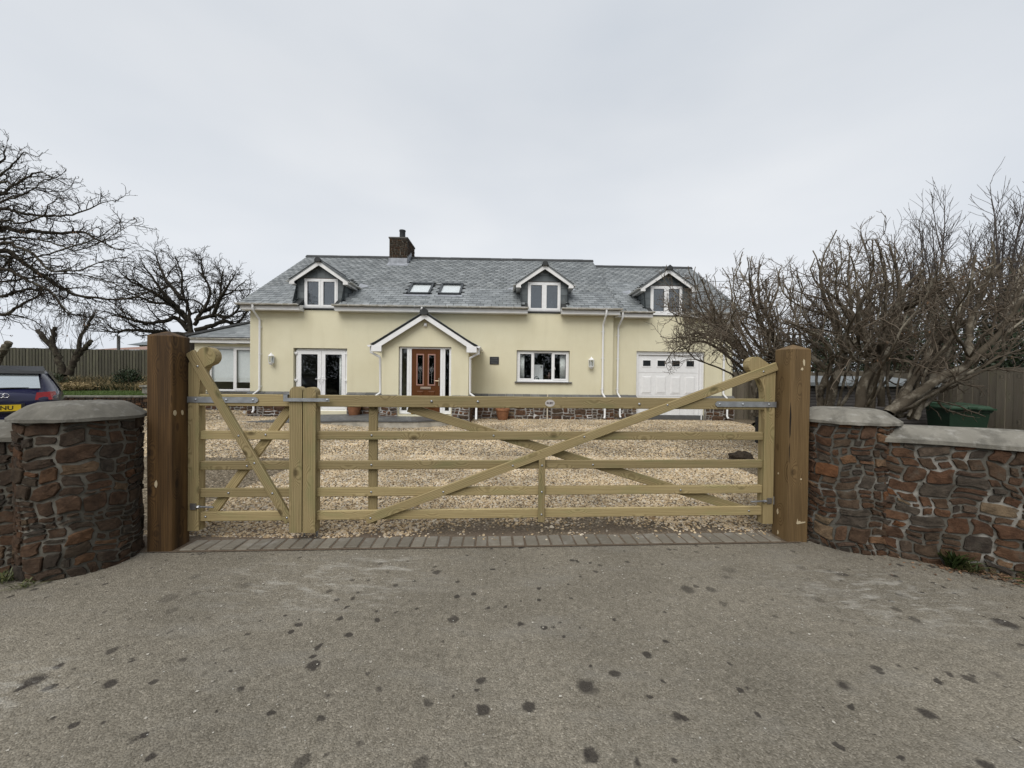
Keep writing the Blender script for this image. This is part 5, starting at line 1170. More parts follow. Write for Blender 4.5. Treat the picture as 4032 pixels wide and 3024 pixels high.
# ------------------------------------------------------------------ left garden: low wall, lawn, bank, fence, barn
lw0, lw1 = Vector((-14.75, 15.3)), Vector((-27.0, 12.4))
LD = (lw1 - lw0).normalized(); LN = Vector((LD.y, -LD.x)); LN = LN if LN.y > 0 else -LN        # LN points away from the yard
def lw(s, t, z): p = lw0 + LD * s + LN * t; return Vector((p.x, p.y, z))
wallr = empty('garden_wall', (lw0.x, lw0.y, 0), 0, 'low dry stone garden wall holding up the raised lawn', 'wall')
def lwl(s, t, z): return lw(s, t, z) - Vector((lw0.x, lw0.y, 0))
MB().hexa([lwl(-1.2, .03, 0), lwl(9, .03, 0), lwl(9, .35, 0), lwl(-1.2, .35, 0), lwl(-1.2, .03, .56), lwl(9, .03, .56), lwl(9, .35, .56), lwl(-1.2, .35, .56)]).build('rubble_core', plain('wall_core_dark', (.05, .045, .04), .95), wallr)
rgw = random.Random(5)
for c in rubble_cells(6.0, .5, rgw, .26, .15, .08, .05, -1.2, .06):
    mb = stone_mb(c, .02, .035, lambda s, z, d: lwl(s, .03 - d, z), rgw)
    if mb: mb.build('stone', STONE_D, wallr, smooth=True)
for i in range(8): MB().hexa([lwl(-1.2 + i * 1.2, -.03, .56), lwl(-.012 + i * 1.2, -.03, .56), lwl(-.012 + i * 1.2, .4, .56), lwl(-1.2 + i * 1.2, .4, .56), lwl(-1.2 + i * 1.2, -.03, .615), lwl(-.012 + i * 1.2, -.03, .615), lwl(-.012 + i * 1.2, .4, .615), lwl(-1.2 + i * 1.2, .4, .615)]).build('coping_slab', COPING, wallr)
# raised lawn and bank up to the fence
FA, FB = Vector((-13.2, 22.6)), Vector((-34.5, 20.4))
lawn = sheet('lawn', [lw(-1.2, .36, .60), lw(14, .36, .60), Vector((-34, 17.9, .66)), Vector((-14.2, 19.2, .64))], LAWN)
bank = sheet('garden_bank', [Vector((-14.2, 19.2, .63)), Vector((-34, 17.9, .65)), Vector((FB.x, FB.y + .3, 1.16)), Vector((FA.x, FA.y + .3, 1.12))], ROUGH)
sheet('field', [(-60, 20.8, .9), (-13, 23, .9), (-12.4, 60, 1.2), (-90, 60, 1.2)], ROUGH)
sheet('yard_edge', [(-16.5, 12.9, .05), (-8.95, 15.3, .08), (-9, 24, .4), (-14, 23, .8), (-14.2, 19.2, .55), (-13.6, 15.6, .12)], ROUGH)
def blades(n, fn, hgt, wid, lean, mat, name, label, cat, seed=1):
    r = np.random.default_rng(seed); P = np.array([fn(r) for _ in range(n)]); a = r.uniform(0, 6.283, n); h = hgt * r.uniform(.5, 1.2, n); w = wid * r.uniform(.7, 1.3, n); l = lean * r.uniform(.2, 1.2, n) * h; b = r.uniform(0, 6.283, n)
    ex = np.stack([np.cos(a) * w, np.sin(a) * w, np.zeros(n)], 1); ln = np.stack([np.cos(b) * l, np.sin(b) * l, np.zeros(n)], 1); up = np.stack([np.zeros(n), np.zeros(n), h], 1)
    V = np.stack([P - ex, P + ex, P + ln * .35 + up * .6 + ex * .6, P + ln * .35 + up * .6 - ex * .6, P + ln + up], 1).reshape(-1, 3); k = np.arange(n)[:, None] * 5
    F3 = np.concatenate([k + np.array([0, 1, 2]), k + np.array([0, 2, 3]), k + np.array([3, 2, 4])]); q = np.repeat(r.random(n), 5)
    return tag(np_mesh(name, V, F3, mat, None, q), label, cat, kind='stuff')
def f_lawn(r):
    s, t = r.uniform(-1.1, 9.5), r.uniform(.45, 4.2); p = lw(s, t, .60 + t * .011); return (p.x, p.y, p.z)
blades(26000, f_lawn, .06, .006, .6, GRASS, 'lawn_grass', 'short bright green grass of the raised lawn', 'grass', 2)
def f_bank(r):
    x = r.uniform(-32, -14.5); q = r.random() ** 1.4; y0 = 17.9 + (x + 34) / 19.8 * 1.3; y = y0 + q * 2.2; return (x, y, .64 + q * .42)
blades(9000, f_bank, .42, .011, .9, DEADGRASS, 'dead_bank_grass', 'straw-coloured dead grass on the bank below the fence', 'dead grass', 3)
blades(12000, f_bank, .34, .016, .9, BRAMB, 'bank_weeds', 'dark green weeds and ground cover on the bank', 'weeds', 4)

def leaf_ball(cx, cy, cz, rx, ry, rz, n, size, seed, flat=.6):
    r = np.random.default_rng(seed); d = r.normal(size=(n, 3)); d /= np.linalg.norm(d, axis=1)[:, None]; k = r.uniform(.35, 1.0, n) ** .6
    lump = 1 + .22 * np.sin(d[:, 0] * 5 + seed) * np.cos(d[:, 1] * 4.3) + .15 * np.sin(d[:, 2] * 8 + d[:, 0] * 3)
    P = np.array([cx, cy, cz]) + d * (k * lump)[:, None] * np.array([rx, ry, rz])
    u = r.normal(size=(n, 3)); u /= np.linalg.norm(u, axis=1)[:, None]; v = np.cross(u, r.normal(size=(n, 3))); v /= np.linalg.norm(v, axis=1)[:, None]; s = (size * r.uniform(.6, 1.3, n))[:, None]
    V = np.stack([P - u * s, P + v * s * .5, P + u * s, P - v * s * .5], 1).reshape(-1, 3)
    return V, np.repeat(r.random(n), 4)
def shrub(name, x, y, z, rx, rz, n, size, mat, label, cat, seed, group=None, parts=3):
    root = empty(name, (x, y, z), 0, label, cat, group); r = random.Random(seed); Vs, Rs = [], []
    for i in range(parts):
        V, q = leaf_ball(r.uniform(-.5, .5) * rx, r.uniform(-.35, .35) * rx, rz * r.uniform(.75, 1.05), rx * r.uniform(.55, .8), rx * r.uniform(.5, .7), rz * r.uniform(.6, .9), n // parts, size, seed * 7 + i); Vs.append(V); Rs.append(q)
    V = np.concatenate(Vs); V[:, 2] = np.maximum(V[:, 2], 0.01); np_mesh('foliage', V, np.arange(len(V)).reshape(-1, 4), mat, root, np.concatenate(Rs))
    m = MB()
    for i in range(6): a = r.uniform(0, 6.28); m.tube([(0, 0, -.05), (.3 * rx * math.cos(a), .3 * rx * math.sin(a), rz * .7), (.7 * rx * math.cos(a), .6 * rx * math.sin(a), rz * 1.5)], [.02, .014, .005], 5)
    m.build('stems', BARK_T, root); return root
shrub('shrub', -22.6, 18.9, .72, .95, .42, 2600, .045, BRAMB, 'low dark green bramble at the foot of the pollard tree', 'shrub', 11)
shrub('shrub', -19.3, 19.4, .78, .75, .55, 2600, .045, EVERG, 'rounded dark evergreen shrub midway along the left fence', 'shrub', 12)
shrub('shrub', -17.6, 19.7, .80, .55, .36, 1500, .045, BRAMB, 'small dark shrub beside the rounded evergreen', 'shrub', 13)
shrub('shrub', -15.2, 18.4, .75, .50, .85, 3600, .05, EVERG, 'upright dark evergreen bush beside the dark gate post', 'bush', 14)
shrub('shrub', -20.9, 18.2, .68, .9, .22, 1600, .05, DEADGRASS, 'clump of brown dead plants at the lawn edge', 'plant', 15)
shrub('shrub', -17.3, 18.6, .70, .85, .26, 1700, .05, DEADGRASS, 'heap of tan dead fern in front of the fence', 'plant', 16)
tr = empty('stone_trough', (-15.0, 16.3, .60), -.1, 'small grey stone trough standing on the lawn edge', 'trough')
MB().box(-.55, .55, -.18, .18, .08, .34).box(-.62, .62, -.24, .24, .34, .42).build('bowl', COPING, tr)
for x in (-.4, .4): MB().box(x - .08, x + .08, -.16, .16, 0, .08).build('foot', COPING, tr)

def board_fence(name, A, B, z0a, z0b, hgt, bw, mat, label, step=None, over=True, ztop=None):
    root = empty(name, (A.x, A.y, 0), math.atan2(B.y - A.y, B.x - A.x), label, 'fence'); Ln = (B - A).length; step = step or bw; k = int(Ln / step)
    me = [MB().cbox((0, 0, 0), (0, 0, 1), (1, 0, 0), (0, 1, 0), (hgt / 2, bw / 2, .009), .003, (rng.uniform(0, 20), rng.uniform(0, 3), 0)).mesh('board', mat) for _ in range(6)]
    for i in range(min(k, 298)):
        q = (i + .5) / k; o = link('board', me[rng.randrange(6)], root)
        o.location = ((i + .5) * step, (.010 if i % 2 and over else 0) + rng.uniform(-.003, .003), z0a + (z0b - z0a) * q + hgt / 2 + rng.uniform(-.012, .012)); o.rotation_euler = (rng.uniform(-.006, .006), rng.uniform(-.006, .006), rng.uniform(-.05, .05))
    if not over:                                         # back boards close the gaps
        for i in range(min(k, 298)):
            o = link('back_board', me[rng.randrange(6)], root); q = (i + 1) / k; o.location = ((i + 1) * step, .036, z0a + (z0b - z0a) * q + hgt / 2 - .01)
    for f in (.18, .5, .84):
        MB().hexa([(0, .046, z0a + hgt * f - .04), (Ln, .046, z0b + hgt * f - .04), (Ln, .085, z0b + hgt * f - .04), (0, .085, z0a + hgt * f - .04), (0, .046, z0a + hgt * f + .04), (Ln, .046, z0b + hgt * f + .04), (Ln, .085, z0b + hgt * f + .04), (0, .085, z0a + hgt * f + .04)]).build('rail', mat, root)
    n = max(2, int(Ln / 2.4) + 1)
    for i in range(n): x = Ln * i / (n - 1); z = z0a + (z0b - z0a) * i / (n - 1); MB().box(x - .05, x + .05, .088, .18, z - .1, z + hgt - .03).build('post', mat, root)
    return root
board_fence('board_fence', FB, FA, 1.06, 1.02, 1.82, .125, W_FENCE2, 'long mossy close-board fence behind the lawn and pollard tree', step=.158, over=False)
# barn roof and a slate roof beyond
bn = empty('barn', (-38.5, 33, .8), .05, 'barn with low rusty pink corrugated roof beyond the left fence', 'barn')
RUST = NT('rusty_sheet'); _p = RUST.obj(); RUST.fin(RUST.mix(RUST.noise(RUST.mapping(_p, (3, .3, 1)), 1.2, 5), (.42, .33, .29), (.24, .11, .075)), .8, .2)
mb = MB(); k = 140
for i in range(k + 1): x = 2.4 + 9 * i / k; mb.v += [(x, 0, 2.76 + .035 * (i % 2) + .16 * (x - 2.4) / 9), (x, 7, 3.72 + .035 * (i % 2) + .36 * (x - 2.4) / 9)]
mb.g = list(mb.v); mb.f = [(2 * i, 2 * i + 2, 2 * i + 3, 2 * i + 1) for i in range(k)]; mb.build('corrugated_roof', RUST.m, bn)
MB().box(2.6, 11.2, .2, 6.8, 0, 2.72).build('wall', plain('barn_board', (.06, .05, .045), .9), bn)
MB().hexa([(6, .02, 2.55), (11.4, .02, 2.6), (11.4, .06, 2.6), (6, .06, 2.55), (6, .02, 2.80), (11.4, .02, 2.90), (11.4, .06, 2.90), (6, .06, 2.80)]).build('dark_fascia', BLACK, bn)
vp = MB().tube([(-30.7, 30, .9), (-30.7, 30, 4.5)], .10, 8).build('flue_pipe', plain('grey_flue', (.10, .10, .095), .7)); tag(vp, 'short dark flue pipe standing up beyond the left fence', 'pipe')
cot = empty('outbuilding', (-35.5, 42, .8), 0, 'far outbuilding with a dark slate roof beyond the rusty barn', 'building')
MB().box(-5.2, 5.2, 0, 7, 0, 3.9).build('wall', CONC, cot); MB().add([(-6.2, -.4, 3.9), (6.2, -.4, 3.9), (3.0, 3.5, 5.5), (-2.6, 3.5, 5.5), (-6.2, 7.4, 3.9), (6.2, 7.4, 3.9)], [(0, 1, 2, 3), (0, 3, 4), (3, 2, 5, 4), (1, 5, 2)]).build('roof', SLATE_D, cot)

# ------------------------------------------------------------------ right side: fences, shed, bin, wire
RA, RB = Vector((9.05, 5.2)), Vector((8.45, 13.9))
board_fence('board_fence', RB, RA, -.02, -.02, 1.77, .128, W_FENCE, 'tall grey-brown close-board fence behind the shed and green bin', step=.118)
board_fence('board_fence', Vector((7.74, 13.72)), Vector((9.3, 13.95)), .06, .06, 1.75, .15, W_FENCE, 'short board fence panel closing the gap beside the garage corner', step=.152)
sh = empty('garden_shed', (7.15, 7.75, .02), .02, 'low dark slatted garden shed with grey felt roof', 'shed')
MB().box(-1.6, 1.46, .05, 1.0, 0, 1.40).build('shell', plain('shed_inside', (.03, .028, .027), .95), sh)
for i in range(23):
    z = .06 + i * .059
    MB().cbox((-.07, .035, z), (1, 0, 0), (0, 0, 1), (0, 1, 0), (1.53, .0255, .010), .003, (rng.uniform(0, 9), rng.uniform(0, 4), 0)).build('slat', W_SHED, sh)
for x in (-1.58, 1.45): MB().box(x - .035, x + .035, .005, .06, 0, 1.40).build('corner_post', W_SHED, sh)
FELT = plain('grey_roof_felt', (.17, .185, .19), .85, 0, .15, 9, .3)
MB().hexa([(-1.72, -.09, 1.40), (1.58, -.09, 1.40), (1.58, 1.15, 1.56), (-1.72, 1.15, 1.56), (-1.72, -.09, 1.43), (1.58, -.09, 1.43), (1.58, 1.15, 1.59), (-1.72, 1.15, 1.59)]).build('felt_roof', FELT, sh)
MB().box(-1.72, 1.58, -.105, -.09, 1.37, 1.437).build('roof_trim', FELT, sh)
bi = empty('wheelie_bin', (8.22, 7.12, .02), -.35, 'green lidded wheelie bin between the shed and the fence', 'bin')
GREEN = plain('green_bin_plastic', (.011, .032, .017), .55, 0, .15, 5); GREENL = plain('green_lid_plastic', (.016, .045, .022), .55, 0, .15, 5)
MB().hexa([(-.20, -.25, .06), (.20, -.25, .06), (.20, .22, .06), (-.20, .22, .06), (-.27, -.35, .98), (.27, -.35, .98), (.27, .30, .98), (-.27, .30, .98)]).box(-.29, .29, -.375, .34, .955, .995).build('body', GREEN, bi)
MB().hexa([(-.30, -.40, .998), (.30, -.40, .998), (.30, .36, 1.0), (-.30, .36, 1.0), (-.26, -.34, 1.05), (.26, -.34, 1.05), (.26, .32, 1.085), (-.26, .32, 1.085)]).box(-.31, .31, -.415, .37, .985, 1.012).build('lid', GREENL, bi)
for y in (-.36, -.28): MB().box(-.285, .285, y, y + .02, .93, .955).build('rim_rib', GREEN, bi)
MB().box(-.06, .06, -.43, -.40, 1.0, 1.03).build('lid_grip', GREENL, bi)
MB().tube([(-.26, .40, 1.0), (.26, .40, 1.0)], .018, 8).build('handle', BLACK, bi)
for x in (-.25, .25): MB().lathe((x, .24, .1), [(.1, -.025), (.1, .025)], 16, (0, 1, 0), (0, 0, 1), (1, 0, 0)).build('wheel', BLACK, bi)
wp = [at_depth(2770, 1110, 15.0).lerp(at_depth(4100, 985, 9.0), i / 14) - Vector((0, 0, .35 * 4 * (i / 14) * (1 - i / 14) * .4)) for i in range(15)]
wire = MB().tube(wp, .008, 5).build('overhead_wire', BLACK); tag(wire, 'thin black overhead wire running from the garage roof through the trees', 'wire')

# ------------------------------------------------------------------ the car parked behind the round pier
CARB = NT('dark_blue_car_paint'); CARB.b.inputs['Coat Weight'].default_value = 0.5; CARB.b.inputs['Coat Roughness'].default_value = .03
CARB.fin(CARB.mix(CARB.noise(CARB.obj(), 300, 2), (.006, .007, .030), (.010, .011, .045)), .3, .3)
CGL = plain('car_glass', (.52, .56, .58), .03, .75, .02); CGL.node_tree.nodes['Principled BSDF'].inputs['Specular IOR Level'].default_value = 1.0
cphi = math.radians(49)
car = empty('parked_car', (-9.36, 7.0, .02), cphi, 'dark blue hatchback with ringed tailgate badge parked behind the round pier', 'car')
# stations along +y (forward): y, half width at sill, at shoulder, at roof, shoulder z, roof z, floor z
CW = .86
ST = [(0.02, .60, .66, .40, .98, 1.02, .42), (.10, .74, .76, .50, 1.02, 1.07, .30), (.30, .82, .83, .56, 1.05, 1.15, .22), (.55, .87, .87, .56, 1.06, 1.36, .20), (.80, .89, .89, .56, 1.06, 1.52, .20), (1.3, .90, .90, .58, 1.04, 1.57, .2), (2.3, .90, .90, .59, 1.01, 1.57, .2), (2.9, .90, .90, .57, .99, 1.44, .2), (3.4, .90, .89, .60, .97, 1.08, .2), (3.9, .87, .84, .60, .88, .95, .22), (4.25, .74, .68, .5, .72, .78, .3)]
cm = MB(); nr = 12
for (y, a, b, c, zs, zr, zf) in ST:
    a, b, c = a * CW, b * CW, c * CW
    half = [(a * .92, zf), (a, zf + .12), (b, zs - .12), (b * .985, zs), (c + .06, zr - .05), (c * .75, zr)]
    for x, z in half: cm.v.append((x, y, z))
    for x, z in reversed(half): cm.v.append((-x, y, z))
cm.g = list(cm.v); K = len(ST); cm.f = [(i * nr + j, i * nr + (j + 1) % nr, (i + 1) * nr + (j + 1) % nr, (i + 1) * nr + j) for i in range(K - 1) for j in range(nr)] + [tuple(range(nr)), tuple(range((K - 1) * nr, K * nr))]
cb_ = cm.build('body', CARB.m, car, smooth='all'); ss = cb_.modifiers.new('s', 'SUBSURF'); ss.levels = 2; ss.render_levels = 2
# rear screen follows the sloping tail, spoiler above it
MB().add([(-.48, .25, 1.15), (.48, .25, 1.15), (.44, .60, 1.45), (-.44, .60, 1.45), (-.46, .33, 1.10), (.46, .33, 1.10), (.42, .7, 1.40), (-.42, .7, 1.40)], [(0, 1, 2, 3), (4, 7, 6, 5), (0, 4, 5, 1), (1, 5, 6, 2), (2, 6, 7, 3), (3, 7, 4, 0)]).build('rear_window', CGL, car)
MB().hexa([(-.53, .52, 1.43), (.53, .52, 1.43), (.52, .95, 1.52), (-.52, .95, 1.52), (-.51, .56, 1.485), (.51, .56, 1.485), (.50, .95, 1.585), (-.50, .95, 1.585)]).build('roof_spoiler', BLACK, car)
MB().tube([(-.1, .235, 1.14), (.12, .24, 1.155), (.34, .26, 1.16)], [.022, .012, .006], 6).build('rear_wiper', BLACK, car)
RED = plain('red_tail_lens', (.30, .008, .012), .12, 0, .15, 20)
for sg in (-1, 1):
    MB().hexa([(sg * .42, .03, .93), (sg * .63, .075, .93), (sg * .69, .26, .95), (sg * .5, .2, .95), (sg * .44, .055, 1.07), (sg * .60, .10, 1.085), (sg * .67, .30, 1.085), (sg * .5, .25, 1.07)]).build('tail_light', RED, car)
    for y in (.75, 3.35):
        wh = MB().lathe((sg * .69, y, .33), [(.33, -.1), (.34, -.06), (.34, .06), (.33, .1)], 24, (0, 1, 0), (0, 0, 1), (1, 0, 0)).build('wheel', BLACK, car, smooth=True)
        MB().lathe((sg * .785, y, .33), [(.22, -.01), (.2, .012), (.05, .005)], 10, (0, 1, 0), (0, 0, 1), (sg, 0, 0)).build('rim', METAL, wh)
    MB().add([(sg * .75, .75, 1.08), (sg * .765, 2.6, 1.06), (sg * .56, 2.3, 1.50), (sg * .55, .95, 1.47)], [(0, 1, 2, 3)]).build('side_window', CGL, car)
CHR = plain('chrome', (.75, .76, .78), .12, 1.0, .03)
for k in range(4):
    MB().tube([((k - 1.5) * .056 + .037 * math.cos(a * .3927), -.0, 1.02 + .037 * math.sin(a * .3927)) for a in range(17)], .0062, 6, False).build('badge_ring', CHR, car, smooth='all')
np_ = MB().box(-.26, .26, -.03, -.016, .735, .85).build('number_plate', plain('yellow_plate', (.62, .44, .02), .45, 0, .05), car)
text_obj('lettering', '23 NU', .105, plain('plate_black', (.01, .01, .01), .5), np_, (.03, -.032, .792), bold=.002)
MB().box(-.30, .30, -.016, .06, .70, .87).build('plate_recess', BLACK, car)
MB().hexa([(-.66, -.02, .36), (.66, -.02, .36), (.70, .3, .34), (-.70, .3, .34), (-.66, -.02, .62), (.66, -.02, .62), (.71, .3, .66), (-.71, .3, .66)]).build('bumper', CARB.m, car)
# ------------------------------------------------------------------ trees
class Tubes:
    def __init__(s): s.V = []; s.F = []; s.n = 0
    def add(s, P, R, k):
        m = len(P)
        if m < 2: return
        T = np.empty_like(P); T[1:-1] = P[2:] - P[:-2]; T[0] = P[1] - P[0]; T[-1] = P[-1] - P[-2]; T /= (np.linalg.norm(T, axis=1)[:, None] + 1e-9)
        ref = np.array([0., 0, 1]) if abs(T[:, 2]).mean() < .8 else np.array([1., 0, 0])
        A = np.cross(T, ref); A /= (np.linalg.norm(A, axis=1)[:, None] + 1e-9); B = np.cross(A, T)
        t = np.arange(k) * (2 * np.pi / k); ring = A[:, None, :] * np.cos(t)[None, :, None] + B[:, None, :] * np.sin(t)[None, :, None]
        V = P[:, None, :] + ring * R[:, None, None]; s.V.append(V.reshape(-1, 3))
        i = np.arange(m - 1)[:, None] * k; j = np.arange(k)[None, :]; jn = (j + 1) % k
        s.F.append(np.stack([i + j, i + jn, i + k + jn, i + k + j], 2).reshape(-1, 4) + s.n); s.n += m * k
        # closed tip
        b = s.n - k; c = P[-1] + T[-1] * R[-1] * .4; s.V.append(c[None]); s.n += 1
        s.F.append(np.array([[b + q, b + (q + 1) % k, s.n - 1, s.n - 1] for q in range(k)]))
    def obj(s, name, mat, parent):
        if not s.V: return None
        F4 = np.concatenate(s.F); V = np.concatenate(s.V)
        tri = F4[:, 2] == F4[:, 3]
        F3 = np.concatenate([F4[tri][:, :3], F4[~tri][:, [0, 1, 2]], F4[~tri][:, [0, 2, 3]]])
        return np_mesh(name, V, F3, mat, parent, smooth=True)
def smooth_path(pts, rad, sub, g, jit):
    """Catmull-Rom through points, with a little crookedness"""
    P = np.array([tuple(p) for p in pts], float); R = np.array(rad, float); out, ro = [], []
    Q = np.vstack([2 * P[0] - P[1], P, 2 * P[-1] - P[-2]])
    for i in range(len(P) - 1):
        a, b, c, d = Q[i], Q[i + 1], Q[i + 2], Q[i + 3]
        for q in range(sub):
            t = q / sub; out.append(.5 * (2 * b + (c - a) * t + (2 * a - 5 * b + 4 * c - d) * t * t + (3 * b - a - 3 * c + d) * t ** 3)); ro.append(R[i] + (R[i + 1] - R[i]) * t)
    out.append(P[-1]); ro.append(R[-1]); out = np.array(out); ro = np.array(ro)
    out[1:-1] += g.normal(size=(len(out) - 2, 3)) * jit * ro[1:-1, None]; return out, ro
def branch(g, p, d, L, r0, r1, n, gn, up, drop=0.0):
    P = [np.array(p, float)]; d = np.array(d, float); d /= np.linalg.norm(d) + 1e-9; st = L / n
    for i in range(n):
        d = d + g.normal(size=3) * gn; d[2] += up - drop; d /= np.linalg.norm(d) + 1e-9; P.append(P[-1] + d * st)
    return np.array(P), np.linspace(r0, r1, n + 1)
def side_dir(g, t, ang, flat=1.0):
    t = t / (np.linalg.norm(t) + 1e-9); v = g.normal(size=3); v[2] *= flat; v -= t * np.dot(v, t); v /= np.linalg.norm(v) + 1e-9; return t * math.cos(ang) + v * math.sin(ang)
def twigs(g, tb, P, R, spec, lvl, keepf, tips=None):
    """spec: list of per-level dicts (gap, len, ang, gn, up, n, k, rr, flat, start)"""
    if lvl >= len(spec): return
    s = spec[lvl]; seg = np.linalg.norm(np.diff(P, axis=0), axis=1); cum = np.concatenate([[0], np.cumsum(seg)]); tot = cum[-1]
    x = tot * s.get('start', .12) + g.uniform(0, s['gap'])
    while x < tot * s.get('end', 1.0):
        i = min(np.searchsorted(cum, x) - 1, len(seg) - 1); i = max(i, 0); q = (x - cum[i]) / (seg[i] + 1e-9); p = P[i] + (P[i + 1] - P[i]) * q; r = R[i] + (R[i + 1] - R[i]) * q
        L = s['len'] * g.uniform(.45, 1.25) * (1 - s.get('taper', .45) * x / tot); rc = max(min(r * s['rr'], L * s.get('thick', .03)), s.get('rmin', .0022))
        d = side_dir(g, P[i + 1] - P[i], s['ang'] * g.uniform(.7, 1.25), s.get('flat', 1.0))
        Q, S = branch(g, p, d, L, rc, max(rc * s.get('end_r', .35), s.get('rmin', .0022) * .7), s['n'], s['gn'], s['up'], s.get('drop', 0))
        if keepf is None or keepf(Q[-1]):
            tb.add(Q, S, s['k']); twigs(g, tb, Q, S, spec, lvl + 1, keepf, tips)
            if tips is not None and lvl == len(spec) - 1: tips.append(Q[-1])
        x += s['gap'] * g.uniform(.5, 1.6)
def px_limb(pts): return [at_depth(x, y, Y) for x, y, Y in pts]
def catkins(g, tips, n, mat, parent, name='hanging_leaves', size=.03):
    if not tips: return
    idx = g.choice(len(tips), min(n, len(tips)), False); V = []; q = []
    for i in idx:
        p = tips[i]
        for k in range(g.integers(1, 4)):
            o = p + g.normal(size=3) * np.array([.02, .02, .01]); l = size * g.uniform(.7, 1.7); w = l * .28; a = g.uniform(0, 6.28); e = np.array([math.cos(a) * w, math.sin(a) * w, 0]); dn = np.array([g.normal() * .01, g.normal() * .01, -l])
            V += [o, o + dn * .5 + e, o + dn, o + dn * .5 - e]; q += [g.random()] * 4
    np_mesh(name, np.array(V), np.arange(len(V)).reshape(-1, 4), mat, parent, q)['kind'] = 'stuff'

# --- big bare tree reaching in over the lawn from the left; its trunk stands out of frame
g = np.random.default_rng(21)
T0 = Vector((-16.2, 10.2, 0.1))
lt_ = empty('bare_tree', T0, 0, 'big bare tree spreading dark tangled branches over the parked car', 'tree')
def loc(P, o): return np.array(P) - np.array([o.x, o.y, o.z])
trunk = Tubes(); crown = Tubes(); tips = []
P, R = smooth_path([Vector((0, 0, -.2)), Vector((.05, 0, 1.2)), Vector((.2, -.05, 2.4)), Vector((.3, 0, 3.6)), Vector((.1, .1, 5.2)), Vector((.2, .1, 7.0))], [.38, .30, .26, .22, .14, .06], 4, g, .06); trunk.add(P, R, 10)
limbs = [
 [(0, 990, 9.6), (60, 1010, 9.5), (140, 1065, 9.4), (200, 1105, 9.3), (275, 1150, 9.2), (370, 1172, 9.1), (470, 1178, 9.0), (560, 1160, 8.9), (640, 1120, 8.8)],
 [(0, 900, 9.9), (60, 905, 9.9), (150, 912, 9.8), (225, 918, 9.7), (320, 912, 9.6), (380, 940, 9.5), (450, 978, 9.4), (490, 985, 9.4)],
 [(0, 765, 10.3), (40, 742, 10.2), (100, 700, 10.1), (160, 678, 10.0), (215, 700, 10), (262, 672, 9.9)],
 [(0, 825, 9.7), (80, 838, 9.6), (170, 850, 9.5), (260, 850, 9.4), (340, 828, 9.3), (400, 800, 9.3), (455, 787, 9.2)],
 [(0, 1238, 9.0), (60, 1212, 9.0), (120, 1182, 9.0), (175, 1158, 8.9), (245, 1140, 8.8), (330, 1128, 8.8)],
 [(0, 1168, 9.3), (60, 1150, 9.3), (120, 1140, 9.2), (200, 1150, 9.1), (260, 1230, 9.0), (330, 1245, 8.9), (430, 1255, 8.8)],
 [(0, 1060, 8.7), (70, 1085, 8.7), (140, 1120, 8.6), (205, 1150, 8.5), (240, 1200, 8.4), (290, 1240, 8.3)],
 [(0, 960, 8.9), (70, 975, 8.8), (130, 1000, 8.7), (190, 1060, 8.6), (250, 1068, 8.6), (330, 1060, 8.5), (400, 1030, 8.5), (500, 1010, 8.4)],
 [(0, 870, 8.9), (70, 880, 8.9), (140, 860, 8.8), (175, 845, 8.8), (190, 808, 8.7), (212, 795, 8.7), (240, 752, 8.7)],
 [(0, 640, 10.6), (20, 600, 10.6), (28, 565, 10.6)], [(0, 690, 10.2), (60, 640, 10.2), (95, 600, 10.1), (140, 622, 10)],
 [(0, 940, 9.4), (90, 935, 9.3), (200, 955, 9.2), (300, 985, 9.1), (400, 950, 9.0), (480, 905, 9.0), (545, 868, 8.9)],
 [(0, 1010, 9.1), (100, 1020, 9.0), (190, 1000, 8.9), (290, 970, 8.8), (380, 940, 8.8), (450, 890, 8.8), (480, 865, 8.8)],
 [(0, 720, 9.6), (70, 745, 9.5), (150, 738, 9.5), (220, 750, 9.4)], [(0, 800, 9.2), (70, 775, 9.1), (130, 745, 9.1), (165, 712, 9.1), (220, 700, 9.0)],
 [(0, 1110, 9.5), (120, 1095, 9.4), (260, 1075, 9.3), (380, 1095, 9.2), (480, 1130, 9.1), (600, 1180, 9.0)]]
fork = Vector((.25, 0, 3.0)) + T0
LS0 = [dict(gap=.14, len=.72, ang=.75, gn=.22, up=.012, n=7, k=4, rr=.55, thick=.030, rmin=.0075, start=.02, flat=.7),
      dict(gap=.085, len=.33, ang=.8, gn=.24, up=.03, n=5, k=3, rr=.6, thick=.022, rmin=.005, flat=.9), dict(gap=.075, len=.13, ang=.9, gn=.25, up=.02, n=3, k=3, rr=.7, thick=.02, rmin=.0042)]
for li, l in enumerate(limbs):
    pts = px_limb(l); r_in = .058 if li in (0, 1) else .036 if li < 8 else .024
    st = fork + Vector((0, 0, (pts[0].z - fork.z) * .45)); k = len(pts)
    full = [st, st.lerp(pts[0], .5) + Vector((0, 0, .15))] + pts; rad = [r_in * 1.5, r_in * 1.2] + [r_in * (1 - .86 * i / (k - 1)) for i in range(k)]
    P, R = smooth_path([p - T0 for p in full], rad, 4, g, .45); trunk.add(P, R, 7)
    twigs(g, crown, P[6:], R[6:], LS0, 0, None, tips)
    if li in (4, 5, 6, 0): twigs(g, crown, P[6:], R[6:], [dict(gap=.22, len=1.0, ang=1.0, gn=.10, up=0, drop=.12, n=8, k=3, rr=.4, thick=.009, rmin=.004), dict(gap=.14, len=.28, ang=.7, gn=.2, up=-.02, n=4, k=3, rr=.6, thick=.015, rmin=.003)], 0, None, tips)
trunk.obj('trunk_and_limbs', BARK_L, lt_); crown.obj('crown', BARK_O, lt_); catkins(g, tips, 150, LITTER, lt_)

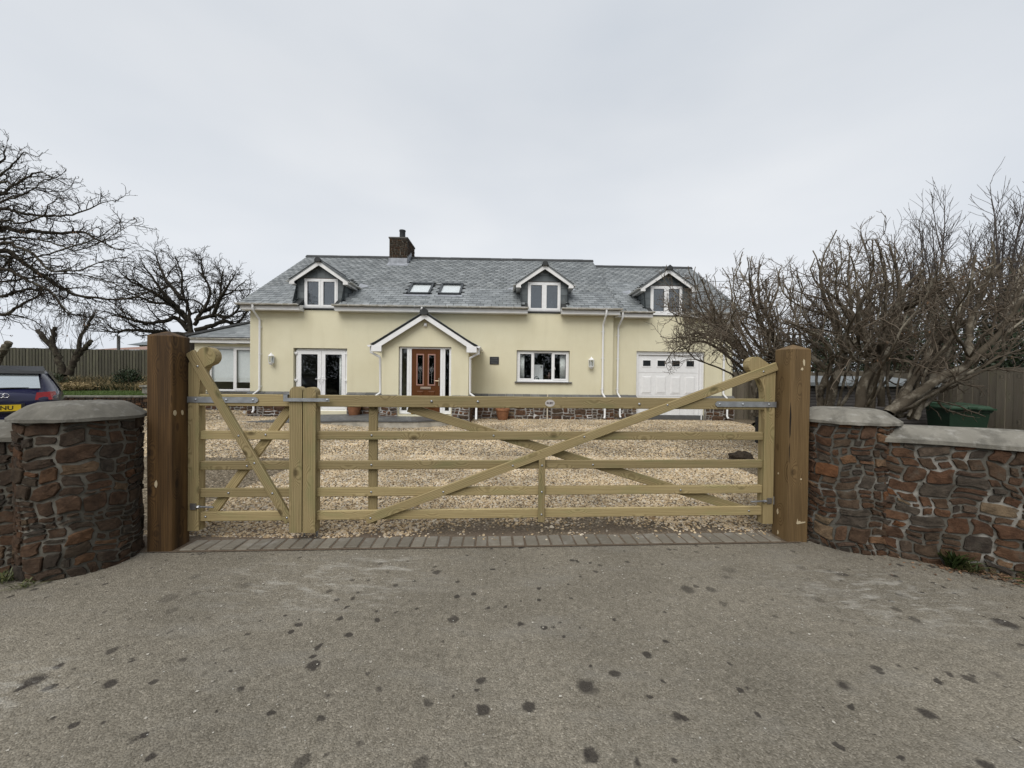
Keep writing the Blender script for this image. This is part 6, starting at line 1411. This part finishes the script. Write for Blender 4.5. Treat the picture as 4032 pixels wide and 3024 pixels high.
# --- the oak behind the sunroom
g = np.random.default_rng(5); O0 = Vector((-21.6, 26.0, .7))
oak = empty('oak_tree', O0, 0, 'wide dark bare oak standing behind the sunroom', 'tree'); trunk = Tubes(); crown = Tubes()
P, R = smooth_path([Vector((0, 0, -.2)), Vector((.05, 0, 1.4)), Vector((-.1, .1, 2.6)), Vector((-.1, 0, 3.6))], [.62, .50, .46, .42], 4, g, .05); trunk.add(P, R, 10)
lim = [[(760, 1330, 26), (740, 1255, 26), (690, 1205, 25.8), (640, 1150, 25.5), (600, 1090, 25.3), (560, 1040, 25)],
 [(750, 1300, 26), (745, 1230, 26), (720, 1160, 26.2), (715, 1080, 26.5), (690, 1010, 26.6)],
 [(765, 1280, 26), (800, 1220, 26), (830, 1150, 26.4), (800, 1080, 26.6), (790, 1020, 26.8)],
 [(770, 1260, 26), (840, 1242, 25.8), (905, 1245, 25.5), (950, 1200, 25.3), (985, 1150, 25)],
 [(770, 1300, 26), (830, 1282, 26.3), (890, 1268, 26.8), (930, 1275, 27), (970, 1230, 27.3), (1010, 1160, 27.5)],
 [(740, 1300, 26), (690, 1250, 25.7), (640, 1270, 25.4), (560, 1270, 25), (500, 1255, 24.8), (440, 1240, 24.5)],
 [(745, 1320, 26), (660, 1312, 25.8), (590, 1305, 25.5), (520, 1298, 25.2), (450, 1308, 25), (405, 1298, 24.8)],
 [(735, 1260, 26), (670, 1200, 26.5), (600, 1190, 26.9), (530, 1160, 27), (470, 1130, 27)],
 [(790, 1230, 26), (860, 1190, 26.8), (870, 1120, 27.2), (880, 1060, 27.5)], [(840, 1242, 25.8), (865, 1180, 25.5), (900, 1120, 25.2), (930, 1070, 25)],
 [(720, 1180, 26), (660, 1110, 27.2), (630, 1050, 27.8), (610, 1000, 28)], [(690, 1205, 25.8), (600, 1150, 24.6), (520, 1110, 24), (470, 1070, 23.8)]]
OS = [dict(gap=.20, len=1.9, ang=.8, gn=.2, up=.05, n=8, k=4, rr=.6, thick=.03, rmin=.017, start=.15, taper=.3), dict(gap=.22, len=.9, ang=.8, gn=.24, up=.05, n=5, k=3, rr=.6, thick=.022, rmin=.014), dict(gap=.17, len=.42, ang=.85, gn=.28, up=.04, n=3, k=3, rr=.7, thick=.025, rmin=.011)]
for l in lim:
    pts = px_limb(l); k = len(pts); r0 = .17 if len(l) > 5 else .13
    P, R = smooth_path([p - O0 for p in pts], [r0 * (1 - .8 * i / (k - 1)) for i in range(k)], 4, g, .25); trunk.add(P, R, 7); twigs(g, crown, P, R, OS, 0, None)
trunk.obj('trunk_and_limbs', BARK_O, oak); crown.obj('crown', BARK_O, oak)

# --- pollard by the fence, with a felled neighbour at the frame edge
g = np.random.default_rng(9); A0 = at_depth(262, 1478, 19.3); A0.z = .85
pol = empty('pollard_tree', A0, 0, 'pollarded tree with sawn stubs and thin upright shoots by the fence', 'tree'); trunk = Tubes(); crown = Tubes(); ends = []
for l, r0, r1 in (([(250, 1480, 19.3), (232, 1420, 19.3), (212, 1375, 19.3), (170, 1325, 19.2), (148, 1300, 19.2)], .155, .09), ([(225, 1400, 19.3), (208, 1350, 19.3), (212, 1310, 19.3), (218, 1288, 19.3)], .12, .08),
                  ([(268, 1478, 19.3), (292, 1425, 19.4), (318, 1385, 19.5), (345, 1358, 19.5), (362, 1340, 19.6)], .15, .085), ([(290, 1425, 19.4), (308, 1375, 19.4), (318, 1330, 19.4), (345, 1280, 19.4), (372, 1232, 19.4)], .11, .04)):
    pts = px_limb(l); k = len(pts); P, R = smooth_path([p - A0 for p in pts], [r0 + (r1 - r0) * i / (k - 1) for i in range(k)], 4, g, .2); trunk.add(P, R, 8); ends.append(P[-1])
    twigs(g, crown, P, R, [dict(gap=.035, len=1.05, ang=.9, gn=.06, up=.28, n=7, k=3, rr=.2, thick=.011, rmin=.010, start=.4), dict(gap=.22, len=.35, ang=.5, gn=.1, up=.1, n=3, k=3, rr=.7, rmin=.006)], 0, None)
trunk.obj('trunk_and_stubs', BARK_L, pol); crown.obj('shoots', BARK_B, pol)
sp = at_depth(8, 1385, 19.4); st_ = empty('tree_stump', Vector((sp.x, sp.y, 1.0)), 0, 'leaning sawn-off tree stem rising above the fence end', 'stump'); tt = Tubes()
P, R = smooth_path([Vector((-.6, 0, -.2)), Vector((-.35, 0, .9)), Vector((.15, 0, 1.7)), Vector((.36, 0, 2.02))], [.19, .17, .15, .14], 4, g, .1); tt.add(P, R, 8); tt.obj('stem', BARK_P, st_)

# --- pruned trees behind the right wall: pale crooked stems, cut ends, leggy shoots
def pruned(name, base, limb_px, seed, label, r0=.05, dens=1.0, zmax=None, k_twigs=True):
    g = np.random.default_rng(seed); root = empty(name, base, 0, label, 'tree'); trunk = Tubes(); crown = Tubes(); tips = []
    ext = []
    for l in limb_px:                                    # companion stems rising from the same stool
        ext.append(l)
        for _ in range(3):
            rr = l[0] if isinstance(l[0], float) else r0; pp = l[1:] if isinstance(l[0], float) else l; ox, oy, oz = g.normal() * 62, g.normal() * 26 + 12, g.normal() * .45
            ext.append((rr * g.uniform(.3, .6), *[(x + ox * min(1, .45 + .25 * i) + g.normal() * 16, y + (oy + g.normal() * 10) * (i > 0), Y + oz * min(1, .3 * i)) for i, (x, y, Y) in enumerate(pp)]))
    for l in ext:
        rr = l[0] if isinstance(l[0], float) else r0; pts = px_limb(l[1:] if isinstance(l[0], float) else l); k = len(pts)
        P, R = smooth_path([p - base for p in pts], [max(rr * .68 * (1 - .76 * i / (k - 1)), .007) for i in range(k)], 5, g, .16)
        R = R * (1 + .06 * np.sin(np.arange(len(R)) * 1.9 + seed)); trunk.add(P, R, 8)
        kf = (lambda q: q[2] + base.z < zmax) if zmax else None
        twigs(g, crown, P, R, [dict(gap=.13 / dens, len=.58, ang=.95, gn=.22, up=.05, n=7, k=4, rr=.6, thick=.026, rmin=.0048, start=.30, end_r=.5),
                               dict(gap=.085, len=.25, ang=.8, gn=.24, up=.06, n=4, k=3, rr=.65, thick=.024, rmin=.0036, end_r=.5), dict(gap=.10, len=.09, ang=.8, gn=.2, up=.05, n=2, k=3, rr=.7, rmin=.0026)], 0, kf, tips)
        for _ in range(int(2 * dens)):                    # stout cut shoots standing up from the limb
            i = g.integers(int(len(P) * .55), len(P)); L = g.uniform(.12, .34); Q, S = branch(g, P[i], np.array([g.normal() * .25, g.normal() * .25, 1.0]), L, max(R[i] * .55, .009), max(R[i] * .42, .007), 4, .08, .05); trunk.add(Q, S, 6)
    trunk.obj('stems', BARK_P, root); crown.obj('crown', BARK_T, root); catkins(g, tips, 26, LITTER, root, size=.028); return root
def gp(x, y, z=.05): return Vector((x, y, z))
pruned('pruned_tree', gp(5.55, 8.0), [
  (.075, (2985, 1640, 8.1), (2990, 1500, 8.1), (2940, 1400, 8.0), (2880, 1330, 7.8), (2830, 1250, 7.6), (2790, 1170, 7.5), (2765, 1100, 7.4)),
  (.055, (2950, 1480, 8.1), (2900, 1430, 8.1), (2850, 1390, 8.0), (2790, 1350, 7.8), (2740, 1345, 7.7), (2705, 1370, 7.6), (2665, 1378, 7.5)),
  (.05, (2960, 1440, 8.0), (2890, 1350, 7.6), (2820, 1290, 7.4), (2750, 1255, 7.3), (2680, 1245, 7.2), (2635, 1225, 7.1)),
  (.045, (2930, 1400, 8.0), (2850, 1310, 8.2), (2790, 1230, 8.4), (2740, 1190, 8.5), (2700, 1140, 8.6)),
  (.05, (2975, 1430, 8.0), (2930, 1330, 8.3), (2890, 1230, 8.5), (2880, 1150, 8.6), (2870, 1090, 8.6)),
  (.035, (2880, 1330, 7.8), (2810, 1320, 7.4), (2740, 1310, 7.2), (2680, 1330, 7.0), (2650, 1310, 7.0))], 101, 'pruned bare tree leaning its twigs across the garage corner', dens=1.25)
pruned('pruned_tree', gp(4.95, 6.4), [
  (.075, (3120, 1620, 6.5), (3105, 1500, 6.5), (3060, 1420, 6.4), (3020, 1340, 6.3), (2990, 1250, 6.2), (2960, 1160, 6.1), (2950, 1080, 6.0)),
  (.05, (3070, 1430, 6.4), (3010, 1390, 6.2), (2960, 1330, 6.0), (2920, 1270, 5.9), (2890, 1200, 5.8)),
  (.045, (3100, 1480, 6.5), (3040, 1330, 6.7), (3030, 1230, 6.8), (3060, 1150, 6.9), (3070, 1060, 7.0)),
  (.045, (3060, 1420, 6.4), (3040, 1290, 6.0), (3000, 1210, 5.8), (2985, 1120, 5.7), (2990, 1030, 5.6)),
  (.04, (3110, 1500, 6.5), (3150, 1380, 6.6), (3140, 1270, 6.7), (3110, 1180, 6.8), (3120, 1100, 6.8))], 102, 'pruned bare tree with many cut stubs behind the lighter gate post', dens=1.25)
pruned('pruned_tree', gp(4.55, 5.3), [
  (.07, (3225, 1640, 5.4), (3235, 1530, 5.4), (3270, 1440, 5.4), (3265, 1370, 5.3), (3215, 1320, 5.2), (3150, 1290, 5.1), (3090, 1262, 5.0)),
  (.075, (3260, 1640, 5.4), (3290, 1500, 5.4), (3330, 1390, 5.4), (3385, 1320, 5.4), (3420, 1220, 5.3), (3440, 1130, 5.3), (3520, 1115, 5.2)),
  (.06, (3330, 1390, 5.4), (3300, 1310, 5.3), (3250, 1180, 5.2), (3230, 1090, 5.2), (3245, 1000, 5.2)),
  (.05, (3390, 1310, 5.4), (3360, 1240, 5.5), (3320, 1210, 5.6), (3280, 1165, 5.6), (3220, 1120, 5.6), (3190, 1060, 5.6)),
  (.05, (3250, 1450, 5.4), (3190, 1400, 5.5), (3150, 1370, 5.6), (3100, 1335, 5.6)),
  (.045, (3290, 1480, 5.4), (3340, 1300, 5.8), (3350, 1180, 5.9), (3340, 1080, 6.0), (3350, 960, 6.0))], 103, 'pruned bare tree with grey moss-darkened stems beside the right pier', dens=1.2)
pruned('pruned_tree', gp(4.75, 4.75), [
  (.085, (3380, 1620, 4.9), (3400, 1510, 4.9), (3450, 1420, 4.9), (3480, 1320, 4.8), (3530, 1220, 4.8), (3570, 1130, 4.7), (3640, 1060, 4.6)),
  (.07, (3420, 1640, 5.0), (3440, 1500, 5.1), (3490, 1380, 5.2), (3520, 1290, 5.2), (3540, 1180, 5.2), (3530, 1060, 5.2), (3500, 960, 5.2)),
  (.06, (3470, 1600, 5.0), (3470, 1480, 5.0), (3500, 1350, 5.2), (3560, 1250, 5.4), (3620, 1160, 5.5), (3690, 1090, 5.5)),
  (.05, (3450, 1420, 4.9), (3400, 1330, 4.7), (3380, 1230, 4.6), (3420, 1140, 4.5), (3440, 1050, 4.5)),
  (.05, (3530, 1220, 4.8), (3600, 1200, 4.6), (3660, 1150, 4.5), (3720, 1120, 4.4))], 104, 'pruned bare tree with thick pale-patched stems behind the pier cap', dens=1.1)
pruned('pruned_tree', gp(4.78, 4.25), [
  (.085, (3500, 1625, 4.3), (3560, 1585, 4.3), (3640, 1530, 4.25), (3720, 1480, 4.2), (3800, 1440, 4.15), (3870, 1380, 4.1), (3940, 1300, 4.05), (4010, 1200, 4.0), (4060, 1120, 4.0)),
  (.05, (3820, 1420, 4.15), (3815, 1330, 4.15), (3830, 1240, 4.2), (3870, 1160, 4.2), (3900, 1080, 4.2), (3960, 1020, 4.2)),
  (.06, (3520, 1640, 4.4), (3570, 1540, 4.5), (3640, 1420, 4.6), (3700, 1330, 4.7), (3760, 1290, 4.7), (3830, 1250, 4.6), (3920, 1210, 4.5)),
  (.06, (3600, 1650, 4.5), (3640, 1560, 4.5), (3700, 1420, 4.6), (3760, 1300, 4.6), (3790, 1220, 4.6), (3840, 1140, 4.6), (3930, 1070, 4.5)),
  (.05, (3520, 1600, 4.4), (3600, 1470, 4.9), (3650, 1370, 5.1), (3650, 1270, 5.1), (3700, 1180, 5.2), (3790, 1120, 5.2)),
  (.05, (3940, 1300, 4.05), (3980, 1250, 4.3), (4000, 1150, 4.5), (4030, 1050, 4.6))], 105, 'low bare tree with one long pale limb slanting over the green bin', dens=1.1)

# --- taller bare trees beyond the boundary
def sapling(x, y, h, n, seed, label, lean=0.0, spread=.5):
    g = np.random.default_rng(seed); base = Vector((x, y, 0.0)); root = empty('bare_tree', base, 0, label, 'tree', 'bare trees beyond the right fence'); trunk = Tubes(); crown = Tubes()
    for i in range(n):
        a = g.uniform(0, 6.28); hh = h * g.uniform(.75, 1.05); P, R = branch(g, (g.normal() * .25, g.normal() * .25, -.1), (math.cos(a) * spread * .35 + lean, math.sin(a) * spread * .35, 1.0), hh, .055, .007, 12, .055, .04)
        trunk.add(P, R, 6); twigs(g, crown, P, R, [dict(gap=.15, len=1.1, ang=.5, gn=.10, up=.10, n=7, k=3, rr=.45, thick=.012, rmin=.0055, start=.25), dict(gap=.13, len=.45, ang=.62, gn=.12, up=.08, n=4, k=3, rr=.65, thick=.012, rmin=.0045)], 0, None)
    trunk.obj('stems', BARK_B, root); crown.obj('crown', BARK_B, root)
for i, (pxx, Y, h, n, lb) in enumerate(((3080, 14.5, 4.3, 5, 'slender far bare tree beyond the short fence panel'), (3200, 13.3, 4.6, 5, 'thin grey bare tree beyond the fence behind the garage-corner tree'), (3310, 12.4, 5.0, 6, 'thin grey bare tree beyond the fence behind the lighter gate post'), (3420, 11.4, 5.3, 6, 'thin grey bare tree beyond the fence behind the middle pruned tree'), (3520, 10.7, 5.5, 6, 'tall grey bare tree beyond the fence behind the shed roof'),
        (3620, 10.0, 5.7, 7, 'tall grey bare tree beyond the fence at the end of the shed'), (3720, 9.5, 5.8, 7, 'tall grey bare tree beyond the fence behind the green bin'), (3820, 9.0, 5.8, 7, 'tall grey bare tree beyond the fence past the green bin'), (3930, 8.6, 5.8, 7, 'tall grey bare tree beyond the fence above the long pale limb'), (4050, 8.2, 5.9, 7, 'tallest grey bare tree rising beyond the evergreen hedge'))):
    sapling((pxx - CX0) / FN * Y, Y, h, n, 300 + i, lb, spread=.42)

# --- dark evergreen hedge along the boundary, and the one across the lane that the windows mirror
def hedge(name, segs, n, size, mat, label, seed, thin=.0):
    Vs, Rs = [], []; r = random.Random(seed); per = n // len(segs)
    for i, (x, y, z, rx, ry, rz) in enumerate(segs):
        V, q = leaf_ball(x, y, z, rx, ry, rz, per, size, seed + i); Vs.append(V); Rs.append(q)
    V = np.concatenate(Vs); V = V.reshape(-1, 4, 3); ok = V[:, :, 2].min(1) > .02; V = V[ok].reshape(-1, 3); Q = np.concatenate(Rs).reshape(-1, 4)[ok].reshape(-1)
    root = empty(name, (segs[0][0], segs[0][1], 0), 0, label, 'hedge'); o = np_mesh('foliage', V - np.array([segs[0][0], segs[0][1], 0]), np.arange(len(V)).reshape(-1, 4), mat, root, Q)
    m = MB()
    for (x, y, z, rx, ry, rz) in segs[::2]: m.tube([(x - segs[0][0], y - segs[0][1], -.1), (x - segs[0][0] + .1, y - segs[0][1], z * .6), (x - segs[0][0], y - segs[0][1] + .1, z + rz * .5)], [.07, .05, .02], 6)
    m.build('stems', BARK_O, root)
hs = []
for i in range(13):
    y = 4.6 + i * .85; hs.append((9.75 + rng.uniform(-.1, .3), y, 1.6 + rng.uniform(-.1, .2), .7, .8, 1.6 + rng.uniform(-.3, .4)))
hs += [(8.3 + i * .6, 15.2, 1.2, .6, .6, 1.3) for i in range(4)]
hedge('evergreen_hedge', hs, 70000, .036, EVERG, 'dark evergreen hedge growing up behind the right-hand fence', 40)
hs2 = [(-22 + i * 2.9, -11.5 + rng.uniform(-.4, .4), 2.2, 2.0, 1.1, 2.6 + rng.uniform(-.4, .5)) for i in range(16)]
hedge('roadside_hedge', hs2, 30000, .16, EVERG, 'tall dark hedge on the far side of the lane', 60)

# ------------------------------------------------------------------ weeds and litter at the foot of the walls
def rw(s, t): p = Vector((3.30, 3.165)) + Vector((.869, -.496)) * s + Vector((.496, .869)) * t; return p
def tuft(name, p, n, h, w, lean, mat, label, cat, seed, broad=False):
    r = np.random.default_rng(seed); root = empty(name, (p.x, p.y, 0), 0, label, cat); Vs, q = [], []
    F3 = []
    for i in range(n):
        a = r.uniform(0, 6.28); hh = h * r.uniform(.45, 1.1); l = lean * r.uniform(.3, 1.2); d = np.array([math.cos(a), math.sin(a), 0]); e = np.array([-d[1], d[0], 0]) * w * r.uniform(.6, 1.3); o = np.array([r.normal() * .03, r.normal() * .02, 0]); b = len(Vs)
        for t, ww in ((0, .5), (.35, 1.0), (.7, .85), (1.0, .05)):
            c = o + d * l * t ** 1.4 + np.array([0, 0, hh * (t - .38 * t * t * (l / max(h, .01)))]); c[2] = max(c[2], .004); Vs += [c - e * ww, c + e * ww]
        F3 += [(b + 2 * k, b + 2 * k + 1, b + 2 * k + 3, b + 2 * k + 2) for k in range(3)]; q += [r.random()] * 8
    np_mesh('leaves', np.array(Vs), np.array(F3), mat, root, q); return root
tuft('grass_tuft', rw(.33, -.05), 60, .13, .0035, .13, TUFT, 'low tuft of fine grass where the right wall meets the pier', 'grass', 71)
tuft('weed', rw(.26, -.03), 90, .17, .010, .12, WEED, 'small leafy green weed climbing the wall beside the pier', 'weed', 72)
tuft('weed', rw(.74, -.07), 60, .16, .011, .26, WEED, 'sprawling strap-leaved weed with a yellow leaf at the wall foot', 'weed', 73)
tuft('grass_tuft', rw(1.0, -.06), 90, .13, .005, .24, TUFT, 'arching grass clump farther along the right wall foot', 'grass', 74)
tuft('weed', rw(1.42, -.02), 40, .17, .010, .07, WEED, 'upright leafy seedling against the coping wall', 'weed', 75)
tuft('grass_tuft', Vector((-3.52, 2.66)), 70, .10, .0035, .12, TUFT, 'small green grass tuft at the base of the left pier', 'grass', 76)
tuft('grass_tuft', Vector((-3.30, 2.60)), 40, .06, .003, .10, TUFT, 'thin creeping grass blades along the left pier foot', 'grass', 77)
r = np.random.default_rng(8); Vs, q = [], []
for i in range(2600):
    s, t = r.uniform(.15, 3.4), -abs(r.normal() * .07) - .01
    if i > 2300: s, t = r.uniform(-.3, 3), -abs(r.normal() * .25)
    p = rw(s, t); c = np.array([p.x, p.y, .004 + r.random() * .012]); a = r.uniform(0, 6.28); l = r.uniform(.006, .018); u = np.array([math.cos(a), math.sin(a), r.normal() * .35]) * l; v = np.array([-math.sin(a), math.cos(a), r.normal() * .35]) * l * .5
    Vs += [c - u, c + v, c + u, c - v]; q += [r.random()] * 4
tag(np_mesh('leaf_litter', np.array(Vs), np.arange(len(Vs)).reshape(-1, 4), LITTER, None, q), 'brown leaf litter drifted along the foot of the right wall', 'leaf litter', kind='stuff')
# grit scattered on the tarmac
Vs, q = [], []; r = np.random.default_rng(18)
for i in range(900):
    x, y = r.uniform(-3.2, 3.2), 3.15 - abs(r.normal()) * .9
    if y < .8: continue
    c = np.array([x, y, .003]); l = r.uniform(.003, .009); a = r.uniform(0, 6.28)
    for k in range(4): Vs.append(c + np.array([math.cos(a + k * 1.57) * l * r.uniform(.6, 1), math.sin(a + k * 1.57) * l * r.uniform(.6, 1), r.uniform(0, .5) * l]))
    q += [r.random()] * 4
GRIT = mk_leaf('pale_grit', (.22, .20, .165), (.5, .47, .41), .9)
tag(np_mesh('grit', np.array(Vs), np.arange(len(Vs)).reshape(-1, 4), GRIT, None, q), 'stray pale grit scattered over the tarmac before the gate', 'grit', kind='stuff')
